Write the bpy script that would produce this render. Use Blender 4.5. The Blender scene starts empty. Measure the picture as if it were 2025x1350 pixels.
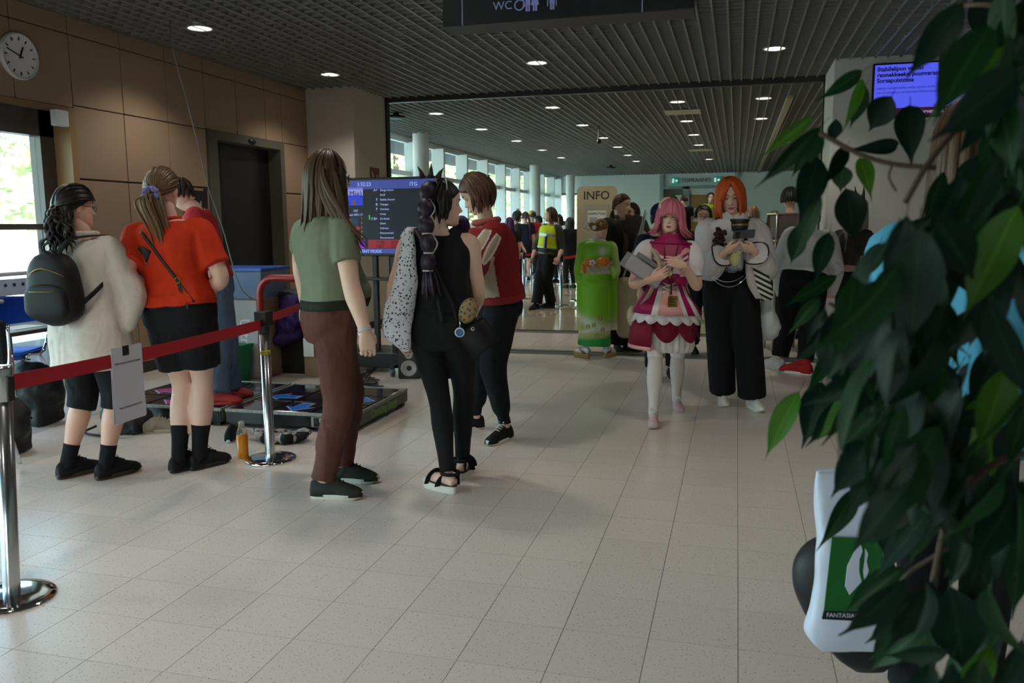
import bpy, bmesh, math, random
import numpy as np
from mathutils import Vector, Matrix
random.seed(7); RNG = np.random.default_rng(11)
SC = bpy.context.scene; COL = SC.collection
R = math.radians; PI = math.pi

# ---------------------------------------------------------------- camera
FPX, PITCH, YAW, ROLL, CAMH, TILE = 1653.27, .1369, .2620, -.0084, 4.7357*.305, .305
_fw = np.array([-math.sin(YAW)*math.cos(PITCH), math.cos(YAW)*math.cos(PITCH), -math.sin(PITCH)])
_r0 = np.array([math.cos(YAW), math.sin(YAW), 0.]); _u0 = np.cross(_r0, _fw)
_rt = math.cos(ROLL)*_r0+math.sin(ROLL)*_u0; _up = -math.sin(ROLL)*_r0+math.cos(ROLL)*_u0
CAM = np.array([0, 0, CAMH])
cd = bpy.data.cameras.new('camera'); cam = bpy.data.objects.new('camera', cd); COL.objects.link(cam)
cd.sensor_width = 36; cd.lens = 36*FPX/2025; cd.clip_start = .05; cd.clip_end = 300
cam.matrix_world = Matrix(((_rt[0], _up[0], -_fw[0], CAM[0]), (_rt[1], _up[1], -_fw[1], CAM[1]), (_rt[2], _up[2], -_fw[2], CAM[2]), (0, 0, 0, 1)))
cd.dof.use_dof = True; cd.dof.focus_distance = 6.2; cd.dof.aperture_fstop = 6.3
SC.camera = cam
# ---------------------------------------------------------------- sky, sun, exposure
wd = bpy.data.worlds.new('sky'); SC.world = wd; wd.use_nodes = True
_nt = wd.node_tree; _sky = _nt.nodes.new('ShaderNodeTexSky'); _sky.sky_type = 'NISHITA'; _sky.sun_disc = False
_sky.sun_elevation = R(42); _sky.sun_rotation = R(110); _sky.air_density = 1.2; _sky.dust_density = 2.5
_bg = _nt.nodes['Background']; _nt.links.new(_sky.outputs[0], _bg.inputs[0]); _bg.inputs[1].default_value = 3.0
sl = bpy.data.lights.new('sun', 'SUN'); sl.energy = 4.5; sl.angle = R(1); sl.color = (1, .93, .82)
so = bpy.data.objects.new('sun', sl); COL.objects.link(so); so.rotation_euler = Vector((-.80, .22, -.62)).to_track_quat('-Z', 'Y').to_euler(); so.location = (20, -5, 20)
vs = SC.view_settings; vs.view_transform = 'Standard'; vs.look = 'None'; vs.gamma = 1; vs.use_curve_mapping = False; vs.exposure = 0.03

# ---------------------------------------------------------------- pixel helpers (a pixel gives a direction; depth comes from floor, wall or body)
def ray(x, y): return _fw+_rt*(x-1012.5)/FPX-_up*(y-675)/FPX
def fl(x, y, z=0.): d = ray(x, y); return CAM+d*(z-CAMH)/d[2]
def pl(ax, v, x, y): d = ray(x, y); return CAM+d*(v-CAM[ax])/d[ax]
VH = np.array([-math.sin(YAW), math.cos(YAW), 0.])      # horizontal view direction
VR = np.array([math.cos(YAW), math.sin(YAW), 0.])
def at(x, y, D): d = ray(x, y); return CAM+d*D/(d@VH)   # point at horizontal view depth D
def dep(p): return float((np.asarray(p)-CAM)@VH)

# ---------------------------------------------------------------- materials
def lin(c):
    if isinstance(c, str): c = tuple(int(c[i:i+2], 16) for i in (0, 2, 4))
    c = [v/255 for v in c[:3]]
    return tuple(v/12.92 if v <= .04045 else ((v+.055)/1.055)**2.4 for v in c)+(1,)
MATS = {}
def mat(name, col='808080', rough=.6, metal=0., var=0., vs_=8., bump=0., bs=200., emit=0., alpha=1., sheen=0., stretch=None, spec=.5, trans=0., coat=0., ecol=None, sub=0.):
    if name in MATS: return MATS[name]
    m = bpy.data.materials.new(name); MATS[name] = m; m.use_nodes = True
    nt = m.node_tree; b = nt.nodes['Principled BSDF']; L = nt.links
    c = lin(col); b.inputs['Base Color'].default_value = c; b.inputs['Roughness'].default_value = rough
    b.inputs['Metallic'].default_value = metal; b.inputs['Alpha'].default_value = alpha
    b.inputs['Specular IOR Level'].default_value = spec; b.inputs['Transmission Weight'].default_value = trans
    b.inputs['Coat Weight'].default_value = coat
    if sheen: b.inputs['Sheen Weight'].default_value = sheen
    if sub: b.inputs['Subsurface Weight'].default_value = sub; b.inputs['Subsurface Radius'].default_value = (.012, .005, .003)
    if emit: b.inputs['Emission Color'].default_value = lin(ecol or col); b.inputs['Emission Strength'].default_value = emit
    if var or bump:
        tc = nt.nodes.new('ShaderNodeTexCoord'); mp = nt.nodes.new('ShaderNodeMapping'); L.new(tc.outputs['Object'], mp.inputs[0])
        if stretch: mp.inputs['Scale'].default_value = stretch
    if var:
        n = nt.nodes.new('ShaderNodeTexNoise'); n.inputs['Scale'].default_value = vs_; n.inputs['Detail'].default_value = 5; L.new(mp.outputs[0], n.inputs[0])
        mx = nt.nodes.new('ShaderNodeMix'); mx.data_type = 'RGBA'
        mx.inputs[6].default_value = tuple(max(0, v*(1-var)) for v in c[:3])+(1,); mx.inputs[7].default_value = tuple(min(1, v*(1+var)) for v in c[:3])+(1,)
        L.new(n.outputs[0], mx.inputs[0]); L.new(mx.outputs[2], b.inputs['Base Color'])
    if bump:
        n2 = nt.nodes.new('ShaderNodeTexNoise'); n2.inputs['Scale'].default_value = bs; n2.inputs['Detail'].default_value = 3; L.new(mp.outputs[0], n2.inputs[0])
        bp = nt.nodes.new('ShaderNodeBump'); bp.inputs['Strength'].default_value = bump; bp.inputs['Distance'].default_value = .004; L.new(n2.outputs[0], bp.inputs['Height']); L.new(bp.outputs[0], b.inputs['Normal'])
    return m
def cloth(name, col, rough=.85, var=.12, bump=.25, fold=.55, fs=11):
    if name in MATS: return MATS[name]
    m = mat(name, col, rough, var=var, vs_=30, bump=bump, bs=500, spec=.25); nt = m.node_tree; L = nt.links; b = nt.nodes['Principled BSDF']; old = b.inputs['Normal'].links[0].from_node
    tc = nt.nodes.new('ShaderNodeTexCoord'); mp = nt.nodes.new('ShaderNodeMapping'); mp.inputs['Scale'].default_value = (1, 1, .55); L.new(tc.outputs['Object'], mp.inputs[0])
    n = nt.nodes.new('ShaderNodeTexNoise'); n.inputs['Scale'].default_value = fs; n.inputs['Detail'].default_value = 1.5; n.inputs['Distortion'].default_value = .6; L.new(mp.outputs[0], n.inputs[0])
    bp = nt.nodes.new('ShaderNodeBump'); bp.inputs['Strength'].default_value = fold; bp.inputs['Distance'].default_value = .04; L.new(n.outputs[0], bp.inputs['Height']); L.new(bp.outputs[0], old.inputs['Normal']); return m
def hairmat(name, c1, c2, rough=.42):
    if name in MATS: return MATS[name]
    m = mat(name, c1, rough, spec=.35); nt = m.node_tree; L = nt.links; b = nt.nodes['Principled BSDF']
    uv = nt.nodes.new('ShaderNodeUVMap'); mp = nt.nodes.new('ShaderNodeMapping'); mp.inputs['Scale'].default_value = (34, 1.6, 1); L.new(uv.outputs[0], mp.inputs[0])
    n = nt.nodes.new('ShaderNodeTexNoise'); n.inputs['Scale'].default_value = 1.; n.inputs['Detail'].default_value = 4; L.new(mp.outputs[0], n.inputs[0])
    cr = nt.nodes.new('ShaderNodeValToRGB'); cr.color_ramp.elements[0].position = .32; cr.color_ramp.elements[1].position = .72
    cr.color_ramp.elements[0].color = lin(c1); cr.color_ramp.elements[1].color = lin(c2); L.new(n.outputs[0], cr.inputs[0]); L.new(cr.outputs[0], b.inputs['Base Color'])
    bp = nt.nodes.new('ShaderNodeBump'); bp.inputs['Strength'].default_value = .5; bp.inputs['Distance'].default_value = .003; L.new(n.outputs[0], bp.inputs['Height']); L.new(bp.outputs[0], b.inputs['Normal'])
    return m
def glassmat(name, tint='e8f4f2', refl=.08):
    if name in MATS: return MATS[name]
    m = bpy.data.materials.new(name); MATS[name] = m; m.use_nodes = True; nt = m.node_tree; nt.nodes.clear()
    o = nt.nodes.new('ShaderNodeOutputMaterial'); t = nt.nodes.new('ShaderNodeBsdfTransparent'); t.inputs[0].default_value = lin(tint)
    g = nt.nodes.new('ShaderNodeBsdfGlossy'); g.inputs['Roughness'].default_value = .02; mx = nt.nodes.new('ShaderNodeMixShader'); mx.inputs[0].default_value = refl
    nt.links.new(t.outputs[0], mx.inputs[1]); nt.links.new(g.outputs[0], mx.inputs[2]); nt.links.new(mx.outputs[0], o.inputs[0]); return m
def vcol(name, rough=.7, bump=0., bs=300, spec=.4):
    if name in MATS: return MATS[name]
    m = mat(name, 'ffffff', rough, bump=bump, bs=bs, spec=spec); nt = m.node_tree
    a = nt.nodes.new('ShaderNodeAttribute'); a.attribute_name = 'dye'; nt.links.new(a.outputs['Color'], nt.nodes['Principled BSDF'].inputs['Base Color']); return m

# ---------------------------------------------------------------- mesh accumulation
class G:
    def __init__(s): s.v = []; s.f = []; s.m = []; s.uv = []; s.n = 0
    def add(s, V, F, mi=0, uv=None):
        b = s.n; V = np.asarray(V, float).reshape(-1, 3); s.v.append(V); s.n += len(V)
        for f in F: s.f.append([i+b for i in f]); s.m.append(mi)
        s.uv.append(np.zeros((len(V), 2)) if uv is None else np.asarray(uv, float)); return s
    def box(s, x0, x1, y0, y1, z0, z1, mi=0, M=None):
        V = np.array([(x, y, z) for x in (x0, x1) for y in (y0, y1) for z in (z0, z1)], float)
        if M is not None: V = V@np.array(M.to_3x3()).T+np.array(M.translation)
        return s.add(V, [(0, 1, 3, 2), (4, 6, 7, 5), (0, 4, 5, 1), (2, 3, 7, 6), (0, 2, 6, 4), (1, 5, 7, 3)], mi)
    def bbox(s, x0, x1, y0, y1, z0, z1, b=.004, mi=0, M=None):   # bevelled box
        cx, cy, cz = (x0+x1)/2, (y0+y1)/2, (z0+z1)/2; hx, hy, hz = abs(x1-x0)/2, abs(y1-y0)/2, abs(z1-z0)/2
        b = min(b, hx*.9, hy*.9, hz*.9); V = []; 
        for sx in (-1, 1):
            for sy in (-1, 1):
                for sz in (-1, 1):
                    V += [(cx+sx*hx, cy+sy*(hy-b), cz+sz*(hz-b)), (cx+sx*(hx-b), cy+sy*hy, cz+sz*(hz-b)), (cx+sx*(hx-b), cy+sy*(hy-b), cz+sz*hz)]
        i = lambda a, c, d, k: ((a*2+c)*2+d)*3+k
        F = [[i(0,0,0,0),i(0,0,1,0),i(0,1,1,0),i(0,1,0,0)], [i(1,0,0,0),i(1,1,0,0),i(1,1,1,0),i(1,0,1,0)],
             [i(0,0,0,1),i(1,0,0,1),i(1,0,1,1),i(0,0,1,1)], [i(0,1,0,1),i(0,1,1,1),i(1,1,1,1),i(1,1,0,1)],
             [i(0,0,0,2),i(0,1,0,2),i(1,1,0,2),i(1,0,0,2)], [i(0,0,1,2),i(1,0,1,2),i(1,1,1,2),i(0,1,1,2)]]
        for c in (0, 1):
            for d in (0, 1):
                F += [[i(0,c,d,1),i(1,c,d,1),i(1,c,d,2),i(0,c,d,2)], [i(c,0,d,0),i(c,1,d,0),i(c,1,d,2),i(c,0,d,2)], [i(c,d,0,0),i(c,d,1,0),i(c,d,1,1),i(c,d,0,1)]]
        for a in (0, 1):
            for c in (0, 1):
                for d in (0, 1): F.append([i(a,c,d,0), i(a,c,d,1), i(a,c,d,2)])
        V = np.array(V, float)
        if M is not None: V = V@np.array(M.to_3x3()).T+np.array(M.translation)
        return s.add(V, F, mi)
    def rings(s, RR, mi=0, cap=True, closed=False):     # RR: (k,n,3)
        RR = np.asarray(RR, float); k, n = RR.shape[:2]; F = []
        for a in range(k-1 if not closed else k):
            b = (a+1) % k
            for j in range(n): F.append((a*n+j, a*n+(j+1) % n, b*n+(j+1) % n, b*n+j))
        if cap and not closed: F.append(tuple(range(n-1, -1, -1))); F.append(tuple((k-1)*n+j for j in range(n)))
        uv = np.stack(np.meshgrid(np.linspace(0, 1, k), np.arange(n)/n, indexing='ij')[::-1], -1).reshape(-1, 2)
        return s.add(RR.reshape(-1, 3), F, mi, uv)
    def tube(s, P, r, n=8, mi=0, flat=None, cap=True, up=None):   # r scalar or list; flat = (w,t) lists -> ribbon like section
        P = np.asarray(P, float); k = len(P); r = np.full(k, r) if np.isscalar(r) else np.asarray(r, float)
        T = np.gradient(P, axis=0); T /= np.linalg.norm(T, axis=1)[:, None]+1e-12
        u = np.array([0, 0, 1.]) if up is None else np.asarray(up, float)
        if abs(T[0]@u) > .95 and up is None: u = np.array([1., 0, 0])
        RR = []; a = np.arange(n)/n*2*PI
        for i in range(k):
            u = u-T[i]*(T[i]@u); u /= np.linalg.norm(u)+1e-12; w = np.cross(T[i], u)
            w_, t_ = (r[i], r[i]) if flat is None else (flat[0][i], flat[1][i])
            RR.append(P[i]+np.cos(a)[:, None]*w*w_+np.sin(a)[:, None]*u*t_)
        return s.rings(RR, mi, cap)
    def cyl(s, c, r, z0, z1, n=24, mi=0, r2=None): 
        return s.tube([(c[0], c[1], z0), (c[0], c[1], z1)], [r, r if r2 is None else r2], n, mi)
    def lathe(s, prof, n=32, c=(0, 0, 0), mi=0, cap=True):
        a = np.arange(n)/n*2*PI; RR = [np.stack([c[0]+r*np.cos(a), c[1]+r*np.sin(a), np.full(n, c[2]+z)], -1) for r, z in prof]; return s.rings(RR, mi, cap)
    def prism(s, poly, M, d, mi=0):     # 2D polygon in local xy, extruded along local z by d, placed by M
        n = len(poly); V = np.array([(x, y, 0) for x, y in poly]+[(x, y, d) for x, y in poly], float); V = V@np.array(M.to_3x3()).T+np.array(M.translation)
        F = [tuple(range(n-1, -1, -1)), tuple(range(n, 2*n))]+[(j, (j+1) % n, n+(j+1) % n, n+j) for j in range(n)]; return s.add(V, F, mi)
    def ball(s, c, r, n=12, mi=0, M=None):
        r = np.array([r]*3 if np.isscalar(r) else r, float); RR = []
        for i in range(1, n//2+1):
            t = PI*i/(n//2+1); a = np.arange(n)/n*2*PI; RR.append(np.stack([np.sin(t)*np.cos(a)*r[0], np.sin(t)*np.sin(a)*r[1], np.full(n, -math.cos(t)*r[2])], -1))
        RR = np.array(RR)
        if M is not None: RR = RR@np.array(M.to_3x3()).T
        return s.rings(RR+np.asarray(c, float), mi)
    def arr(s): return np.concatenate(s.v) if s.v else np.zeros((0, 3))
    def xf(s, M):
        A = np.array(M.to_3x3()); t = np.array(M.translation); s.v = [v@A.T+t for v in s.v]; return s
    def data(s, name, mats, smooth=True, off=None):
        me = bpy.data.meshes.new(name); V = s.arr()
        if off is not None: V = V-np.asarray(off)
        me.from_pydata(V.tolist(), [], s.f)
        for m in (mats if isinstance(mats, (list, tuple)) else [mats]): me.materials.append(m)
        if len(me.materials) > 1: me.polygons.foreach_set('material_index', s.m)
        UV = np.concatenate(s.uv); 
        if UV.any():
            ul = me.uv_layers.new(name='UVMap'); vi = np.zeros(len(me.loops), int); me.loops.foreach_get('vertex_index', vi); ul.data.foreach_set('uv', UV[vi].ravel())
        me.polygons.foreach_set('use_smooth', [bool(smooth)]*len(me.polygons)); me.update(); return me
    def build(s, name, mats, parent=None, smooth=True, loc=None, auto=None):
        o = bpy.data.objects.new(name, s.data(name, mats, smooth)); COL.objects.link(o); o.parent = parent
        if loc is not None: o.location = loc
        if auto:
            try: o.data.set_sharp_from_angle(angle=R(auto))
            except Exception: pass
        return o
def link(me, name, parent=None, loc=None, rot=None, scale=None):
    o = bpy.data.objects.new(name, me); COL.objects.link(o); o.parent = parent
    if loc is not None: o.location = loc
    if rot is not None: o.rotation_euler = rot
    if scale is not None: o.scale = scale
    return o
def tag(o, label, cat, group=None):
    o['label'] = label; o['category'] = cat
    if group: o['group'] = group
    return o
def thing(name, label, cat, loc=(0, 0, 0), rz=0., group=None):
    o = bpy.data.objects.new(name, None); COL.objects.link(o); o.location = loc; o.rotation_euler = (0, 0, rz); o.empty_display_size = .1; return tag(o, label, cat, group)
def struct(o): o['kind'] = 'structure'; return o
def stuff(o): o['kind'] = 'stuff'; return o
def text(body, size, name, m, parent=None, M=None, ext=.0008, align='CENTER', bold=0.):
    c = bpy.data.curves.new(name, 'FONT'); c.body = body; c.size = size; c.extrude = ext; c.align_x = align; c.align_y = 'CENTER'; c.offset = bold; c.resolution_u = 3
    t = bpy.data.objects.new('tmp', c); COL.objects.link(t); bpy.context.view_layer.update()
    me = bpy.data.meshes.new_from_object(t.evaluated_get(bpy.context.evaluated_depsgraph_get())); bpy.data.objects.remove(t); bpy.data.curves.remove(c)
    me.materials.clear(); me.materials.append(m); o = link(me, name, parent)
    if M is not None: o.matrix_local = M
    return o
def frame(o, x, y):      # matrix from origin, x axis, y axis
    x = Vector(x).normalized(); y = Vector(y); z = x.cross(y).normalized(); y = z.cross(x)
    return Matrix(((x[0], y[0], z[0], o[0]), (x[1], y[1], z[1], o[1]), (x[2], y[2], z[2], o[2]), (0, 0, 0, 1)))
_g = np.random.default_rng(5).random(4096)
def nz(p, f=1., seed=0):     # vectorised value noise in -1..1
    p = np.asarray(p, float)*f+seed*17.31; i = np.floor(p).astype(int); t = p-i; t = t*t*(3-2*t); o = 0.
    for dx in (0, 1):
        for dy in (0, 1):
            for dz in (0, 1):
                h = ((i[:, 0]+dx)*73856093 ^ (i[:, 1]+dy)*19349663 ^ (i[:, 2]+dz)*83492791) & 4095
                w = (t[:, 0] if dx else 1-t[:, 0])*(t[:, 1] if dy else 1-t[:, 1])*(t[:, 2] if dz else 1-t[:, 2]); o = o+_g[h]*w
    return o*2-1
def smoothpath(P, k=6):      # Catmull-Rom
    P = np.asarray(P, float); Q = np.vstack([2*P[0]-P[1], P, 2*P[-1]-P[-2]]); out = []
    for i in range(1, len(Q)-2):
        for j in range(k):
            t = j/k; a, b, c, d = Q[i-1:i+3]; out.append(.5*((2*b)+(c-a)*t+(2*a-5*b+4*c-d)*t*t+(3*b-a-3*c+d)*t**3))
    out.append(P[-1]); return np.array(out)
# ================================================================ STRUCTURE
ZC = 3.33; XL = -5.80; XP = -5.10; XR = 1.05; YP = 10.76; YB = 11.9; YEND = 32.4; XW = -6.88
def speck(name, base, dark, rough, rnd=.06, fleck=.62, gloss_noise=True):
    m = mat(name, base, rough, spec=.5); nt = m.node_tree; L = nt.links; b = nt.nodes['Principled BSDF']
    ge = nt.nodes.new('ShaderNodeNewGeometry'); n1 = nt.nodes.new('ShaderNodeTexNoise'); n1.inputs['Scale'].default_value = 130; n1.inputs['Detail'].default_value = 1.5; L.new(ge.outputs['Position'], n1.inputs[0])
    cr = nt.nodes.new('ShaderNodeValToRGB'); cr.color_ramp.elements[0].position = fleck; cr.color_ramp.elements[1].position = fleck+.06
    cr.color_ramp.elements[0].color = lin(base); cr.color_ramp.elements[1].color = lin(dark); L.new(n1.outputs[0], cr.inputs[0])
    n2 = nt.nodes.new('ShaderNodeTexNoise'); n2.inputs['Scale'].default_value = .8; n2.inputs['Detail'].default_value = 1.5; L.new(ge.outputs['Position'], n2.inputs[0])
    oi = nt.nodes.new('ShaderNodeObjectInfo'); ad = nt.nodes.new('ShaderNodeMath'); ad.operation = 'MULTIPLY_ADD'; ad.inputs[1].default_value = rnd; ad.inputs[2].default_value = 1-rnd/2; L.new(oi.outputs['Random'], ad.inputs[0])
    ml = nt.nodes.new('ShaderNodeMath'); ml.operation = 'MULTIPLY_ADD'; ml.inputs[1].default_value = .10; L.new(n2.outputs[0], ml.inputs[0]); ml.inputs[2].default_value = -.05
    sm = nt.nodes.new('ShaderNodeMath'); L.new(ad.outputs[0], sm.inputs[0]); L.new(ml.outputs[0], sm.inputs[1])
    hs = nt.nodes.new('ShaderNodeHueSaturation'); L.new(cr.outputs[0], hs.inputs['Color']); L.new(ad.outputs[0], hs.inputs['Value']); L.new(hs.outputs[0], b.inputs['Base Color'])
    rr = nt.nodes.new('ShaderNodeMath'); rr.operation = 'MULTIPLY_ADD'; rr.inputs[1].default_value = .14; rr.inputs[2].default_value = rough-.07; L.new(n2.outputs[0], rr.inputs[0]); pass
    return m
M_tile = speck('speckled_vinyl', 'dbcfc2', '7d7165', .25, fleck=.645); M_hall = speck('polished_stone', 'b9aa8c', '9a8a6c', .10, fleck=.75)
M_grout = mat('grout', '5b5049', .9); M_line = mat('dark_joint', '26241f', .5)
M_white = mat('painted_wall', 'cfcbc6', .75, var=.03, vs_=2); M_offw = mat('pillar_paint', 'c0b8ad', .8, var=.03, vs_=2)
M_steel = mat('brushed_steel', 'b8b6b2', .28, 1.); M_chrome = mat('chrome', 'd8d8da', .08, 1.); M_alu = mat('aluminium', '9a9c9c', .42, 1.)
M_black = mat('black_plastic', '101012', .45); M_dark = mat('dark_grey_metal', '3a3a37', .45, .4); M_frame = mat('white_frame', 'd9dedd', .5)
M_glass = glassmat('window_glass')

f0 = struct(G().box(-9, 6, -8, YEND+.2, -.06, -.004).build('floor', M_grout, smooth=False))
tb = G(); h = TILE/2-.0012; tb.box(-h, h, -h, h, -.003, 0); TME = tb.data('tile', M_tile, False)
cand = []
X0 = (11-10.8627)*TILE; Y0 = (12.1966 % 1)*TILE
for i in range(-22, 16):
    for j in range(-26, 38):
        x = X0+(i+.5)*TILE; y = Y0+(j+.5)*TILE
        if y > 11.32-TILE/2: continue
        if x < -6.0: continue
        d = np.array([x, y, 0])-CAM; z = d@_fw; vis = False
        if z > .3:
            u, v = 1012.5+FPX*(d@_rt)/z, 675-FPX*(d@_up)/z; vis = -60 < u < 2080 and v < 1420 and not (u > 1760 and v > 500)
        cand.append((not vis, x*x+y*y, x, y))
cand.sort(); rest = G()
for k, (nv, dd, x, y) in enumerate(cand):
    if k < 300: link(TME, 'tile', f0, (x, y, 0))
    else: rest.box(x-h, x+h, y-h, y+h, -.003, 0)
stuff(rest.build('floor_tiles', M_tile, f0, False))
hr = G(); W = .59
for i in range(-16, 11):
    for j in range(0, 36):
        x = X0+i*.6; y = 11.36+j*.6
        if y < YEND and x+W < 5.5 and x > -9: hr.box(x, x+W+.008, y, y+W+.008, -.003, 0)
stuff(hr.build('hall_floor_tiles', M_hall, f0, False))
for k, y in enumerate((11.34, 14.3, 17.1, 20.1, 23.0, 26)): struct(G().box(-7, 5, y-.022, y+.022, -.003, .0025).build('trim_%d' % (k+10), M_line, smooth=False))
g = G()
for y0, y1, z in ((9.17, 9.22, .012), (9.225, 9.29, .008), (9.295, 9.36, .008), (9.365, 9.43, .012)): g.box(XL-.2, 5, y0, y1, -.002, z)
struct(g.build('trim_1', mat('threshold_metal', '6d6a66', .4, .7), smooth=False))

# ---- ceiling: open metal lattice below a dark plenum
M_plen = mat('plenum', '3c3c3c', .9); M_lat = mat('ceiling_lattice', '85837d', .55)
cg = struct(G().box(-9, 6, -8, YEND, ZC+.075, ZC+.25).build('ceiling', M_plen, smooth=False))
g = G(); sp = .135
for i in range(int(-7.2/sp), int(5.4/sp)): g.box(i*sp-.009, i*sp+.009, 1.0, YEND, ZC, ZC+.035)
for j in range(int(1.0/sp), int(YEND/sp)): g.box(-7.2, 5.4, j*sp-.004, j*sp+.004, ZC+.004, ZC+.045)
stuff(g.build('ceiling_grid', M_lat, cg, False))
struct(G().box(XP, XR, YB-.05, YB+.05, ZC-.06, ZC+.06).build('trim_2', M_dark, smooth=False))
struct(G().box(XP-.02, XP+.03, YB-.05, YB+.05, 0, ZC).build('trim_3', M_black, smooth=False))
struct(G().box(XR-.02, XR+.03, YB-.05, YB+.05, 0, ZC).build('trim_4', M_dark, smooth=False))

# ---- left wall of birch plywood panels
M_wood = mat('birch_panel', '9c826a', .55, var=.07, vs_=6, stretch=(1, 1, 14)); M_gap = mat('panel_gap', '4a3524', .8)
wl = struct(G().box(XL-.4, XL-.012, 6.46, 8.43, 0, ZC+.07).box(XL-.4, XL-.012, 10.08, YP+.1, 0, ZC+.07).box(XL-.4, XL-.012, 8.43, 10.08, 2.56, ZC+.07).box(XL-.4, XL-.012, -8, 6.46, 2.52, ZC+.07).build('wall_left', M_gap, smooth=False))
ys = [6.46, 7.11, 7.77, 8.42, 9.05, 9.68, 10.08, 10.75]; zs = [.1, .6, 1.25, 1.9, 2.555, 3.17, ZC]
def panel(y0, y1, z0, z1): G().bbox(XL-.014, XL, y0+.005, y1-.005, z0+(.012 if abs(z0-1.9) < .01 else .005), z1-.005, .002).build('panel', M_wood, wl, False)
for a, b in zip(ys, ys[1:]):
    for c, d in zip(zs, zs[1:]):
        if 8.4 < a < 10.0 and d <= 2.56: continue
        panel(a, b, c, d)
for a, b in zip([3.9, 4.55, 5.2, 5.83], [4.55, 5.2, 5.83, 6.46]):
    panel(a, b, 2.53, 3.17); panel(a, b, 3.17, ZC)
struct(G().box(XL-.005, XL+.012, 6.46, 8.43, 0, .1).box(XL-.005, XL+.012, 10.08, YP, 0, .1).build('baseboard_left', M_dark, smooth=False))
# ---- lift doorway
dl = struct(G().box(XL-.26, XL+.02, 8.43, 8.6, 0, 2.555).box(XL-.26, XL+.02, 9.98, 10.08, 0, 2.555).box(XL-.26, XL+.02, 8.6, 9.98, 2.455, 2.555).build('door_1', mat('lift_frame', '605d50', .5, .3), smooth=False))
for a, b in ((8.6, 8.9), (8.905, 9.98)): G().box(XL-.20, XL-.16, a, b, 0, 2.455).build('door_leaf', mat('lift_door', '18181a', .35, .3), dl, False)
G().ball((XL+.02, 9.32, 2.50), (.03, .085, .035), 14).build('sensor', M_black, dl)
# ---- glazed facade left of the panels
Z2 = 2.45
XG = -6.03; gw = G()
for y in (-7.9, -5.5, -3.1, -.7, 1.7, 4.0, 6.33): gw.box(XG-.07, XG+.05, y-.09, y+.09, 0, 2.52)
gw.box(XG-.07, XG+.05, -8, 6.4, 2.27, 2.52).box(XG-.05, XG+.02, -8, 6.4, 1.45, 1.50).box(XG-.07, XG+.05, -8, 6.4, 0, .1)
w1 = struct(gw.build('window_1', mat('facade_frame', '5c5650', .5, .3), smooth=False))
for a, b in zip((-7.9, -5.5, -3.1, -.7, 1.7, 4.0), (-5.5, -3.1, -.7, 1.7, 4.0, 6.33)):
    for c, d in ((.1, 1.45), (1.5, 2.27)): G().box(XG-.012, XG, a+.09, b-.09, c, d).build('pane', M_glass, w1, False)
struct(G().box(XG-.1, XL+.002, 6.40, 6.47, 0, 2.53).build('trim_5', mat('reveal_wood', '9c7b52', .5), smooth=False))
struct(G().box(XG-.1, XL, 3.9, 6.47, 2.50, 2.53).build('trim_6', mat('reveal_wood2', '8a6c48', .5), smooth=False))
# ---- pillars, right wall, back of the lobby
struct(G().box(XL-.4, XP, YP, YB+.05, 0, ZC+.07).build('wall_pillar', M_offw, smooth=False))
struct(G().box(XP, XP+.012, YP, YB, 0, .09).box(XL, XP, YP-.012, YP, 0, .09).build('baseboard_1', M_dark, smooth=False))
struct(G().box(XR, 6, YP, YB+.05, 0, ZC+.07).build('wall_right', M_white, smooth=False))
struct(G().box(5.0, 5.2, -8, YP, 0, ZC+.07).build('wall_side', M_white, smooth=False))
struct(G().box(XL-1.6, XP-.3, YB+.05, YB+.25, 0, ZC+.07).build('wall_return', M_offw, smooth=False))
g = G().box(-6, -3.2, -8.1, -7.95, 0, ZC+.07).box(-.4, 5, -8.1, -7.95, 0, ZC+.07).box(-3.2, -.4, -8.1, -7.95, 2.4, ZC+.07)
struct(g.build('wall_back', M_offw, smooth=False))
# ---- far hall: window wall, end wall, columns
g = G(); my = [12.6, 14.3, 15.35, 17.1, 18.75, 20.5, 22.3, 24.1, 25.8, 27.5, 29.3, 31.0, 32.3]
for y in my: g.box(XW-.04, XW+.26, y-.05, y+.05, 0, 3.24)
g.box(XW-.05, XW+.05, 12, YEND, 3.22, ZC+.08).box(XW-.03, XW+.10, 12, YEND, 2.52, 2.62).box(XW-.05, XW+.1, 12, YEND, 0, .35)
w2 = struct(g.build('window_2', M_frame, smooth=False))
for a, b in zip([12.0]+my, my):
    for c, d in ((.35, 2.52), (2.62, 3.22)): G().box(XW-.008, XW, a+.05, b-.05, c, d).build('pane', M_glass, w2, False)
for k, (x, y) in enumerate(((-6.32, 16.47), (-6.19, 26.05), (-6.14, 31.6))):
    struct(G().cyl((x, y), .165, 0, ZC+.03, 40).build('wall_column_%d' % (k+1), mat('column_paint', 'd5d8d6', .45), auto=40))
struct(G().box(-5.9, 6, YEND, YEND+.2, 0, ZC+.08).box(-7.2, -5.9, YEND, YEND+.2, 2.7, ZC+.08).box(-7.2, -6.95, YEND, YEND+.2, 0, 2.7).build('wall_end', mat('hall_wall', 'd8dedd', .7), smooth=False))
struct(G().box(5.3, 5.5, YB, YEND, 0, ZC+.08).build('wall_hall', M_white, smooth=False))
w3 = struct(G().box(-6.95, -6.88, YEND, YEND+.08, 0, 2.7).box(-5.97, -5.9, YEND, YEND+.08, 0, 2.7).box(-6.95, -5.9, YEND, YEND+.08, 2.62, 2.7).box(-6.43, -6.38, YEND, YEND+.08, 0, 2.62).build('window_3', mat('door_frame', '59706e', .5), smooth=False))
for a, b in ((-6.88, -6.43), (-6.38, -5.97)): G().box(a, b, YEND+.03, YEND+.04, 0, 2.62).build('pane', M_glass, w3, False)
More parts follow.
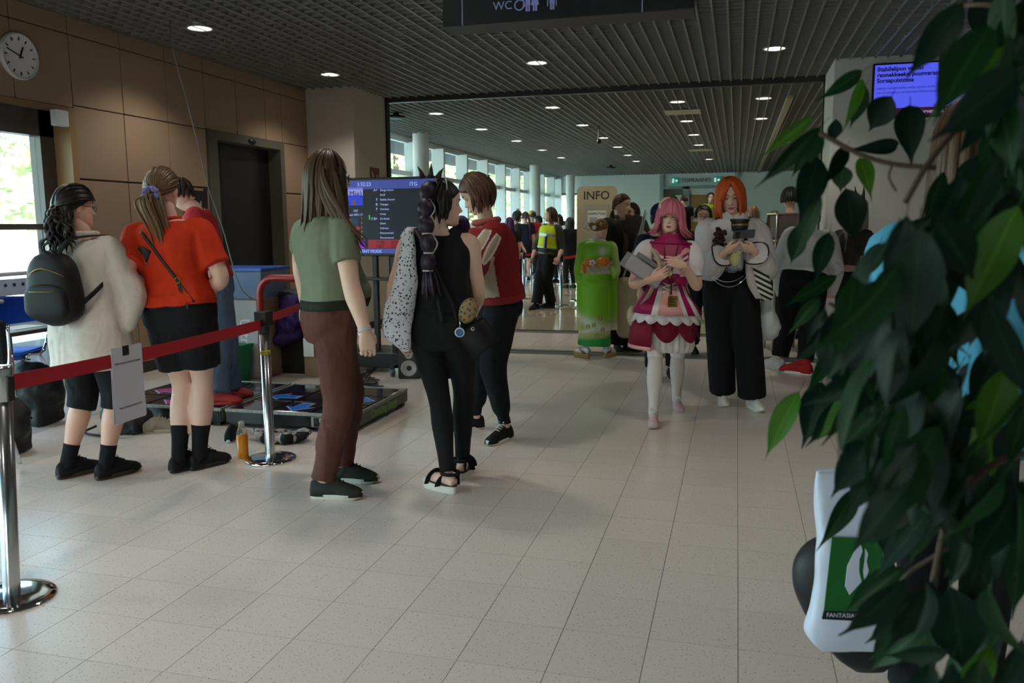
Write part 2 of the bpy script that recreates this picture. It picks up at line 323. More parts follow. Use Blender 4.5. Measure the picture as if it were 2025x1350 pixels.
# end-wall doors under the SOPRAANO sign
M_dfr = mat('hall_door_frame', '93a3a0', .5)
def yz(x0, x1, z0, z1, d0, d1, g): return g.box(x0, x1, YEND-d1, YEND-d0, z0, z1)
g = G(); yz(-2.86, -2.72, 0, 3.3, 0, .1, g); yz(-.14, 0, 0, 3.3, 0, .1, g); yz(-2.0, -1.75, 0, 2.85, 0, .08, g); yz(-2.72, -.14, 2.78, 2.88, 0, .08, g)
d2 = struct(g.build('door_2', M_dfr, smooth=False))
g = G(); yz(-2.7, -2.0, 0, 2.78, .0, .03, g); g.build('door_leaf', mat('door_glass_dark', '5a5a4c', .25), d2, False)
g = G(); yz(-1.74, -.16, 0, 2.55, .0, .04, g); g.build('door_leaf', mat('oak_door', 'a37b45', .5, var=.1, vs_=5, stretch=(8, 1, 1)), d2, False)
g = G(); yz(-1.62, -1.40, 1.55, 2.05, .04, .046, g); g.build('notice', mat('paper', 'd9d9d4', .8), d2, False)
g = G(); yz(-2.27, -2.05, 2.25, 2.55, .03, .036, g); g.build('notice', MATS['paper'], d2, False)
text('SOPRAANO', .205, 'lettering', mat('sign_grey', '55605f', .6), d2, Matrix.Translation((-1.52, YEND-.012, 3.08))@Matrix.Rotation(R(90), 4, 'X'), .006)
# ---- outdoors
struct(G().box(-900, -6.2, -300, 900, -.35, -.3).build('ground_lawn', mat('lawn', '8a9472', .9, var=.2, vs_=1.5), smooth=False))
struct(G().box(-15.0, -6.95, -40, 60, -.3, -.12).build('ground_path', mat('path', 'c4c0b8', .85, var=.08), smooth=False))
struct(G().box(-6.2, 300, YEND+2, 900, -.35, -.3).build('ground_yard', MATS['lawn'], smooth=False))
struct(G().box(-15.3, -15.1, -4, 22, -.3, 1.42).build('wall_bright_standin', mat('standin_white', 'f2f1ee', .8), smooth=False))  # white wall added to stand in for the brightness outside the left window
struct(G().box(-7.3, 8, -8.5, YEND+.6, ZC+.3, ZC+.55).build('roof', M_dark, smooth=False))
# leafy trees beyond the glazing
def foliage(seed, n, rx, rz, sz):
    r = np.random.default_rng(seed); cl = r.normal(size=(60, 3)); cl /= np.linalg.norm(cl, axis=1)[:, None]; cl *= (r.random(60)**.4)[:, None]*np.array([rx, rx, rz])
    c = cl[r.integers(0, 60, n)]+r.normal(size=(n, 3))*np.array([.28, .28, .22])*rx*.7
    a = r.normal(size=(n, 3)); a /= np.linalg.norm(a, axis=1)[:, None]; b = np.cross(a, r.normal(size=(n, 3))); b /= np.linalg.norm(b, axis=1)[:, None]; q = (sz*(.6+.8*r.random(n)))[:, None]
    V = np.stack([c-a*q, c+b*q*.5, c+a*q, c-b*q*.5], 1).reshape(-1, 3); g = G(); g.v = [V]; g.n = len(V); idx = np.arange(n)*4
    g.f = [[i, i+1, i+2, i+3] for i in idx]; g.m = [0]*n; g.uv = [np.zeros((len(V), 2))]; return g
M_leafA = mat('birch_leaves', 'a3ad80', .6, var=.35, vs_=.9); M_leafB = mat('willow_leaves', 'b0b58c', .6, var=.35, vs_=.8); M_bark = mat('bark', '5a4a3a', .9, var=.3)
FO = [foliage(3, 5200, 2.0, 3.6, .11).data('foliage', M_leafA, False), foliage(4, 5200, 2.4, 3.2, .12).data('foliage', M_leafB, False)]
tk = G(); tk.tube([(0, 0, -.4), (.05, 0, 1.5), (0, .1, 3.5), (.1, 0, 6)], [.2, .15, .11, .04], 10); TK = tk.data('trunk', M_bark)
TREES = [(-21, 12.5, 0, 'tall bushy tree filling the window left of the clock wall'), (-20.5, 23, 1, 'pale leafy tree behind the window beside the first white column'), (-18.5, 34, 0, 'sunlit green tree seen just right of the first white column'),
         (-18, 43, 1, 'yellowish tree seen over the brown haired heads'), (-17, 53, 0, 'tree outside the windows left of the second white column'), (-16.5, 63, 1, 'tree glimpsed right of the second white column'), (-10, 48, 0, 'tree behind the far glass door'), (-30, 19, 1, 'hazy tree standing behind the first column'), (-29, 38, 0, 'tallest distant tree behind the row of windows'), (-30, 57, 1, 'distant tree far along the row of windows')]
for k, (x, y, v, lb) in enumerate(TREES):
    t = thing('tree', lb, 'tree', (x, y, -.3), k*1.3, 'trees outside the windows'); t.scale = (1.45+.15*(k % 3),)*2+(1.35+.1*(k % 2),)
    link(TK, 'trunk', t); stuff(link(FO[v], 'foliage', t, (0, 0, 4.1)))
# ================================================================ LAMPS AND FIXTURES
M_lamp = mat('lamp_lens', 'fff4e4', .4, emit=7.0); M_trim = mat('lamp_trim', 'c9c9c6', .3, .6)
def downlight(px, py, label, w, near=False):
    p = fl(px, py, ZC-.004); t = thing('downlight', label, 'downlight', (p[0], p[1], ZC), 0, 'recessed ceiling downlights')
    RING = G().lathe([(.105, -.003), (.125, -.006), (.125, .004), (.098, .03), (.085, .05)], 28); 
    LENS = G().lathe([(.0, .022), (.09, .022), (.09, .03), (.0, .03)], 24, cap=False)
    link(DL_R, 'trim_ring', t); link(DL_L, 'lens', t)
    l = bpy.data.lights.new('downlight_lamp', 'SPOT'); l.energy = w; l.spot_size = R(125); l.spot_blend = .6; l.shadow_soft_size = .09; l.color = (1, .94, .86)
    o = bpy.data.objects.new('downlight_lamp', l); COL.objects.link(o); o.parent = t; o.location = (0, 0, -.02)
DL_R = G().lathe([(.108, -.004), (.125, -.007), (.127, .004), (.10, .03), (.108, -.004)], 28, cap=False).data('trim_ring', M_trim)
DL_L = G().lathe([(.001, .004), (.104, .004), (.104, .012), (.001, .012)], 24).data('lens', M_lamp)
for px, py, lb in ((395, 57, 'round ceiling downlight nearest the clock'), (653, 148, 'round ceiling downlight in front of the pillar'), (1062, 125, 'round ceiling downlight below the hanging WC sign'), (1532, 97, 'round ceiling downlight nearest the leaves')):
    downlight(px, py, lb, 68, True)
HL = [(863, 225), (1093, 213), (1340, 202), (1510, 195), (952, 256), (1152, 248), (1358, 240), (1505, 235), (1022, 279), (1193, 273), (1372, 267), (1570, 261), (1072, 297), (1222, 291), (1382, 287), (1552, 282), (1110, 312), (1242, 307), (1402, 315), (1258, 319)]
for k, (px, py) in enumerate(HL): downlight(px, py, 'small ceiling downlight in the far hall, %s row beyond the beam, %s' % (['first', 'second', 'third', 'fourth', 'fifth'][k//4], ['leftmost', 'second from left', 'third from left', 'rightmost'][k % 4]), 48)
# camera-side lobby downlights (same pattern, behind the photographer)
for k, (x, y) in enumerate([(a, b) for a in (-4.97, -2.31, .34) for b in (4.6, 2.0, -.6, -3.2) if not (a > 0 and b < 3)]):
    t = thing('downlight', 'round ceiling downlight out of view, %s row, %s behind the photographer' % (['leftmost', 'second', 'third'][k//4], ['first', 'second', 'third', 'last'][k % 4]), 'downlight', (x, y, ZC), 0, 'recessed ceiling downlights'); link(DL_R, 'trim_ring', t); link(DL_L, 'lens', t)
    l = bpy.data.lights.new('downlight_lamp', 'SPOT'); l.energy = 68; l.spot_size = R(125); l.spot_blend = .6; l.shadow_soft_size = .09; l.color = (1, .94, .86)
    o = bpy.data.objects.new('downlight_lamp', l); COL.objects.link(o); o.parent = t; o.location = (0, 0, -.02)
for px, py, lb in ((1350, 222, 'beige square ceiling plate nearer the beam'), (1386, 297, 'beige square ceiling plate near the end wall')):
    p = fl(px, py, ZC-.01); g = G().bbox(-.3, .3, -.3, .3, -.012, .0, .004); tag(g.build('ceiling_plate', mat('plate_beige', 'a8a088', .6), smooth=False, loc=(p[0], p[1], ZC)), lb, 'ceiling plate')
a = fl(1563, 192, ZC-.03); b = fl(1503, 345, ZC-.03)
tag(G().bbox(a[0]-.05, a[0]+.05, a[1], YEND-.3, ZC-.045, ZC-.002, .006).build('ceiling_track', mat('track_beige', '9d9478', .6), smooth=False), 'long beige cable track along the hall ceiling', 'ceiling track')
for px, py, lb in ((783, 231, 'black disc speaker hanging under the hall ceiling by the pillar'), (1208, 331, 'small black disc speaker far under the hall ceiling')):
    p = fl(px, py, ZC-.07); t = thing('ceiling_speaker', lb, 'speaker', (p[0], p[1], ZC)); G().cyl((0, 0), .05, -.06, 0, 16).build('stem', M_black, t); G().lathe([(.0, -.10), (.10, -.10), (.17, -.075), (.15, -.055), (.04, -.05)], 28).build('dome', M_black, t)
# clock
t = thing('wall_clock', 'round white wall clock with black bar marks above the window', 'clock', (XL, 5.88, 2.87), 0)
Mx = Matrix.Rotation(R(90), 4, 'Y')
g = G().lathe([(.0, 0), (.185, 0), (.19, .02), (.185, .045), (.175, .045), (.17, .03), (.0, .03)], 48, cap=False); g.xf(Mx); g.build('case', mat('clock_case', 'c8c8c6', .35), t)
g = G().lathe([(.0, .031), (.171, .031)], 48, cap=False); g.xf(Mx); g.build('dial', mat('clock_dial', 'e8e8e6', .5), t)
def ck(a, r0, r1, w, z, name):  # a clockwise degrees from 12, face towards +X
    q = G().box(z, z+.002, -w, w, r0, r1); q.xf(Matrix.Rotation(-R(a)*-1, 4, 'X') if False else Matrix.Rotation(R(a), 4, 'X')); return q.build(name, M_black, t, False)
for k in range(12): ck(k*30, .128, .155, .005, .0325, 'hour_mark')
ck(-24, -.02, .085, .007, .036, 'hour_hand'); ck(72, -.03, .14, .005, .039, 'minute_hand')
# small boxes on walls
tag(G().bbox(XL-.02, XL+.05, 6.2, 6.35, 2.35, 2.49, .008).build('alarm_box', M_frame, smooth=False), 'small white box under the soffit by the window', 'alarm box')
t = thing('lift_sign', 'black wall plate with a lift pictogram beside the lift', 'sign', (XL, 8.15, 1.6)); G().bbox(0, .014, -.215, .215, -.265, .265, .003).build('plate', mat('sign_black', '141414', .5), t, False)
M_pic = mat('pictogram', 'b9b9b7', .6)
def pic(y0, y1, z0, z1): G().box(.014, .017, y0, y1, z0, z1).build('pictogram', M_pic, t, False)
pic(-.09, -.078, -.12, .15); pic(.075, .087, -.12, .15); pic(-.04, .035, -.13, .07)
G().tube([(.014, -.002, .115), (.017, -.002, .115)], .026, 18).build('pictogram', M_pic, t)
for z, s in ((.03, 1), (-.03, -1)): G().prism([(-.022, 0), (.022, 0), (0, .045)], frame((.014, .14, z+s*.005), (0, 1, 0), (0, 0, s)), .003 if s > 0 else .003).build('arrow', M_pic, t, False)
G().bbox(0, .02, .16, .215, .268, .29, .002).build('tag', M_black, t, False)
# red equipment sign on the pillar side, power outlet
t = thing('fire_sign', 'small red and white fire equipment sign on the pillar', 'sign', (XP, 11.40, 2.13)); G().box(0, .006, -.16, .16, -.17, .17).build('plate', mat('sign_red', '7c2b28', .5), t, False)
G().box(.006, .008, -.13, 0, -.15, -.02).build('pictogram', M_pic, t, False); G().tube([(.007, .07, .07), (.007, .09, .0), (.007, .06, -.06), (.007, .1, -.1)], .014, 6).build('pictogram', M_pic, t); G().tube([(.007, -.1, .1), (.007, -.06, .04)], .012, 6).build('pictogram', M_pic, t)
p = pl(0, XP, 743, 603); t = thing('power_outlet', 'white double power outlet low on the pillar wall', 'outlet', tuple(p)); G().bbox(0, .02, -.05, .05, -.09, .09, .005).build('cover', M_frame, t, False)
for z in (-.04, .04): G().tube([(.018, 0, z), (.022, 0, z)], .028, 18).build('socket', M_dark, t)
# hanging WC sign
ZS = 2.82; A = fl(873.5, 51.4, ZS); B = fl(1371, 17.8, ZS); yf = (A[1]+B[1])/2; yb = yf+.26
t = thing('hanging_sign', 'long black hanging sign with WC pictograms under the ceiling', 'sign', ((A[0]+B[0])/2, (yf+yb)/2, ZS)); hw = (B[0]-A[0])/2
G().bbox(-hw, hw, -.13, .13, 0, .36, .006).build('box', mat('sign_navy', '0d1118', .4), t, False); G().box(-hw, hw, -.125, .125, -.004, 0).build('underside', mat('sign_under', '4a4442', .7), t, False)
for px in (914, 1270):
    q = pl(1, yf, px, 20)[0]-(A[0]+B[0])/2; G().box(q-.003, q+.003, -.133, -.13, .0, .36).build('divider', mat('sign_lilac', '8c92c8', .6, emit=.12), t, False)
for s in (-.6, .6): G().cyl((s, 0), .01, .36, .7, 10).build('hanger', M_alu, t)
Ms = MATS['sign_lilac']; SX = lambda px: pl(1, yf, px, 15)[0]-(A[0]+B[0])/2; SZ = lambda px, py: pl(1, yf, px, py)[2]-ZS
text('WC', .078, 'lettering', Ms, t, Matrix.Translation((SX(994), -.131, SZ(994, 12)))@Matrix.Rotation(R(90), 4, 'X'))
def sgn(poly, x, z, k=.62): G().prism([(a*k, b*k) for a, b in poly], frame((x, -.130, z), (1, 0, 0), (0, 0, 1)), .003).build('pictogram', Ms, t, False)
def man(x, z, sk=False):
    z = z-.02
    sgn([(-.028, -.045), (-.028, .06), (.028, .06), (.028, -.045)] if not sk else [(-.02, .06), (.02, .06), (.045, -.05), (-.045, -.05)], x, z+.01)
    for s in (-1, 1): sgn([(s*.014-.010, -.11), (s*.014+.010, -.11), (s*.014+.010, -.03), (s*.014-.010, -.03)], x, z+.01)
    sgn([(.02*math.cos(q), .02*math.sin(q)) for q in np.arange(12)/12*2*PI], x, z+.062)
z0 = SZ(1040, 8)+.03; man(SX(1044), z0); man(SX(1058), z0, True); man(SX(1092), z0)
for px in (1083, 1100): sgn([(-.005, -.09), (.005, -.09), (.005, .1), (-.005, .1)], SX(px), z0)
wx = SX(1027); G().tube([(wx+.031*math.cos(q), -.131, z0-.035+.031*math.sin(q)) for q in np.linspace(R(100), R(370), 18)], .005, 6).build('pictogram', Ms, t); G().tube([(wx-.006, -.131, z0+.05), (wx-.003, -.131, z0), (wx+.028, -.131, z0-.006), (wx+.038, -.131, z0-.047)], .006, 6).build('pictogram', Ms, t)
# wall screen on the right
c = [(pl(1, YP, *q)) for q in ((1725, 130), (1932, 120), (1722, 236))]; x0, x1, z1, z0_ = c[0][0], c[1][0], 3.255, 2.64
t = thing('wall_screen', 'wall mounted screen with blue notice page behind the leaves', 'screen', ((x0+x1)/2, YP-.06, z0_)); w = (x1-x0)/2; hh = z1-z0_
G().bbox(-w, w, -.03, .03, 0, hh, .006).build('bezel', M_black, t, False); G().box(-.2, .2, .03, .06, .2, .4).build('bracket', M_black, t, False)
G().box(-w+.02, w-.02, -.032, -.03, .11, hh-.02).build('page', mat('screen_blue', '5a63e8', .5, emit=1.0, ecol='4a52dc'), t, False); G().box(-w+.02, w-.02, -.032, -.03, .02, .11).build('banner', mat('screen_plum', '4a1040', .5, emit=.45), t, False)
Mt = mat('screen_text', '0a0a22', .6); RX = Matrix.Rotation(R(90), 4, 'X')
for k, s in enumerate(('Iltabilelipun vaihto', 'rannekkeeksi puunvaraukset', 'Sorsapuistossa')): text(s, .066, 'lettering', Mt, t, Matrix.Translation((-w+.045, -.0325, hh-.07-k*.063))@RX, align='LEFT', bold=.002)
for k, s in enumerate(('Lippuja myydaan paikan paalla, ostajan avulla ja kassalla', 'Saat ne vaihdettua rannekkeeksi Pakkahuoneella')): text(s, .034, 'lettering', Mt, t, Matrix.Translation((-w+.045, -.0325, hh-.28-k*.05))@RX, align='LEFT')
text('Tervetuloa Traconiin!', .06, 'lettering', mat('screen_white', 'c8c8ff', .6, emit=.6), t, Matrix.Translation((w-.33, -.0325, .062))@RX)
# emergency exit signs either side of the lettering on the end wall
M_ex = mat('exit_green', '1a8a78', .5, emit=.35); M_exw = mat('exit_white', 'd0f0e6', .5, emit=.6)
for x, lb in ((-2.30, 'green exit sign left of the SOPRAANO lettering'), (-.77, 'green exit sign right of the SOPRAANO lettering')):
    t = thing('exit_sign', lb, 'sign', (x, YEND-.02, 3.08)); G().bbox(-.14, .14, -.05, 0, -.12, .12, .005).build('panel', M_ex, t, False)
    G().prism([(-.1, -.08), (-.03, -.08), (-.03, .08), (-.1, .08)], frame((0, -.051, 0), (1, 0, 0), (0, 0, 1)), .002).build('pictogram', M_exw, t, False); G().prism([(.01, -.03), (.01, .03), (.06, .03), (.06, .06), (.11, 0), (.06, -.06), (.06, -.03)], frame((0, -.051, 0), (1, 0, 0), (0, 0, 1)), .002).build('pictogram', M_exw, t, False)
t = thing('security_camera', 'small dome camera on a drop pole above the info board', 'camera', (-2.6, 16.2, ZC)); G().cyl((0, 0), .015, -.28, 0, 8).build('pole', M_alu, t); G().ball((0, 0, -.3), .05, 12).build('dome', M_black, t)
tag(G().bbox(-.13, .13, -.03, 0, -.15, .15, .005).build('wall_box', M_black, loc=(.62, YEND, 1.75), smooth=False), 'small black box on the end wall right of the oak door', 'wall box')
# info totem
t = thing('info_totem', 'cream INFO notice board with rounded top behind the kimono', 'notice board', (-2.37, 14.6, 0)); W_ = .345
arc = [(W_-.09+.09*math.cos(q), 2.03+.09*math.sin(q)) for q in np.linspace(0, PI/2, 6)]; poly = [(-W_, .0), (W_, .0)]+arc+[(-x, z) for x, z in arc[::-1]]
G().prism(poly, frame((0, .03, 0), (1, 0, 0), (0, 0, 1)), .06).build('board', mat('totem_cream', 'b3a184', .55), t, False)
text('INFO', .20, 'lettering', mat('totem_ink', '2c2620', .6), t, Matrix.Translation((0, -.032, 1.955))@RX, bold=.002)
G().bbox(-.22, .22, -.045, -.03, 1.4, 1.80, .004).build('sheet_holder', mat('holder_frame', 'a39a88', .4), t, False); G().box(-.15, .17, -.048, -.045, 1.40, 1.70).build('sheet', MATS['paper'], t, False)
text('KIRPPUTORI', .055, 'lettering', MATS['totem_ink'], t, Matrix.Translation((.01, -.049, 1.645))@RX, bold=.001)
for k in range(4): G().box(-.12, .02+.1*((k*7) % 3)/2, -.0495, -.048, 1.57-k*.038, 1.58-k*.038).build('print_line', MATS['totem_ink'], t, False)
for z in (.95, .5): G().bbox(-.22, .22, -.045, -.03, z-.02, z+.38, .004).build('sheet_holder', MATS['holder_frame'], t, False)
G().bbox(-.4, .4, -.16, .16, 0, .02, .005).build('base', M_steel, t, False)
# loose cable hanging from the ceiling to the boxes
P = [fl(335, 40, ZC)]+[at(x, y, d) for x, y, d in ((345, 110, 7.3), (370, 200, 7.5), (395, 300, 7.7), (412, 370, 7.8), (440, 450, 7.9), (462, 530, 7.9), (478, 572, 7.9), (500, 592, 7.95))]
tag(G().tube(smoothpath(P, 5), .006, 6).build('hanging_cable', mat('grey_cable', '77777a', .5)), 'thin grey cable hanging from the ceiling past the lift', 'cable')
# ================================================================ PEOPLE: one continuous body per person, clothes, hair and shoes as its parts
def nrm(v): v = np.asarray(v, float); return v/(np.linalg.norm(v)+1e-12)
def sstep(a, b, x): t = np.clip((x-a)/(b-a), 0, 1); return t*t*(3-2*t)
def solid(g, vox, it=4, fac=.5):
    me = g.data('t', MATS['grout'], True); o = bpy.data.objects.new('t', me); COL.objects.link(o)
    m = o.modifiers.new('r', 'REMESH'); m.mode = 'VOXEL'; m.voxel_size = vox; m.use_smooth_shade = True
    if it: s = o.modifiers.new('s', 'SMOOTH'); s.iterations = it; s.factor = fac
    e = o.evaluated_get(bpy.context.evaluated_depsgraph_get()); r = bpy.data.meshes.new_from_object(e); bpy.data.objects.remove(o); bpy.data.meshes.remove(me)
    V = np.zeros(len(r.vertices)*3); r.vertices.foreach_get('co', V); N = np.zeros(len(r.vertices)*3); r.vertices.foreach_get('normal', N); F = [list(p.vertices) for p in r.polygons]
    bpy.data.meshes.remove(r); return V.reshape(-1, 3), N.reshape(-1, 3), F
def wrinkle(V, N, amp, f=14, st=(1, 1, .5), seed=0, dirs=None):
    q = V*np.array(st); w = nz(q+.05*np.stack([nz(q, 7, 3), nz(q, 7, 4), nz(q, 7, 5)], 1), f, seed); w = np.sign(w)*np.abs(w)**.8+.3*nz(q, f*2.1, seed+1); return V+N*(amp*w)[:, None]
TT = np.array([-.30, -.2, -.08, .05, .18, .32, .5, .66, .8, .9, .97, 1.03])
TW = np.array([.085, .135, .163, .168, .155, .138, .146, .160, .170, .158, .110, .062]); TF = np.array([.05, .085, .098, .105, .105, .102, .110, .118, .112, .09, .068, .058]); TB = np.array([.07, .11, .122, .118, .10, .088, .094, .102, .100, .088, .07, .060])
class Body:
    def __init__(s, H, pel, neck, hip, sh, wm=1., fm=1., hm=1., belly=0., bust=0., shw=.175, name='person', label='', group=None, base=None, hd=None, head=(0, 0, 0), hs=1., skin=None, vox=.010):
        s.H = H; s.s = H/1.75; s.P = np.array(pel, float); s.N = np.array(neck, float); s.hy, s.sy = R(hip), R(sh); s.vox = vox
        s.wm, s.fm, s.hm, s.belly, s.bust, s.shw = wm, fm, hm, belly, bust, shw; s.skin = skin
        s.J = {}; b = base if base is not None else s.P
        s.root = thing(name, label, 'person', (b[0], b[1], b[2] if base is not None else 0.), s.sy, group)
        s.I = np.array([[math.cos(s.sy), math.sin(s.sy), 0], [-math.sin(s.sy), math.cos(s.sy), 0], [0, 0, 1.]]); s.o = np.array([b[0], b[1], b[2] if base is not None else 0.])
        # head frame
        hy, hp, hr = R(head[0]), R(head[1]), R(head[2]); Mh = Matrix.Rotation(hy, 3, 'Z')@Matrix.Rotation(-hp, 3, 'X')@Matrix.Rotation(hr, 3, 'Y')
        s.HR = np.array(Mh); s.hs = hs*s.s; s.hc = np.array(hd, float) if hd is not None else s.N+np.array([0, 0, .17*s.s])
        s.body = G(); s.fine = G(); s.mainbuilt = False
    def loc(s, V): return (np.asarray(V)-s.o)@s.I.T
    def rt(s, t): a = s.hy+(s.sy-s.hy)*float(sstep(0, .8, t)); return np.array([math.cos(a), math.sin(a), 0.])
    def ax(s, t):
        u = nrm(s.N-s.P); r = s.rt(t); r = nrm(r-u*(r@u)); return r, np.cross(u, r)
    def ring(s, t, inf=0., n=28, df=0., db=0., dw=0.):
        k = s.s; w = np.interp(t, TT, TW)*k*s.wm*(s.hm if t < .3 else 1+(s.hm-1)*max(0, 1-(t-.3)*5))*.995+inf+dw
        f = np.interp(t, TT, TF)*k*s.fm+s.belly*math.exp(-((t-.25)/.22)**2)+s.bust*math.exp(-((t-.66)/.12)**2)+inf+df; b = np.interp(t, TT, TB)*k*s.fm*(s.hm if t < .2 else 1)+inf+db
        r, fw = s.ax(t); c = s.P+(s.N-s.P)*t-fw*.012*k*math.sin(PI*np.clip(t, 0, 1)); a = np.arange(n)/n*2*PI; e = 2/2.3
        x = np.sign(np.cos(a))*np.abs(np.cos(a))**e*w; y = np.sign(np.sin(a))*np.abs(np.sin(a))**e; y = np.where(y > 0, y*f, y*b); return c+x[:, None]*r+y[:, None]*fw
    def torso(s, g, t0, t1, inf=0., k=16, fn=None):
        RR = []
        for t in np.linspace(t0, t1, k): q = fn(t) if fn else (0, 0, 0); RR.append(s.ring(t, inf, dw=q[0], df=q[1], db=q[2]))
        return g.rings(RR)
    def shoulder(s, sd): r, f = s.ax(.9); u = nrm(s.N-s.P); return s.N-u*.072*s.s+r*sd*s.shw*s.s-f*.01
    def hip(s, sd): r, f = s.ax(0); return s.P+r*sd*.088*s.s*s.hm-np.array([0, 0, .01])
    def reach(s, px, py, parent, L, sg):     # point on the pixel's ray at bone length L from the parent joint
        d = nrm(ray(px, py)); m = CAM-parent; b = m@d; c = m@m-L*L; disc = b*b-c
        t = -b if disc < 0 else -b+(1 if sg == 'f' else -1)*math.sqrt(disc); return CAM+d*t
    def arm(s, sd, el, wr):
        S = s.shoulder(sd); E = s.reach(el[0], el[1], S, .285*s.s, el[2]) if len(el) == 3 and isinstance(el[2], str) else np.array(el, float)
        Wp = s.reach(wr[0], wr[1], E, .245*s.s, wr[2]) if isinstance(wr[2], str) else np.array(wr, float); s.J['a%d' % sd] = [S, E, Wp]; return s.J['a%d' % sd]
    def leg(s, sd, ank, knee=None):
        A = np.array(ank, float); Hp = s.hip(sd); L1, L2 = .43*s.s, .42*s.s
        if knee is not None and isinstance(knee[2], str): K = s.reach(knee[0], knee[1], Hp, L1, knee[2])
        elif knee is not None: K = np.array(knee, float)
        else:
            d = A-Hp; D = np.linalg.norm(d); D2 = min(D, (L1+L2)*.999); a = (L1*L1-L2*L2+D2*D2)/(2*D2); h = math.sqrt(max(0, L1*L1-a*a)); r, f = s.ax(0); u = nrm(d); f = nrm(f-u*(f@u)); K = Hp+u*a*D/D2+f*h
        s.J['l%d' % sd] = [Hp, K, A]; return s.J['l%d' % sd]
    def apath(s, sd, f0=-.12, f1=1.):      # sampled arm path; f 0..1 shoulder..wrist
        S, E, Wp = s.J['a%d' % sd]; r, _ = s.ax(.9); P = [S-r*sd*.07*s.s+np.array([0, 0, .005]), S, S+(E-S)*.5, E, E+(Wp-E)*.5, Wp]; F = [-.14, 0, .25, .5, .75, 1]
        Q = smoothpath(P, 6); FF = np.interp(np.linspace(0, 5, len(Q)), range(6), F); f = np.linspace(f0, f1, max(6, int((f1-f0)*30))); return np.stack([np.interp(f, FF, Q[:, i]) for i in range(3)], 1), f
    def sleeve(s, g, sd, f1, rad, f0=-.14, n=18):   # rad: [(f, r)...]
        Q, F = s.apath(sd, f0, f1); return g.tube(Q, np.interp(F, [a for a, b in rad], [b for a, b in rad])*s.s, n)
    def lpath(s, sd, f0=-.15, f1=1.):
        Hp, K, A = s.J['l%d' % sd]; P = [Hp+np.array([0, 0, .06*s.s])+(s.P-Hp)*.15, Hp, Hp+(K-Hp)*.5, K, K+(A-K)*.5, A]; F = [-.15, 0, .25, .5, .75, 1]
        Q = smoothpath(P, 6); FF = np.interp(np.linspace(0, 5, len(Q)), range(6), F); f = np.linspace(f0, f1, max(6, int((f1-f0)*30))); return np.stack([np.interp(f, FF, Q[:, i]) for i in range(3)], 1), f
    def pant(s, g, sd, f1, rad, f0=-.15, n=20):
        Q, F = s.lpath(sd, f0, f1); return g.tube(Q, np.interp(F, [a for a, b in rad], [b for a, b in rad])*s.s, n)
    ARM = [(-.14, .05), (0, .054), (.2, .047), (.45, .040), (.52, .040), (.65, .042), (.85, .032), (1, .026)]
    LEG = [(-.15, .07), (0, .088), (.2, .078), (.44, .054), (.52, .051), (.64, .059), (.72, .055), (.88, .038), (1, .036)]
    def mkbody(s, arms=True, legs=True, am=1., lm=1., neckr=.052):
        g = G(); s.torso(g, -.14, 1.0, -.008); top = s.hc+s.HR@np.array([0, -.012, -.045])*s.hs; g.tube(smoothpath([s.N-nrm(s.N-s.P)*.05, s.N+np.array([0, 0, .02]), s.N+(top-s.N)*.6, top], 4), [neckr*1.25*s.s, neckr*1.2*s.s]+[neckr*s.s]*11, 16)
        for sd in (-1, 1):
            if 'a%d' % sd in s.J: s.sleeve(g, sd, 1, [(a, b*am) for a, b in s.ARM])
            if 'l%d' % sd in s.J: s.pant(g, sd, 1, [(a, b*lm) for a, b in s.LEG])
        V, N, F = solid(g, s.vox, 5); s.fine.add(V, F)
        s.head()
    def head(s):
        zt = np.array([-.118, -.112, -.100, -.085, -.065, -.045, -.02, .01, .035, .06, .085, .102, .113, .117]); yf = np.array([.055, .078, .088, .090, .089, .088, .087, .083, .088, .087, .076, .056, .028, .004]); yb = np.array([.03, .005, -.015, -.03, -.05, -.066, -.085, -.096, -.1, -.098, -.088, -.070, -.044, -.02]); wd = np.array([.012, .028, .043, .052, .059, .064, .069, .071, .0725, .0715, .064, .049, .028, .006])
        zz = np.concatenate([np.linspace(-.118, -.1, 5), np.linspace(-.096, .06, 40), np.linspace(.066, .117, 12)]); n = 56; a = np.arange(n)/n*2*PI; RR = []
        for z in zz:
            f, b, w = np.interp(z, zt, yf), np.interp(z, zt, yb), np.interp(z, zt, wd); c = (f+b)/2; h = (f-b)/2; th = a; x = np.sign(np.cos(th))*np.abs(np.cos(th))**.9*w; y = np.sin(th)*h+c
            fr = np.clip(np.sin(th), 0, 1)
            G_ = lambda x0, z0, sx, sz, A: A*np.exp(-((x-x0)/sx)**2-((z-z0)/sz)**2)*fr
            y = y+G_(0, -.030, .0105, .012, .019)+G_(0, -.012, .008, .016, .011)+G_(.009, -.034, .007, .007, .006)+G_(-.009, -.034, .007, .007, .006)+G_(.031, .004, .015, .011, -.0085)+G_(-.031, .004, .015, .011, -.0085)+G_(0, .026, .05, .010, .0035)
            y = y+G_(0, -.062, .021, .0055, .0055)+G_(0, -.073, .018, .0055, .0055)+G_(0, -.067, .022, .0022, -.004)+G_(0, -.100, .02, .012, .004)+G_(.042, -.022, .018, .015, .003)+G_(-.042, -.022, .018, .015, .003)
            RR.append(np.stack([x, y, np.full(n, z)], -1))
        hg = G().rings(RR)
        for sd in (-1, 1):   # ears
            M = Matrix.Rotation(R(sd*-20), 4, 'Z')@Matrix.Rotation(R(-8), 4, 'X'); hg.ball((sd*.0735, -.008, -.004), (.007, .017, .031), 14, M=M); hg.ball((sd*.077, -.013, .004), (.006, .012, .022), 10, M=M)
        s.fine.add(s.hw(hg.arr()), hg.f)
    def hw(s, V): return (np.asarray(V)*s.hs)@s.HR.T+s.hc       # head-local -> world
    def hp(s, *p): return s.hw(np.array([p]))[0]
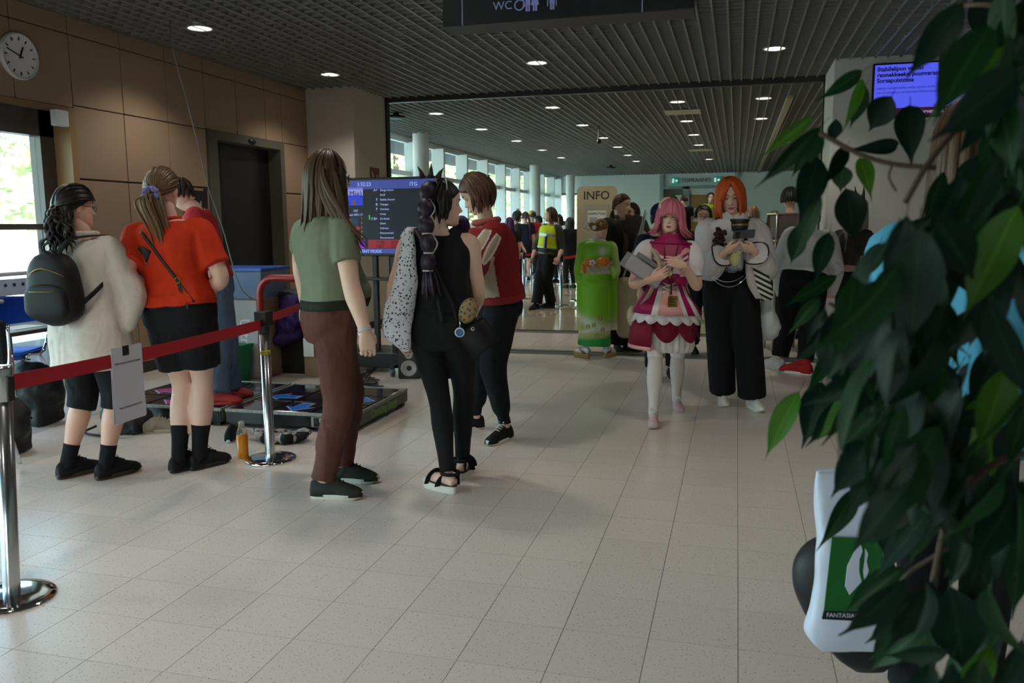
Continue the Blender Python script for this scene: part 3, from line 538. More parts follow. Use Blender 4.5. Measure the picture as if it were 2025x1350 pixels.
    def hand(s, sd, dirv, palm, curl=.35, spread=.06, fine=True, size=1., tcurl=.3):
        Wp = s.J['a%d' % sd][2]; y = nrm(dirv); z = nrm(-np.asarray(palm, float)); z = nrm(z-y*(z@y)); x = np.cross(y, z)*(1.); x = x if True else x
        # thumb side: for a right hand (sd=1) with back of hand up (z) and fingers forward (y) the thumb points to -x
        th = -sd; k = s.s*size; T = lambda P: Wp+(np.asarray(P, float)[..., 0:1]*x*k+np.asarray(P, float)[..., 1:2]*y*k+np.asarray(P, float)[..., 2:3]*z*k)
        g = G(); n = 14; a = np.arange(n)/n*2*PI; RR = []
        for yy, w, t in ((-.015, .026, .022), (.01, .030, .021), (.04, .039, .019), (.07, .042, .016), (.092, .041, .013)): RR.append(T(np.stack([np.cos(a)*w, np.full(n, yy), np.sin(a)*t], -1)))
        g.rings(RR)
        for i, (x0, L) in enumerate(((-.031, .072), (-.0105, .080), (.0105, .075), (.030, .058))):
            xx = -x0*th*-1 if th > 0 else x0   # index is on the thumb side
            xx = (abs(x0)*(-1 if x0 < 0 else 1))*(-th)*1.0
            ang = 0.; p = np.array([xx, .085, 0.]); P = [p-np.array([0, .02, 0]), p]; c = curl*(1+.12*i)
            for sg, da in ((.45, .55), (.30, 1.0), (.25, .75)):
                ang += c*da*1.35; p = p+L*sg*np.array([xx*spread*8, math.cos(ang), -math.sin(ang)]); P.append(p)
            Q = smoothpath(P, 3); g.tube(T(Q), np.linspace(.0098, .0068, len(Q))*k, 9)
        P = [np.array([th*.022, .012, -.006]), np.array([th*.042, .036, -.012]), np.array([th*(.052-.02*tcurl), .065, -.018-.02*tcurl]), np.array([th*(.050-.05*tcurl), .090, -.022-.03*tcurl])]; Q = smoothpath(P, 4); g.tube(T(Q), np.linspace(.014, .0085, len(Q))*k, 9)
        if fine: V, N, F = solid(g, .0032*k if fine is True else fine, 2); s.fine.add(V, F)
        else: s.fine.add(g.arr(), g.f)
    def put(s, g, name, mats, parent=None, smooth=True, auto=None):
        q = G(); q.v = [s.loc(v) for v in g.v]; q.f, q.m, q.uv, q.n = g.f, g.m, g.uv, g.n; return q.build(name, mats, parent or s.root, smooth, auto=auto)
    def finish(s): return s.put(s.fine, 'body', s.skin)
    def wear(s, g, name, mats, vox=None, it=3, amp=.004, f=14, st=(1, 1, .5), seed=0, matfn=None, parent=None, shape=None, dye=None):
        V, N, F = solid(g, vox or s.vox, it)
        if shape is not None: V = shape(V, N)
        if amp: V = wrinkle(V, N, amp, f, st, seed)
        q = G(); q.add(V, F)
        if matfn is not None:
            C = np.array([V[f].mean(0) for f in F]); L = s.loc(C); q.m = [int(i) for i in matfn(L, C)]
        o = s.put(q, name, mats, parent)
        if dye is not None:
            a = o.data.color_attributes.new('dye', 'FLOAT_COLOR', 'POINT'); c = np.ones((len(V), 4)); c[:, :3] = dye(s.loc(V), V); a.data.foreach_set('color', c.ravel())
        return o
    def eyes(s, iris='4a3320', brow='5a3c28', lip='a8605c', look=(0, 0), closed=0., lash=.0016):
        Me = mat('eye_white', 'd8d0c8', .3); Mi = mat('iris_'+iris, iris, .2); Ml = mat('lash', '1a1210', .6); Mb = mat('brow_'+brow, brow, .8); Mp = mat('lip_'+lip, lip, .45)
        for sd in (-1, 1):
            g = G(); c = np.array([sd*.031, .0735, .003]); M = Matrix.Rotation(R(-sd*14), 4, 'Z')
            g.ball(c, (.0150, .0078, .0080*(1-closed)+.0012), 14, 0, M); g.ball(c+np.array([look[0]*.005, .0035, look[1]*.002-.0015*closed]), (.0060, .0052, .0056*(1-closed)+.0005), 12, 1)
            P = [c+np.array([sd*q*.016, .0078-.0045*q*q-.004*(q > 0)*q, .0080*(1-q*q)-.001-.008*closed]) for q in np.linspace(-1, 1.15, 9)]; g.tube(P, [lash*.6]+[lash]*7+[lash*.5], 6, 2)
            q = G(); q.v = [s.hw(v) for v in g.v]; q.f, q.m, q.uv, q.n = g.f, g.m, g.uv, g.n; s.put(q, 'eye', [Me, Mi, Ml])
            P = [np.array([sd*(.012+.038*q), .0875-.016*q*q, .028+.006*math.sin(q*PI*.8)]) for q in np.linspace(0, 1, 7)]; g = G().tube(s.hw(P), None or np.array([.002, .0032, .0034, .0032, .003, .0022, .001])*s.hs, 6); s.put(g, 'eyebrow', Mb)
        g = G(); 
        for z, dz in ((-.0625, 1), (-.0725, -1)):
            P = [np.array([q*.021, .0945-.010*q*q, z-dz*.0030*q*q*1.5+(.001*abs(q) if dz > 0 else 0)]) for q in np.linspace(-1, 1, 11)]; g.tube(s.hw(P), s.hs*.0042*np.array([.25, .6, .85, 1, 1, .95, 1, 1, .85, .6, .25]), 8)
        s.put(g, 'lips', Mp)
# scalp in head-local coordinates: th = angle from the crown, ph = azimuth (0 front, 90 person's right, 180 back)
def scalp(th, ph, off=0.):
    th, ph = R(th), R(ph); fy = math.cos(ph); return np.array([(.0745+off)*math.sin(th)*math.sin(ph), -.004+((.089 if fy > 0 else .097)+off)*math.sin(th)*fy, .004+(.114+off)*math.cos(th)])
def cap(limf, off=.012, nth=16, nph=48, rough=.0):     # scalp shell; limf(ph)->th limit
    g = G(); RR = []; 
    for i in range(nth+1):
        row = []
        for j in range(nph):
            ph = j*360/nph; th = max(.5, limf(ph)*i/nth); row.append(scalp(th, ph, off*(1 if i < nth else .25)+rough*math.sin(j*1.9)*min(1, i/4)))
        RR.append(row)
    RR.append([scalp(limf(j*360/nph)*.98, j*360/nph, -.012) for j in range(nph)])
    RR = np.array(RR); g.rings(RR); 
    return g
def locks(s, name, m, paths, w, t, parent=None, capg=None, n=6):     # paths in world coords
    g = G()
    if capg is not None: g.add(s.hw(capg.arr()), capg.f, 0, np.concatenate(capg.uv)*np.array([6, 1]))
    for k, P in enumerate(paths):
        P = np.asarray(P); L = len(P); ww = w[k] if hasattr(w, '__len__') else w; q = np.linspace(0, 1, L); pr = np.sin(np.clip(q*1.25+.12, 0, 1)*PI/2)*np.clip((1-q)*2.2+.08, 0, 1); c = s.hc+np.array([0, 0, -.05]); u = P[min(2, L-1)]-c; b0 = g.n
        g.tube(P, None or ww, n, 0, (ww*pr, t*pr+.001), up=u); uv = g.uv[-1]; uv[:, 0] = uv[:, 0]*.35+k*.37
    return s.put(g, name, m, parent)
def drape(s, ph, th0, th1, length, off=.016, out=0., back=0., jit=.0, wave=0., curl=0., r=random, n=9, tgt=None):
    # lock over the scalp from th0 to th1 then falling by gravity (world down)
    P = [s.hw([scalp(t, ph, off)])[0] for t in np.linspace(th0, th1, 6)]; d = nrm(P[-1]-P[-2]); p = P[-1]; step = length*s.s/n; axis = nrm(s.hw([scalp(90, ph, .1)])[0]-s.hc)
    ph_ = r.random()*6.28; j = np.array([r.uniform(-jit, jit), r.uniform(-jit, jit), 0])
    for i in range(n):
        q = (i+1)/n; d = nrm(d*.55+np.array([0, 0, -1])*.45*(1+q)+axis*out*(.5 if q < .5 else 1.)+j*q); p = p+d*step
        if wave: p = p+np.cross(axis, np.array([0, 0, 1.]))*wave*math.sin(ph_+q*14)
        if curl and q > .6: p = p+axis*curl*(q-.6)
        P.append(p)
    return np.array(P)
def pulled(s, ph, th, tie, off=.016, k=8, tth=100, tph=180):    # strand drawn over the scalp from the hairline to a tie point
    U = lambda t, p: np.array([math.sin(R(t))*math.sin(R(p)), math.sin(R(t))*math.cos(R(p)), math.cos(R(t))]); a, b = U(th, ph), U(tth, tph); w = math.acos(np.clip(a@b, -1, 1)); P = []
    for q in np.linspace(0, .88, k): u = (a*math.sin((1-q)*w)+b*math.sin(q*w))/math.sin(w); P.append(scalp(math.degrees(math.acos(np.clip(u[2], -1, 1))), math.degrees(math.atan2(u[0], u[1])), off))
    return np.vstack([s.hw(P), [tie]])
# ---------------------------------------------------------------- shoes
def shoe(B, sd, ankle_floor, yaw, pitch, L, up_m, sole_m, style='sneaker', sole_h=.026, lace_m=None, W=None, extra=None, roll=0., name='shoe'):
    # local: y forward (toe), origin under the ankle on the ground
    W = W or L*.36; hb = -.24*L; n = 26
    def outline(k, z, sc=1., toe=1.):
        a = np.arange(n)/n*2*PI; y = np.sin(a); x = np.cos(a); Y = hb+L/2+y*L/2*sc; w = np.interp((Y-hb)/L, [0, .1, .3, .5, .72, .88, 1], [.55, .72, .76, .80, 1.0, .88, .45])*W/2*sc; X = np.sign(x)*np.abs(x)**.62*w; return np.stack([X, Y, np.full(n, z)], -1)
    g = G(); g.rings([outline(0, 0, .96), outline(0, .006, 1.0), outline(0, sole_h*.8, 1.01), outline(0, sole_h, .99)])
    for r in (g.v,): r[0][:, 2] += np.clip((r[0][:, 1]-(hb+L*.78))/(L*.22), 0, 1)**2*.016
    M = Matrix.Translation(Vector(ankle_floor))@Matrix.Rotation(R(yaw), 4, 'Z')@Matrix.Rotation(R(pitch), 4, 'X')@Matrix.Rotation(R(roll), 4, 'Y'); g.xf(M); 
    if style == 'sneaker':
        u = G(); RR = []; N_ = 18
        for q in np.linspace(.015, .985, N_):
            y = hb+q*L; wq = np.interp(q, [0, .1, .3, .5, .72, .88, 1], [.45, .66, .72, .76, .94, .82, .38])*W/2; hq = np.interp(q, [0, .08, .25, .36, .5, .65, .8, .92, 1], [.060, .080, .088, .092, .082, .062, .048, .036, .012])*L/.27
            a = np.arange(16)/16*2*PI; x = np.sign(np.cos(a))*np.abs(np.cos(a))**.75*wq; z = sole_h*.7+np.where(np.sin(a) > 0, np.sin(a)**.8*hq if False else np.abs(np.sin(a))**.9*hq, -.004); RR.append(np.stack([x*np.where(np.sin(a) > .5, .72+.28*(1-np.abs(np.sin(a))), 1), np.full(16, y), z], -1))
        u.rings(RR); u.xf(M); o = B.put(u, name, up_m)
        B.put(g, 'sole', sole_m, o)
        if lace_m is not None:
            l = G()
            for i, q in enumerate((.40, .47, .54, .61)):
                y = hb+q*L; z = sole_h*.7+np.interp(q, [.36, .5, .65], [.092, .082, .062])*L/.27; l.tube([(-.022, y-.004, z-.008), (-.01, y, z+.002), (.01, y+.004, z+.002), (.022, y, z-.008)], .0035, 6)
            y = hb+.38*L; z = sole_h*.7+.094*L/.27
            for sx in (-1, 1): l.tube([(0, y, z), (sx*.02, y+.01, z+.018), (sx*.035, y+.02, z+.004), (sx*.012, y+.01, z)], .0025, 6)
            l.xf(M); B.put(l, 'laces', lace_m, o)
        return o, M
    o = B.put(g, name, sole_m); return o, M
def sock(B, sd, f0, f1, r, m, name='sock'):
    Q, F = B.lpath(sd, f0, f1); g = G().tube(np.vstack([Q, Q[-1]+np.array([0, 0, -.035])]), np.concatenate([np.interp(F, [a for a, b in B.LEG], [b for a, b in B.LEG])+r, [.036+r]])*B.s, 18); return B.put(g, name, m)
SK = [mat('skin_fair', 'd2a48e', .5, sub=.08, var=.05, vs_=25), mat('skin_pale', 'dcb3a0', .5, sub=.08, var=.05, vs_=25), mat('skin_warm', 'c99578', .5, sub=.08, var=.05, vs_=25)]
def ribbon(P, w, t, side, n=6):      # flat strap along P, `side` = width direction (vector or list)
    g = G(); P = np.asarray(P); k = len(P); sdv = np.asarray(side, float); sdv = np.tile(sdv, (k, 1)) if sdv.ndim == 1 else sdv; T = np.gradient(P, axis=0); RR = []
    for i in range(k):
        a = nrm(sdv[i]-nrm(T[i])*(sdv[i]@nrm(T[i]))); b = np.cross(nrm(T[i]), a); RR.append([P[i]+a*w/2+b*t/2, P[i]-a*w/2+b*t/2, P[i]-a*w/2-b*t/2, P[i]+a*w/2-b*t/2])
    return g.rings(RR)
def colp(px, z, D):      # point at horizontal depth D, pixel column px, height z
    a = at(px, 300, D); b = at(px, 900, D); t = (z-a[2])/(b[2]-a[2]); return a+(b-a)*t
def hem(w=.17, f=.12, b=.125, fl_=0., t0=.02):     # below t0 keep a straight hanging hem instead of following the crotch
    def fn(t):
        if t >= t0: return (0, 0, 0)
        q = t0-t; return (w+fl_*q-np.interp(t, TT, TW), f+fl_*q-np.interp(t, TT, TF), b+fl_*q-np.interp(t, TT, TB))
    return fn
def mk(name_label, H, feet, pelx, neckx, hip, sh, headpx, head, pz=.53, nzf=.832, pd=0., nd=0., hdd=0., **k):
    D = dep(feet); p = colp(pelx, pz*H+feet[2], D+pd); n = colp(neckx, nzf*H+feet[2], D+nd); return Body(H, p, n, hip, sh, hd=at(headpx[0], headpx[1], D+hdd), head=head, label=name_label, base=feet, **k), D
C_blk = cloth('black_cotton', '16161a'); C_wht = cloth('white_cotton', 'ddd8d2'); C_sock = cloth('black_sock', '121216'); M_shoeb = cloth('black_mesh_shoe', '17171a', .7)
M_solew = mat('white_rubber', 'd6d2cc', .6); M_solek = mat('black_rubber', '1a1a1c', .6); M_lacek = mat('black_lace', '101012', .8); M_lacew = mat('white_lace', 'd8d4ce', .8)
PANT = [(-.15, .085), (0, .100), (.2, .092), (.5, .075), (.75, .068), (1, .062)]

# ---- A: person in a long white blouse with capri leggings
f = (fl(140, 942)+fl(215, 944))/2
B, D = mk('person in oversized white blouse and black capri leggings by the window', 1.69, f, 180, 163, -5, 5, (150, 410), (-28, 4, 0), skin=SK[0], wm=1.12, fm=1.15, hm=1.1)
PA = B
B.arm(1, (262, 582, 'n'), (246, 660, 'f')); B.arm(-1, (88, 575, 'f'), (120, 655, 'f'))
for sd, p in ((-1, (136, 943)), (1, (212, 945))): a = fl(*p); B.leg(sd, a+np.array([0, 0, .085])); shoe(B, sd, a, -17, 0, .285, M_shoeb, mat('tan_black_sole', '3a2c22', .6), lace_m=M_lacek); sock(B, sd, .86, 1, .008, C_sock)
B.mkbody(lm=1.12); B.eyes(iris='2a1c14', brow='1a1412', lip='9c6258')
for sd in (-1, 1): S, E, W_ = B.J['a%d' % sd]; B.hand(sd, nrm(W_-E), B.ax(.5)[0]*-sd, .5)
B.finish()
g = G(); B.torso(g, -.2, .15, .012)
for sd in (-1, 1): B.pant(g, sd, .60, [(-.15, .085), (0, .108), (.2, .103), (.5, .088), (.6, .084)])
B.wear(g, 'leggings', cloth('leggings_black', '131317'), amp=.003)
g = G(); B.torso(g, -.46, .97, .028, 22, hem(.165, .135, .14, .06))
for sd in (-1, 1): B.sleeve(g, sd, .93, [(-.14, .056), (0, .073), (.15, .076), (.5, .076), (.75, .070), (.93, .055)])
B.wear(g, 'blouse', cloth('blouse_white', 'cfc6bc', bump=.15), amp=.008, f=6, st=(1, 1, .6), seed=3)
g = G().tube(smoothpath([B.N+B.ax(1)[0]*.075*math.cos(q)+B.ax(1)[1]*.07*math.sin(q)+np.array([0, 0, .015]) for q in np.linspace(0, 2*PI, 17)], 2), .018, 8); B.put(g, 'collar', MATS['blouse_white'])
Hm = hairmat('hair_black', '0b090a', '1d1716'); P = []
for i in range(26): P.append(drape(B, random.uniform(120, 240), random.uniform(20, 50), random.uniform(80, 105), random.uniform(.10, .22), .014+random.random()*.012, .05, jit=.25, wave=.008, curl=.04))
for i in range(44):    # curly tail gathered at the nape
    a = B.hp(random.uniform(-.03, .03), -.10, random.uniform(-.05, .02)); e = at(random.uniform(92, 150), random.uniform(470, 505), D-.12-random.random()*.08); m_ = (a+e)/2+np.array([random.uniform(-.03, .03), random.uniform(-.03, .0), 0]); q = smoothpath([a, a*.6+m_*.4+B.HR@np.array([0, -.03, 0]), m_, e], 5); k = np.linspace(0, 1, len(q)); ph = random.random()*6; q = q+.014*np.stack([np.sin(k*16+ph), np.cos(k*16+ph), 0*k], 1)*np.clip(k*2, 0, 1)[:, None]; P.append(q)
P += [pulled(B, random.choice([1, -1])*random.uniform(8, 110), random.uniform(50, 75), B.hp(random.uniform(-.04, .04), -.105, random.uniform(-.04, .02)), .022) for _ in range(60)]
cp = cap(lambda ph: 60+62*(1-math.cos(R(ph)))/2, .020)
locks(B, 'hair', Hm, P, [random.uniform(.016, .028) for _ in P], .011, capg=cp)
G_ = G(); c = [B.hp(.031, .098, .0)]
g = G(); 
for sx in (-1, 1): g.tube([B.hp(sx*.033+.021*math.cos(q), .100-.004*abs(math.cos(q)), -.002+.017*math.sin(q)) for q in np.linspace(0, 2*PI, 21)], .0014, 6); g.tube([B.hp(sx*.054, .098, .003), B.hp(sx*.075, .05, .006), B.hp(sx*.077, -.01, .01)], .0016, 6)
g.tube([B.hp(-.012, .102, .002), B.hp(0, .106, .004), B.hp(.012, .102, .002)], .0014, 6); B.put(g, 'glasses', mat('glasses_wire', '4a2c20', .3, .6))
# backpack of A
r_, f_ = B.ax(.6); u_ = np.array([0, 0, 1.]); c0 = at(108, 570, D-.22); Mb = frame(c0, r_*1., u_); t = thing('backpack', 'small black leather backpack with gold zips on the white blouse', 'backpack', tuple(c0)); 
def bp(w, h, d, z0, y0, k=2.6, n=26, top=.8):
    RR = []
    for i, q in enumerate(np.linspace(-1, 1, 15)):
        e = (1-abs(q)**4)**.5 if abs(q) < 1 else .05; ww = w*(1-.5*(1-top)*(q+1)*.5*1.2)*max(e, .18); dd = d*max(e, .25); a = np.arange(n)/n*2*PI; RR.append(np.stack([np.sign(np.cos(a))*np.abs(np.cos(a))**(2/k)*ww, np.full(n, z0+q*h), y0+np.sign(np.sin(a))*np.abs(np.sin(a))**(2/k)*dd], -1))
    return G().rings(RR)
Rb = Matrix.Rotation(R(0), 4, 'X'); ML = mat('black_leather', '0b0b0e', .6, bump=.15, bs=120, spec=.3); MZ = mat('gold_zip', '8a6a2c', .35, .9)
def bput(g, nm, m): q = g.xf(Mb.to_3x3().to_4x4()); return q.build(nm, m, t)
Mb3 = Mb.to_3x3().to_4x4()
bput(bp(.17, .205, .08, 0, 0, 3.0, top=.55), 'main_bag', ML); bput(bp(.135, .10, .03, -.07, .07, 3.6, top=.85), 'front_pocket', ML)
bput(G().tube([(-.115+.23*q, .065+.045*math.sin(q*PI), .058+.028*math.sin(q*PI)) for q in np.linspace(0, 1, 15)], .0035, 6), 'zip', MZ); bput(G().tube([(-.08+.16*q, -.012, .098+.012*math.sin(q*PI)) for q in np.linspace(0, 1, 9)], .003, 6), 'zip', MZ)
bput(G().tube(smoothpath([(-.03, .175, .0), (-.035, .225, .01), (0, .245, .015), (.035, .225, .01), (.03, .175, 0)], 5), .0065, 8), 'grab_handle', ML)
for sx, top in ((-1, B.shoulder(-1)), (1, B.shoulder(1))):
    q = smoothpath([c0+r_*sx*.04+u_*.17-f_*.02, c0+r_*sx*.085+u_*.26+f_*.04, top-r_*sx*.055+u_*.075-f_*.02, top-r_*sx*.055+u_*.05+f_*.09, top-r_*sx*.03-u_*.12+f_*.13], 5); o = ribbon(q, .03, .006, r_); o.v = [v-c0 for v in o.v]; o.build('strap', ML, t)
q = smoothpath([c0+r_*.13-u_*.10+f_*.02, c0+r_*.19-u_*.03+f_*.07, at(210, 555, D-.08)], 5); o = ribbon(q, .024, .006, u_); o.v = [v-c0 for v in o.v]; o.build('strap', ML, t)

# ---- B: person in red T-shirt with ponytail
f = (fl(356, 930)+fl(396, 926))/2
B, D = mk('person in red T-shirt and frayed black shorts with a long brown ponytail', 1.80, f, 357, 332, 0, 10, (322, 377), (14, 2, 0), skin=SK[1], wm=1.08, fm=1.08, hm=1.12, shw=.19)
PB = B
B.arm(1, (437, 548, 'n'), (408, 580, 'f')); B.arm(-1, (250, 545, 'n'), (300, 575, 'f'))
for sd, p, yw in ((-1, (356, 931), -16), (1, (396, 926), -20)): a = fl(*p); B.leg(sd, a+np.array([0, 0, .085])); shoe(B, sd, a, yw, 0, .285, M_shoeb, M_solek, lace_m=M_lacek); sock(B, sd, .78, 1, .008, C_sock)
B.mkbody(lm=1.15, am=1.15); B.eyes()
for sd in (-1, 1): S, E, W_ = B.J['a%d' % sd]; B.hand(sd, nrm(W_-E), np.array([0, 0, -1.]), .5)
B.finish()
g = G(); B.torso(g, -.29, .10, .022)
for sd in (-1, 1): B.pant(g, sd, .36, [(-.15, .09), (0, .115), (.15, .118), (.36, .112)])
B.wear(g, 'shorts', cloth('black_denim', '17171b', .9), amp=.006, f=12); g = G(); B.torso(g, .07, .13, .019, 4); B.put(g, 'waistband', cloth('navy_belt', '22283a'))
g = G(); B.torso(g, .09, .97, .022, 18, lambda t: (.012*(t < .3), .01, .012*(t < .4)))
for sd in (-1, 1): B.sleeve(g, sd, .36, [(-.14, .058), (0, .075), (.15, .074), (.36, .080)])
B.wear(g, 'tshirt', cloth('red_jersey', 'c23214', .9), amp=.006, f=10, st=(1, 1, .7), seed=5)
g = G().tube([B.N+B.ax(1)[0]*.068*math.cos(q)+B.ax(1)[1]*.066*math.sin(q)+np.array([0, 0, .006]) for q in np.linspace(0, 2*PI, 25)], .012, 8); B.put(g, 'neckband', MATS['red_jersey'])
Hb = hairmat('hair_lightbrown', '4a3522', '7d5f3e'); tie = B.hp(-.012, -.118, -.028); P = []
for i in range(70):
    ph = random.choice([1, -1])*random.uniform(0, 170); P.append(pulled(B, ph, (64+44*(1-math.cos(R(ph)))/2)*random.uniform(.55, 1), tie+np.random.default_rng(i).normal(size=3)*.006, .017))
e = at(335, 520, D-.10)
for i in range(80):
    o_ = np.random.default_rng(i+99).normal(size=3); P.append(smoothpath([tie+o_*.010, tie+np.array([0, 0, -.05])-B.HR@np.array([0, .022, 0])+o_*.022, (tie+e)/2+o_*np.array([.019, .018, 0]), e+o_*np.array([.013, .014, .05])], 4))
locks(B, 'hair', Hb, P, [.016]*70+[.010]*80, .006, capg=cap(lambda ph: 64+48*(1-math.cos(R(ph)))/2, .015))
g = G().tube([tie+B.HR@np.array([.036*math.cos(q), -.012+.006*math.sin(5*q), .030*math.sin(q)]) for q in np.linspace(0, 2*PI, 33)], [.017+.004*math.sin(9*k) for k in range(33)], 10); B.put(g, 'scrunchie', mat('scrunchie', '6f6fb4', .5, var=.6, vs_=60))
# crossbody bag strap with ring and grey-blue sling worn by B
r_, f_ = B.ax(.6)
def onback(t_, a, off=.03): # point on the back surface of torso at height t, angle a (-90 = straight back)
    R_ = B.ring(t_, off, 72); return R_[int(round((a % 360)/5)) % 72]
tb_ = thing('crossbody_strap', 'thin black crossbody strap with brass ring over the red T-shirt', 'strap', tuple(B.P)); M_str = mat('strap_leather', '141416', .5)
q = smoothpath([onback(.9, -120), onback(.75, -100), onback(.5, -78), onback(.3, -60), onback(.12, -40)], 6); o = ribbon(q, .016, .004, nrm(np.cross(nrm(q[-1]-q[0]), -f_))); o.v = [v-B.P for v in o.v]; o.build('strap', M_str, tb_)
q = smoothpath([onback(.33, -63, .033), onback(.2, -58, .033), onback(.06, -52, .035)], 5); o = ribbon(q, .016, .004, nrm(np.cross(nrm(q[-1]-q[0]), -f_))); o.v = [v-B.P for v in o.v]; o.build('strap', M_str, tb_)
c = onback(.36, -65, .036); o = G().tube([c+r_*.016*math.cos(a)+np.array([0, 0, .018*math.sin(a)]) for a in np.linspace(0, 2*PI, 17)], .003, 6); o.v = [v-B.P for v in o.v]; o.build('ring', MZ, tb_)
ts = thing('sling_strap', 'wide grey blue and black sling band across the red T-shirt', 'strap', tuple(B.P))
q = smoothpath([onback(.72, -108, .03), onback(.55, -128, .032), onback(.38, -150, .034)], 6); o = ribbon(q[:5], .075, .006, nrm(np.cross(nrm(q[-1]-q[0]), -f_))); o.v = [v-B.P for v in o.v]; o.build('pad', M_str, ts); o = ribbon(q[4:], .085, .006, nrm(np.cross(nrm(q[-1]-q[0]), -f_))); o.v = [v-B.P for v in o.v]; o.build('band', cloth('grey_blue_canvas', '6c7890'), ts)

# ---- C: dancer on the pads, mostly hidden behind the red T-shirt
f = (fl(428, 792, .135)+fl(452, 786, .135))/2
B, D = mk('person in red checked shirt and wide jeans standing on the dance pads', 1.74, f, 430, 385, -60, -55, (356, 384), (-72, 0, 0), skin=SK[1], hm=1.05)
B.arm(1, (412, 500, 'n'), (411, 556, 'n')); B.arm(-1, (380, 500, 'f'), (400, 560, 'f'))
M_reds = mat('red_shoe', 'a3221c', .6)
for sd, p in ((-1, (423, 800)), (1, (447, 786))): a = fl(*p, .135); B.leg(sd, a+np.array([0, 0, .08])); shoe(B, sd, a, -70, 0, .28, M_reds, M_reds)
B.mkbody(); B.eyes(brow='241a16'); S, E, W_ = B.J['a1']; B.hand(1, nrm(W_-E), -VH*-1, .3); B.finish()
g = G(); B.torso(g, -.2, .15, .014)
for sd in (-1, 1): B.pant(g, sd, .99, [(-.15, .09), (0, .11), (.25, .11), (.5, .105), (.8, .115), (1, .125)])
B.wear(g, 'jeans', cloth('blue_denim', '53657c', .9, .2), amp=.006)
g = G(); B.torso(g, .0, .97, .025, 16)
for sd in (-1, 1): B.sleeve(g, sd, .36, [(-.14, .065), (0, .08), (.36, .078)])
B.wear(g, 'shirt', cloth('checked_red', 'a32530', .9, .35), amp=.005)
P = [drape(B, random.uniform(0, 360), random.uniform(8, 40), random.uniform(70, 95), .03, .014, .1, jit=.2, n=3) for i in range(50)]
locks(B, 'hair', hairmat('hair_darkbrown', '1c1411', '3a2a20'), P, .016, .008, capg=cap(lambda ph: 60+45*(1-math.cos(R(ph)))/2, .012))

# ---- D: man in sage polo and maroon trousers
f = (fl(642, 984)+fl(676, 951))/2
B, D = mk('long haired man in sage polo shirt and maroon trousers', 1.815, f, 656, 640, -52, -32, (650, 351), (-62, 3, 0), skin=SK[1], wm=1.12, fm=1.12, belly=.085, hm=1.06, shw=.185)
B.arm(1, (694, 562, 'n'), (722, 655, 'n')); B.arm(-1, (594, 510, 'f'), (603, 600, 'f'))
M_can = cloth('olive_canvas_shoe', '2b2c26', .8); M_sol2 = mat('cream_sole', 'c5c0b4', .6)
for sd, p, yw in ((1, (640, 984), -80), (-1, (676, 951), -84)): a = fl(*p); B.leg(sd, a+np.array([0, 0, .085])); shoe(B, sd, a, yw, 0, .295, M_can, M_sol2, lace_m=mat('brown_lace', '221c16', .8), sole_h=.03)
B.mkbody(am=1.15); B.eyes(brow='4a3424', lip='b07068')
B.hand(1, nrm(np.array([0, 0, -1.])+VR*.12), nrm(VH*.9-VR*.35), .5, tcurl=.4); S, E, W_ = B.J['a-1']; B.hand(-1, nrm(W_-E), -B.ax(.5)[0]*-1, .4); B.finish()
g = G(); B.torso(g, -.22, .14, .016)
for sd in (-1, 1): B.pant(g, sd, .985, [(-.15, .095), (0, .115), (.2, .108), (.45, .086), (.55, .080), (.75, .074), (.95, .064), (1, .068)])
B.wear(g, 'trousers', cloth('maroon_twill', '5e3832', .85, .1), amp=.006, f=11, st=(1, 1, 1.3), seed=8)
g = G(); B.torso(g, .10, .19, .024, 4); B.put(g, 'belt', cloth('dark_green_belt', '22271f', .8))
g = G(); B.torso(g, .175, .99, .020, 18, lambda t: (.004, .004, .004))
for sd in (-1, 1): B.sleeve(g, sd, .30, [(-.14, .055), (0, .068), (.2, .070), (.30, .070)])
B.wear(g, 'polo_shirt', cloth('sage_jersey', '747c69', .9, .08), amp=.004, f=9, st=(1, 1, .8), seed=2)
g = G().tube([B.N+B.ax(1)[0]*.072*math.cos(q)+B.ax(1)[1]*.072*math.sin(q)+np.array([0, 0, .012]) for q in np.linspace(0, 2*PI, 25)], .02, 8); B.put(g, 'collar', MATS['sage_jersey'])
Q, F = B.apath(1, .955, 1.0); g = G().tube(Q, .034*B.s, 16); B.put(g, 'wristband', mat('white_wristband', 'bcb8b2', .6))
q = Q[-1]; tg = G().bbox(-.012, .012, -.002, .002, -.07, 0, .001); tg.xf(Matrix.Translation(Vector(q-VR*.03))@Matrix.Rotation(R(-25), 4, 'Y')); B.put(tg, 'wrist_tag', M_frame, smooth=False)
Hd = hairmat('hair_brown', '33231a', '5f452f'); P = []
for i in range(120):
    ph = random.choice([random.uniform(75, 285), random.uniform(40, 320)]); side = .5 if ph < 180 else 1
    d = drape(B, ph, random.uniform(3, 14), 92, random.uniform(.22, .34)*(1 if 60 < ph < 300 else .8), .015+random.random()*.012, .03+.02*random.random(), jit=.12, wave=.002, n=9)
    P.append(d)
e = at(700, 470, D-.16)
for i in range(26):   # front lock over the near shoulder
    a = B.hw([scalp(70, 95+random.uniform(-20, 15), .02)])[0]; o_ = np.random.default_rng(i).normal(size=3)*.012; P.append(smoothpath([B.hw([scalp(10, 90, .02)])[0], a, a+np.array([0, 0, -.12])+VR*.02-VH*.02+o_, at(683, 440, D-.17)+o_*1.3, at(710+random.uniform(-14, 14), 488+random.uniform(-25, 10), D-.2)+o_], 4))
locks(B, 'hair', Hd, P, .019, .007, capg=cap(lambda ph: 56+56*(1-math.cos(R(ph)))/2, .014))
g = G(); 
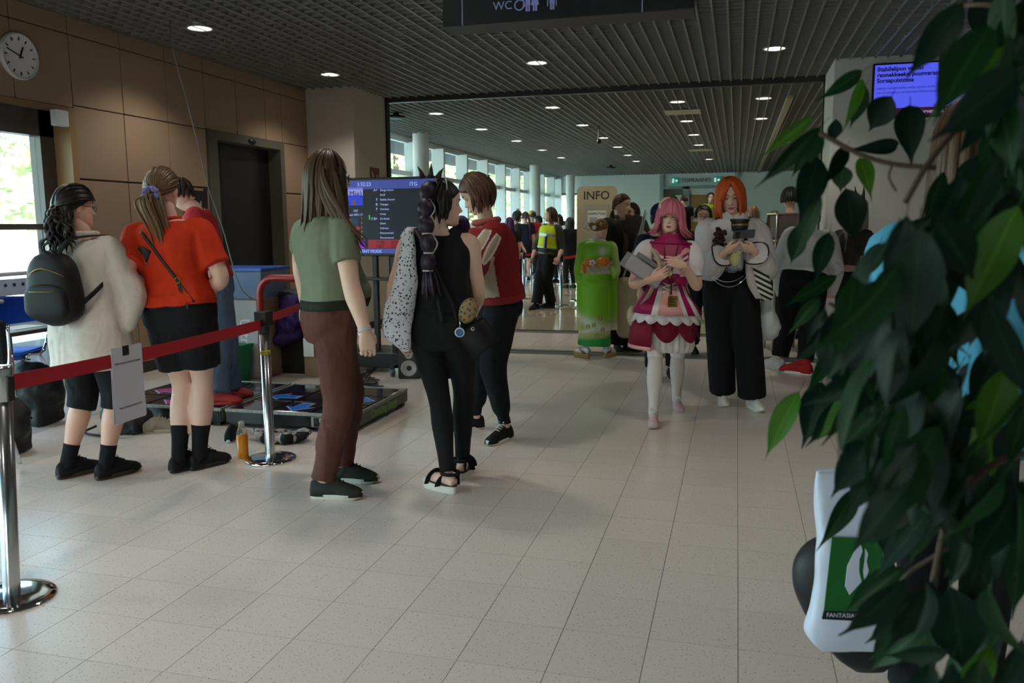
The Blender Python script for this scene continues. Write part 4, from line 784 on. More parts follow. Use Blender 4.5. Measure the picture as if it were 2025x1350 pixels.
for sx in (-1, 1): g.tube([B.hp(sx*.033+.023*math.cos(q), .102-.004*abs(math.cos(q)), -.002+.019*math.sin(q)) for q in np.linspace(0, 2*PI, 21)], .0022, 6); g.tube([B.hp(sx*.056, .100, .004), B.hp(sx*.077, .05, .006), B.hp(sx*.079, -.01, .01)], .002, 6)
g.tube([B.hp(-.011, .104, .003), B.hp(0, .108, .005), B.hp(.011, .104, .003)], .002, 6); B.put(g, 'glasses', M_black)
PD = B
def skirt(B, c, prof, n=96, thick=.006, ang0=0.):     # prof: (z, rx, ry, wave_amp, waves, phase); outer down, inner up
    r, f = B.ax(0); a = np.arange(n)/n*2*PI; out = []
    def rg(q, d):
        z, rx, ry, wa, wn, ph = q; k = 1+wa*np.cos(a*wn+ph); return c+np.cos(a)[:, None]*r*((rx-d)*k)[:, None]+np.sin(a)[:, None]*f*((ry-d)*k)[:, None]+np.array([0, 0, 1.])*(z-c[2])
    RR = [rg(q, 0) for q in prof]+[rg(q, thick) for q in prof[::-1]]; return G().rings(RR, closed=True)
def vloft(rows, D, dd, depth, n=20, k=2.4):     # hanging bag: rows (y_px, xl_px, xr_px), built at view depth D+dd, half thickness `depth` list
    RR = []; d0 = np.array(depth if hasattr(depth, '__len__') else [depth]*len(rows), float); A_ = smoothpath(np.column_stack([np.array(rows, float), d0]), 5); rows = A_[:, :3]; depth = A_[:, 3]
    for i, (y, xl, xr) in enumerate(rows):
        p0, p1 = at(xl, y, D+dd), at(xr, y, D+dd); c = (p0+p1)/2; w = np.linalg.norm(p1-p0)/2; d = depth[i] if hasattr(depth, '__len__') else depth; a = np.arange(n)/n*2*PI
        RR.append(c+(np.sign(np.cos(a))*np.abs(np.cos(a))**(2/k)*w)[:, None]*VR+(np.sign(np.sin(a))*np.abs(np.sin(a))**(2/k)*d)[:, None]*VH)
    return G().rings(RR)
def free(g, name, m, label, cat, c, **k):
    g.v = [v-np.asarray(c) for v in g.v]; return tag(g.build(name, m, loc=tuple(c), **k), label, cat)
def sub(g, name, m, t, **k): g.v = [v-np.array(t.location) for v in g.v]; return g.build(name, m, t, **k)
# ---- E: woman in black with a purple bubble ponytail
f = (fl(893, 976)+fl(915, 945))/2
B, D = mk('woman in sleeveless black outfit with a purple bubble ponytail', 1.71, f, 872, 868, 5, 8, (877, 404), (-58, 4, 4), skin=SK[1], wm=1.05, hm=1.12, bust=.02)
B.arm(-1, (776, 582, 'f'), (792, 660, 'f')); B.arm(1, (946, 578, 'f'), (928, 640, 'f'))
M_san = cloth('black_sandal', '141416'); M_plat = mat('white_platform', 'd2cec6', .6)
for sd, p, yw in ((-1, (886, 973), 62), (1, (915, 944), 10)):
    a = fl(*p); B.leg(sd, a+np.array([0, 0, .10])); o, M = shoe(B, sd, a, yw, 0, .26, M_san, M_plat, style='sandal', sole_h=.045)
    ft = G().tube(smoothpath([(0, -.055, .06), (0, 0, .075), (0, .08, .062), (0, .165, .05)], 4), None or [.026, .030, .032, .034, .034, .034, .036, .036, .036, .036, .034, .03, .018], 14); V, N, F = solid(ft, .006, 2); V = np.array([M@Vector(v) for v in V]); B.fine.add(V, F)
    for q, w in ((.115, .048), (.03, .040)):
        st = G().tube([(0+.044*math.cos(u_), q-.012*math.sin(u_), .045+w*math.sin(u_)) for u_ in np.linspace(-.15, PI+.15, 15)], None or .0, 8, 0, ([.026]*15, [.005]*15), up=(0, 0, 1)); st.xf(M); B.put(st, 'sandal_strap', M_san, o)
    st = G().tube([(.046*math.cos(u_), -.02+.05*math.sin(u_), .115) for u_ in np.linspace(0, 2*PI, 21)], .010, 8); st.xf(M); B.put(st, 'ankle_strap', M_san, o); st = G().bbox(.02, .028, -.07, -.03, .05, .11, .003); st.xf(M); B.put(st, 'heel_strap', M_san, o)
    sl = G().rings([np.stack([np.cos(np.arange(20)/20*2*PI)*.043*1.0, -.062+.26*.5*.9+np.sin(np.arange(20)/20*2*PI)*.122, np.full(20, z)], -1) for z in (.045, .053)]); sl.xf(M); B.put(sl, 'insole', M_solek, o)
B.mkbody(); B.eyes(brow='1a1414', iris='2e3a2a', lip='a0605c')
for sd in (-1, 1): S, E, W_ = B.J['a%d' % sd]; B.hand(sd, nrm(W_-E), -sd*B.ax(.5)[0], .45)
B.finish()
g = G(); B.torso(g, -.24, .30, .010)
for sd in (-1, 1): B.pant(g, sd, .985, [(-.15, .085), (0, .102), (.2, .090), (.45, .066), (.55, .062), (.66, .064), (.85, .048), (1, .043)])
B.wear(g, 'leggings', cloth('black_leggings', '121216', .8, fold=.25), amp=.0015)
g = G(); B.torso(g, .16, .955, .014, 16, lambda t: (-.012*(t > .85), .004, .006*(t < .4))); 
for sd in (-1, 1): g.tube([B.N-nrm(B.N-B.P)*.02+B.ax(.9)[0]*sd*.05, B.shoulder(sd)-B.ax(.9)[0]*sd*.045+np.array([0, 0, .015]), B.shoulder(sd)-B.ax(.9)[0]*sd*.06+np.array([0, 0, -.10])], [.05, .052, .06], 12)
B.wear(g, 'top', cloth('black_linen', '17171b', .85), amp=.004, seed=4)
Hk = hairmat('hair_black', '0b090a', '1d1716'); P = [drape(B, random.uniform(82, 278), random.uniform(5, 45), random.uniform(80, 108), random.uniform(.03, .075), .014+.012*random.random(), .04, jit=.2, n=4) for _ in range(80)]
locks(B, 'hair', Hk, P, .019, .009, capg=cap(lambda ph: 58+58*(1-math.cos(R(ph)))/2, .016))
Hp_ = hairmat('hair_purple', '150a16', '33203a'); g = G(); pts = [(850, 362), (842, 395), (842, 430), (845, 462), (848, 500), (846, 535)]; DD = [D-.06, D-.12, D-.16, D-.19, D-.2, D-.2]; W3 = [at(*p, d) for p, d in zip(pts, DD)]
Q = smoothpath(W3, 10); k = np.linspace(0, len(W3)-1, len(Q)); rad = .022+.020*np.abs(np.sin(k*PI))**.7; g.tube(Q, rad, 20); g.uv[-1][:, 0] *= 3; B.put(g, 'ponytail', Hp_)
P = [smoothpath([W3[-1]+o_*.010, at(848, 556, D-.21)+o_*np.array([.013, .012, .006]), at(850+o_[0]*2, 588+o_[2]*5, D-.21)+o_*np.array([.012, .012, 0])], 4) for o_ in np.random.default_rng(3).normal(size=(46, 3))]
locks(B, 'ponytail_end', Hp_, P, .010, .006)
for p in W3[1:]: o = G().tube([p+VR*.024*math.cos(q)+VH*.024*math.sin(q) for q in np.linspace(0, 2*PI, 17)], .005, 6); B.put(o, 'hair_cord', mat('silver_cord', 'b8b4b0', .4))
for a_, b_ in ((1, 2), (3, 4)): o = G().tube(smoothpath([W3[a_]+VR*.024-VH*.01, (W3[a_]+W3[b_])/2+VR*.05-VH*.02, W3[b_]+VR*.024-VH*.01], 5), .0035, 6); B.put(o, 'hair_cord', MATS['silver_cord'])
o = G().tube([B.hw([scalp(t, -88 if t < 0 else 88, .030)])[0] if False else B.hw([scalp(abs(t), 270 if t < 0 else 90, .028)])[0] for t in np.linspace(-75, 75, 19)], .0035, 6); B.put(o, 'headband', MATS['silver_cord'])
for dx, h in ((-14, 24), (2, 30), (16, 20)): p = at(850+dx, 352, D-.06); o = G().tube([p, p+np.array([0, 0, h/376*.55])+VR*dx*.0008, p+np.array([0, 0, h/376])+VR*dx*.002], [.018, .010, .001], 8); B.put(o, 'hair_spike', Hp_)
# patterned shopping bag on her left shoulder
def printmat(name, base, ink, s1=38, th=.56):
    m = mat(name, base, .6); nt = m.node_tree; L = nt.links; b = nt.nodes['Principled BSDF']; tc = nt.nodes.new('ShaderNodeTexCoord'); v = nt.nodes.new('ShaderNodeTexVoronoi'); v.inputs['Scale'].default_value = s1; L.new(tc.outputs['Object'], v.inputs[0])
    n = nt.nodes.new('ShaderNodeTexNoise'); n.inputs['Scale'].default_value = s1*2.4; n.inputs['Detail'].default_value = 1; L.new(tc.outputs['Object'], n.inputs[0]); mu = nt.nodes.new('ShaderNodeMath'); mu.operation = 'SUBTRACT'; L.new(n.outputs[0], mu.inputs[0]); L.new(v.outputs['Distance'], mu.inputs[1])
    cr = nt.nodes.new('ShaderNodeValToRGB'); cr.color_ramp.elements[0].position = .18; cr.color_ramp.elements[1].position = .22; cr.color_ramp.elements[0].color = lin(base); cr.color_ramp.elements[1].color = lin(ink); L.new(mu.outputs[0], cr.inputs[0]); L.new(cr.outputs[0], b.inputs['Base Color']); return m
rows = [(457, 799, 818), (480, 793, 822), (520, 784, 822), (555, 777, 826), (580, 769, 826), (610, 763, 818), (640, 758, 814), (665, 764, 813), (682, 778, 812), (695, 795, 810)]; c = at(795, 600, D-.12); t = thing('patterned_tote', 'white shopping bag with black doodle print on the shoulder of the black outfit', 'tote bag', tuple(c)); g = vloft(rows, D, -.12, [.02, .025, .035, .045, .055, .06, .06, .05, .035, .01], 24)
V = g.arr(); nn = nz(V, 14, 2); g.v = [V+np.outer(nn*.010, VR)+np.outer(nz(V, 12, 5)*.012, VH)]; sub(g, 'bag_body', printmat('doodle_print', 'c9cad6', '15151c', 62), t)
q = smoothpath([at(800, 470, D-.12), at(812, 452, D-.06), at(818, 455, D+.06), at(815, 500, D+.12)], 5); sub(ribbon(q, .05, .006, VR), 'strap', MATS['doodle_print'], t)
# black bucket bag with leopard pouch and charm on her right hip
t = thing('bucket_bag', 'black leather bucket bag with round charm on her right hip', 'handbag', tuple(at(945, 670, D-.10)))
RR = []; ax0 = at(928, 645, D-.12); ax1 = at(962, 690, D-.12); ua = nrm(ax1-ax0); wa = nrm(np.cross(ua, VH))
for q, w, d in ((0, .085, .05), (.1, .09, .055), (.5, .093, .06), (.9, .092, .06), (1.0, .085, .055)): a = np.arange(24)/24*2*PI; RR.append(ax0+(ax1-ax0)*q+(np.cos(a)*w)[:, None]*wa+(np.sin(a)*d)[:, None]*VH)
sub(G().rings(RR), 'bag_body', ML, t); o = G().tube([at(935, 650, D-.185)+VR*.008*math.cos(a)+np.array([0, 0, .008*math.sin(a)]) for a in np.linspace(0, 2*PI, 13)], .002, 6); sub(o, 'stud', M_chrome, t)
q = smoothpath([at(905, 640, D-.15), at(895, 600, D-.17), at(868, 550, D-.19), at(840, 490, D-.17), at(822, 455, D-.08)], 6); sub(ribbon(q, .018, .005, VR), 'strap', ML, t)
q = smoothpath([at(862, 565, D-.19), at(868, 600, D-.19), at(876, 640, D-.19)], 5); sub(ribbon(q, .022, .005, VR), 'strap_end', ML, t)
t2 = thing('leopard_pouch', 'small round leopard print pouch tucked above the bucket bag', 'pouch', tuple(at(926, 612, D-.17))); RR = []
for q in np.linspace(0, 1, 9): a = np.arange(22)/22*2*PI; rr = .062*math.sin(PI*(.12+.76*q))**.4; RR.append(at(926, 614, D-.17)+VH*(q-.5)*.04+(np.cos(a)*rr*.8)[:, None]*VR+(np.sin(a)*rr*1.1)[:, None]*np.array([.2, 0, 1.]))
sub(G().rings(RR), 'pouch_body', printmat('leopard_print', '8a7350', '1a1410', 60), t2)
c = at(909, 657, D-.2); t3 = thing('bag_charm', 'round blue and white charm hanging on a chain by the bucket bag', 'charm', tuple(c)); fm = frame(c, VR, (0, 0, 1)); o = G().lathe([(0, 0), (.024, 0), (.026, .003), (.024, .006), (0, .006)], 28, cap=False); o.xf(fm); sub(o, 'disc', M_frame, t3); o = G().lathe([(0, .0061), (.021, .0065)], 24, cap=False); o.xf(fm); sub(o, 'print', mat('charm_blue', '2a5a8c', .4, var=.5, vs_=60), t3)
sub(G().tube([c+np.array([0, 0, .026]), at(910, 640, D-.2), at(906, 622, D-.19)], .003, 6), 'chain', M_chrome, t3)

# ---- F: person in red knit jacket leaning in
f = (fl(998, 872)+fl(945, 850))/2
B, D = mk('person in red knit college jacket with beige panels bending the head down', 1.79, f, 985, 962, 125, 112, (942, 384), (108, 34, 0), skin=SK[1], wm=1.12, fm=1.12, nzf=.815, nd=-.02, shw=.185)
B.arm(-1, (938, 530, 'n'), (905, 560, 'f')); B.arm(1, (930, 520, 'f'), (900, 560, 'f'))
M_run = cloth('black_runner', '161619', .7)
for sd, p, yw in ((-1, (1000, 869), 160), (1, (940, 848), 130)): a = fl(*p); B.leg(sd, a+np.array([0, 0, .085])); o, M = shoe(B, sd, a, yw, 0, .285, M_run, M_solew, lace_m=M_lacew)
x = G().bbox(.040, .048, .0, .014, .02, .075, .002).bbox(.042, .049, .022, .032, .02, .072, .002).bbox(.042, .049, .004, .03, .045, .052, .002); x.xf(M if False else shoe(B, -1, fl(1000, 869), 160, 0, .01, M_run, M_run, style='sandal')[1]) if False else None
B.mkbody(); B.eyes(brow='3a2820'); B.finish()
g = G(); B.torso(g, -.22, .12, .018)
for sd in (-1, 1): B.pant(g, sd, .97, [(-.15, .095), (0, .118), (.2, .112), (.45, .092), (.6, .085), (.85, .066), (.90, .046), (.97, .046)])
B.wear(g, 'joggers', cloth('black_jogger', '121318', .85), amp=.006, seed=6)
g = G(); B.torso(g, -.02, .985, .040, 18, lambda t: (.01*math.sin(PI*t), .02*math.sin(PI*t), .02*math.sin(PI*t)))
for sd in (-1, 1): B.sleeve(g, sd, .92, [(-.14, .075), (0, .095), (.3, .088), (.5, .082), (.8, .070), (.92, .050)])
def jm(L, C):
    x, y, z = L.T; t = ((C-B.P)@nrm(B.N-B.P))/np.linalg.norm(B.N-B.P); m = np.zeros(len(L)); m[(x < -.06) & (t > .09) & (t < .62) & (np.abs(y-.01-.02*(.6-t)) < .012+.10*(.62-t))] = 1; S, E, W_ = B.J['a-1']; d = E-S; k = ((C-S)@d)/(d@d); sv = nrm(np.cross(nrm(d), -VH)); la = (C-S)@sv; fr = (C-S-np.outer(k, d))@(-VH); on = (fr > .015) & (k > .12) & (k < 1.0); ww = .030*np.sin(PI*np.clip(k, 0, 1))**.5; m[on & (np.abs(la-.045) < ww)] = 1; m[on & (np.abs(la+.035) < ww*.8)] = 1; m[on & (np.abs(np.abs(la-.045)-ww) < .006)] = 3; m[on & (np.abs(np.abs(la+.035)-ww*.8) < .006)] = 3; m[t < .065] = 2; m[(t > .96)] = 2; return m
PAL = np.array([lin(c)[:3] for c in ('7d2023', 'a89880', '8a2a2c', 'cfc8be')]); B.wear(g, 'jacket', vcol('knit_dye', .95, .6, 400, .2), vox=.0065, amp=.005, f=9, seed=7, dye=lambda L, V: PAL[jm(L, V).astype(int)])
g = G().tube([B.N+B.ax(1)[0]*.078*math.cos(q)+B.ax(1)[1]*.078*math.sin(q)+np.array([0, 0, .018]) for q in np.linspace(0, 2*PI, 25)], .024, 10); B.put(g, 'collar', mat('striped_rib', '9a4a48', .9, var=.5, vs_=60, stretch=(1, 1, 6)))
P = [drape(B, random.uniform(72, 288), random.uniform(4, 40), random.uniform(82, 104), random.uniform(.05, .13), .016+.016*random.random(), .03, jit=.2, curl=-.03, n=6) for _ in range(110)]
locks(B, 'hair', hairmat('hair_chestnut', '33221a', '6a4a36'), P, .021, .010, capg=cap(lambda ph: 62+54*(1-math.cos(R(ph)))/2, .020)); o = G().tube([B.hw([scalp(72, 190+q, .040)])[0] for q in np.linspace(-16, 16, 6)], .008, 8); B.put(o, 'hair_clip', mat('grey_clip', '7a7480', .4))

# ---- G: woman in green kimono, seen from behind
f = (fl(1152, 708)+fl(1200, 706))/2; f[2] = 0
B, D = mk('woman in lime green kimono with orange bow seen from behind', 1.53, f, 1178, 1182, 12, 12, (1188, 455), (-35, 14, 0), skin=SK[1], pz=.56, nzf=.84, vox=.011)
B.arm(-1, (1146, 530, 'f'), (1150, 560, 'f')); B.arm(1, (1216, 535, 'f'), (1200, 555, 'f'))
M_zori = mat('zori_straw', '9a7a4a', .7); C_tabi = cloth('white_tabi', 'cfc9cc')
for sd, p, yw in ((-1, (1158, 708), 58), (1, (1200, 707), -22)):
    a = fl(*p); a[2] = 0; B.leg(sd, a+np.array([0, 0, .13])); o, M = shoe(B, sd, a, yw, 0, .235, M_zori, M_zori, style='sandal', sole_h=.055)
    ft = G().tube(smoothpath([(0, -.05, .075), (0, 0, .10), (0, .07, .078), (0, .15, .068)], 4), [.026, .03, .034, .036, .036, .034, .034, .033, .032, .03, .028, .024, .015], 12); ft.xf(M); B.put(ft, 'tabi_sock', C_tabi, o)
    for sx in (-1, 1): st = G().tube([M@Vector(q) for q in ((sx*.036, .0, .058), (sx*.03, .05, .098), (0, .09, .105))], .006, 6); B.put(st, 'thong', mat('zori_thong', '5a3a3a', .6), o)
B.mkbody(); B.eyes(); B.finish()
g = G(); B.torso(g, -.12, .97, .028, 16, hem(.165, .125, .135, 0)); c = np.array([B.P[0], B.P[1], 0]); r_, f_ = B.ax(0); RR = []
for z, w, d, o_ in ((.14, .185, .15, -.012), (.35, .17, .145, -.008), (.6, .165, .145, 0), (.8, .16, .14, 0), (.95, .15, .13, 0)): a = np.arange(30)/30*2*PI; RR.append(c+r_*o_+(np.cos(a)*w)[:, None]*r_+(np.sin(a)*d)[:, None]*f_+np.array([0, 0, z]))
g.rings(RR)
for sd in (-1, 1): B.sleeve(g, sd, .95, [(-.14, .055), (0, .066), (.3, .066), (.6, .072), (.95, .08)])
for sd, xs in ((-1, (1147, 545, 1150, 628)), (1, (1213, 545, 1213, 652))):
    p0 = at(xs[0], xs[1], D+.03); p1 = at(xs[2], xs[3], D+.03); q = [p0+(p1-p0)*k for k in np.linspace(-.25, 1, 8)]; g.tube(q, None or .05, 14, 0, ([.048]*8, [.022]*8), up=VR if False else VH)
grn = np.array(lin('79b81e')[:3]); 
def kd(L, V):
    z = V[:, 2]; x = L[:, 0]; c = np.tile(grn, (len(V), 1)); lt = np.array(lin('b4bd7a')[:3]); wh = np.array(lin('d8d8cc')[:3]); dk = np.array(lin('148a30')[:3]); tn = np.array(lin('a3925a')[:3])
    def mixi(m, col): return c*(1-m[:, None])+col*m[:, None]
    n = nz(V, 5, 1); n2 = nz(V, 9, 2)
    c = mixi(sstep(.55, .35, z+.10*n+.10*x)*.9, lt*.55+tn*.45); c = mixi(np.exp(-((z-.40+.25*x+.05*n)/.05)**2)*.75, wh); c = mixi(sstep(.27, .20, z+.05*n2-.06*x), dk); c = mixi(np.exp(-((z-.30-.05*n)/.02)**2)*.6, wh)
    c = mixi(np.exp(-((x-.07)/.05)**2-((z-1.17)/.05)**2)*.8, wh); c = mixi(sstep(.17, .20, x)*sstep(.8, 1.0, z)*.75, lt)
    for px, pz_ in ((.05, .45), (-.02, .38), (.08, .33), (-.08, .36), (.02, .26)): d = np.hypot(x-px, z-pz_); c = mixi((np.abs(d-.016) < .007)*1., np.array(lin('8a6a3a')[:3])); c = mixi((d < .009)*1., np.array(lin('e0c0b0')[:3]))
    return np.clip(c, 0, 1)
B.wear(g, 'kimono', vcol('kimono_silk', .55), vox=.010, amp=.004, f=9, seed=9, dye=kd)
g = G(); B.torso(g, .98, 1.04, .022, 3); B.put(g, 'under_collar', C_tabi); g = G(); B.torso(g, .90, .985, .034, 4, lambda t: (-.02, 0, .0)); B.put(g, 'collar', mat('kimono_green', '79b81e', .55))
g = G()
for t0_ in (0,): B.torso(g, .17, .44, .040, 8)
o = B.put(g, 'obi', mat('obi_brocade', 'b9b39a', .5, var=.55, vs_=26)); bk = lambda x, z, d=.185: B.P+np.array([0, 0, 1])*(z-B.P[2])+B.ax(.3)[0]*x-B.ax(.3)[1]*d
M_or = mat('orange_silk', 'd07a1c', .45, var=.35, vs_=25)
g = G(); Mr = frame((0, 0, 0), B.ax(.3)[0], (0, 0, 1)).to_3x3().to_4x4(); g.ball(bk(.055, 1.065), (.085, .045, .035), 16, 0, Mr@Matrix.Rotation(R(18), 4, 'Z')); g.ball(bk(-.09, 1.05), (.055, .05, .03), 16, 0, Mr@Matrix.Rotation(R(-20), 4, 'Z')); g.ball(bk(-.135, .985), (.028, .06, .022), 14, 0, Mr@Matrix.Rotation(R(15), 4, 'Z')); g.ball(bk(.0, 1.03), (.12, .02, .02), 12, 0, Mr); B.put(g, 'bow', M_or)
g = G(); [g.ball(bk(-.045+.022*math.cos(q), 1.05+.022*math.sin(q), .225), .017, 8) for q in np.arange(5)/5*2*PI]; B.put(g, 'bow_flower', mat('white_petal', 'cfc6cc', .6)); g = G().ball(bk(.145, 1.05, .15), (.03, .025, .03), 10); B.put(g, 'bow_rosette', mat('pink_petal', 'c08a90', .6))
P = []
tie = B.hp(0, -.115, .02)
for i in range(70): ph = random.choice([1, -1])*random.uniform(0, 165); P.append(pulled(B, ph, (64+42*(1-math.cos(R(ph)))/2)*random.uniform(.6, 1), tie+np.random.default_rng(i).normal(size=3)*.015, .017))
locks(B, 'hair', hairmat('hair_honey', '5a3c20', '9a7030'), P, .018, .009, capg=cap(lambda ph: 64+46*(1-math.cos(R(ph)))/2, .015)); g = G().ball(tie-B.HR@np.array([0, .02, 0]), (.05, .05, .05), 16); B.put(g, 'bun', MATS['hair_honey'])
for dx, dz in ((-.05, .01), (.035, .045), (.05, -.025), (-.02, -.045), (-.01, .05)):
    g = G(); c = tie+B.HR@np.array([dx, -.055, dz]); [g.ball(c+B.HR@np.array([.017*math.cos(q), 0, .017*math.sin(q)]), (.012, .007, .012), 8) for q in np.arange(6)/6*2*PI]; B.put(g, 'hair_flower', MATS['white_petal'])
g = G().ball(B.hp(.055, -.07, .05), (.02, .035, .03), 10); B.put(g, 'hair_ornament', mat('yellow_petal', 'c09a20', .5))
# ---- H: bearded man in a dark robe
f = (fl(1232, 700)+fl(1252, 699))/2+VH*.25; f[2] = 0
B, D = mk('bearded man in dark brown robe standing beside the green kimono', 1.83, f, 1238, 1232, 215, 215, (1231, 408), (243, 2, 0), skin=SK[0], wm=1.1, fm=1.08, shw=.19)
B.arm(1, (1205, 500, 'n'), (1212, 540, 'n')); B.arm(-1, (1278, 505, 'n'), (1263, 475, 'n'))
for sd, p, yw in ((1, (1225, 699), 200), (-1, (1248, 699), 238)): a = fl(*p)+VH*.25; a[2] = 0; B.leg(sd, a+np.array([0, 0, .085])); shoe(B, sd, a, yw, 0, .28, M_shoeb, M_solek)
B.mkbody(); B.eyes(iris='3a3020', brow='3a2618', lip='96584e'); B.hand(-1, nrm(np.array([0, 0, .5])+VR*.6-VH*.4), nrm(-VR*.5-VH*.5), .7, fine=False); S, E, W_ = B.J['a1']; B.hand(1, nrm(W_-E), VH, .5, fine=False); B.finish()
g = G(); B.torso(g, -.2, .1, .02)
for sd in (-1, 1): B.pant(g, sd, .985, [(-.15, .1), (0, .125), (.3, .13), (.6, .125), (1, .12)])
B.wear(g, 'trousers', cloth('wide_black_trousers', '101012', .9), amp=.006)
g = G(); B.torso(g, -.35, .985, .04, 18, hem(.17, .13, .14, .05))
for sd in (-1, 1): B.sleeve(g, sd, .85, [(-.14, .075), (0, .095), (.3, .10), (.6, .11), (.85, .12)])
B.wear(g, 'robe', cloth('dark_brown_linen', '2b2624', .9), amp=.009, f=8, st=(1, 1, .3), seed=11)
for sx in (-1, 1):
    r_, f_ = B.ax(.9); q = smoothpath([B.N+r_*sx*.07-f_*.03+np.array([0, 0, .03]), B.N+r_*sx*.085+f_*.07-np.array([0, 0, .03]), B.N+r_*sx*.05+f_*.155-np.array([0, 0, .2]), B.N+r_*sx*.06+f_*.17-np.array([0, 0, .42])], 5); B.put(G().tube(q, .03, 10, 0, (np.linspace(.03, .05, len(q)), np.linspace(.016, .012, len(q))), up=f_), 'scarf_end', cloth('brown_scarf', '332c28', .9))
Hh = hairmat('hair_auburn', '3a2618', '6a482e'); tie = B.hp(.0, -.115, -.03); P = [pulled(B, sx*ph, (58+48*(1-math.cos(R(ph)))/2)*random.uniform(.6, 1), tie, .017) for ph in np.linspace(0, 165, 34) for sx in (-1, 1)]+[smoothpath([tie, tie+np.array([0, 0, -.06])-B.HR@np.array([0, .02, 0])+o_*.01, tie+np.array([0, 0, -.17])+o_*.015], 3) for o_ in np.random.default_rng(5).normal(size=(16, 3))]
locks(B, 'hair', Hh, P, .017, .008, capg=cap(lambda ph: 58+52*(1-math.cos(R(ph)))/2, .015))
g = G()
for i in range(60): a_ = random.uniform(-70, 70); z_ = random.uniform(-.115, -.082); x_ = .050*math.sin(R(a_)); y_ = .060+.036*math.cos(R(a_)); g.tube([B.hp(x_, y_, z_), B.hp(x_*1.04, y_+.006, z_-.016), B.hp(x_*.9, y_+.004, z_-.034)], [.007, .006, .002], 5)
for i in range(18): x_ = random.uniform(-.024, .024); g.tube([B.hp(x_*.8, .098, -.050), B.hp(x_, .099-.2*abs(x_), -.056), B.hp(x_*1.3, .094-.3*abs(x_), -.063)], [.004, .0035, .001], 5)
B.put(g, 'beard', Hh)
PH = B; DH = D
c = at(1247, 610, D-.28); t = thing('canvas_tote', 'large cream canvas tote bag hanging in front of the bearded man', 'tote bag', tuple(c)); g = vloft([(548, 1226, 1268), (560, 1221, 1272), (600, 1216, 1276), (640, 1216, 1276), (662, 1222, 1270), (668, 1230, 1262)], D, -.28, [.04, .06, .08, .08, .06, .02]); V = g.arr(); g.v = [V+np.outer(nz(V, 9, 2)*.015, VH)]; sub(g, 'bag_body', cloth('cream_canvas', 'b3a68e', .9), t)
for dx in (-12, 8): q = smoothpath([at(1243+dx, 552, D-.3), at(1252+dx*.6, 515, D-.3), at(1262, 478, D-.28)], 5); sub(ribbon(q, .025, .004, VR), 'handle', MATS['cream_canvas'], t)
q = smoothpath([at(1265, 470, D-.3), at(1272, 440, D-.3), at(1276, 420, D-.28)], 5); c = at(1270, 445, D-.3); t = thing('clear_wrapped_stem', 'clear wrapped stem held up by the bearded man', 'flower', tuple(c)); sub(G().tube(q, np.linspace(.03, .012, len(q)), 8), 'wrap', mat('cellophane', 'aeb8b4', .2, alpha=.45), t); sub(G().tube(q+np.array([0, 0, .03]), .008, 6), 'stem', mat('stem_green', '7c8a5a', .6), t)

# ---- I: pink haired person in magenta dress
f = (fl(1290, 848)+fl(1338, 812))/2; f[2] = 0
B, D = mk('person with pink hair in magenta and white frilled dress', 1.615, f, 1318, 1326, 190, 192, (1326, 431), (178, 0, -4), skin=SK[1], wm=.98, bust=.025, vox=.008)
DI = D; PI_ = B
B.arm(1, tuple(at(1252, 560, D-.13)), tuple(at(1290, 552, D-.27))); B.arm(-1, tuple(at(1379, 566, D-.10)), tuple(at(1352, 524, D-.24)))
M_psh = mat('pale_pink_suede', 'c09ea2', .75, var=.12, vs_=30); M_pso = mat('pink_sole', 'b8a0a0', .6)
for sd, p, yw in ((1, (1292, 838), 186), (-1, (1338, 806), 192)): a = fl(*p); a[2] = 0; B.leg(sd, a+np.array([0, 0, .085])); shoe(B, sd, a, yw, 0 if sd > 0 else -4, .25, M_psh, M_pso, lace_m=M_lacew, sole_h=.032)
B.mkbody(); B.eyes(iris='28221e', brow='b06a74', lip='a85a60', look=(.3, .2), lash=.0028)
B.hand(1, nrm(VR*.8+np.array([0, 0, .45])-VH*.2), nrm(VH*.7-VR*.2-np.array([0, 0, .1])), .42, fine=.0028, tcurl=.2)
B.hand(-1, nrm(-VR*.85+np.array([0, 0, .25])-VH*.1), nrm(VH*.8-np.array([0, 0, .2])), .35, fine=.0028); B.finish()
Mmag = cloth('magenta_satin', '9a1450', .5, .06, .05, .3); Mwh = cloth('white_poplin', 'd9d4d4', .7, .04, .1); Mpk = cloth('pink_satin', 'd99a98', .55, .05, .05, .3); Mrd = cloth('raspberry', '7c1030', .65, .08)
for sd in (1, -1):
    Q, F = B.lpath(sd, .44, 1); g = G().tube(np.vstack([Q, Q[-1]+np.array([0, 0, -.03])]), np.concatenate([np.interp(F, [a for a, b in B.LEG], [b for a, b in B.LEG])+.004, [.036]])*B.s, 20); o = B.put(g, 'stocking', mat('white_stocking', 'c9bfba', .7)); Q, F = B.lpath(sd, .42, .48); B.put(G().tube(Q, (np.interp(F, [a for a, b in B.LEG], [b for a, b in B.LEG])+.008)*B.s, 20), 'stocking_cuff', Mwh, o)
def dm(L, C):
    x, y, z = L.T; h = z/B.s; m = np.zeros(len(L)); fr = y > .0
    m[fr & (h > 1.17) & (h < 1.30) & (np.abs(x) < .075) & (h < 1.295-.3*np.abs(x))] = 1
    for k in range(4): m[fr & (h > 1.16) & (np.abs(x) > .045) & (np.abs(x) < .135) & (np.abs((h-1.20-.62*(np.abs(x)-.05))-.045*k+.02) < .011)] = 1
    m[fr & (np.abs(np.hypot((np.abs(x)-.125)*1.0, (h-1.27)*.55)-.055) < .009) & (h > 1.17)] = 2
    m[(h < 1.175) & (h > 1.165) & fr] = 1; return m
g = G(); B.torso(g, .08, .97, .012, 18)
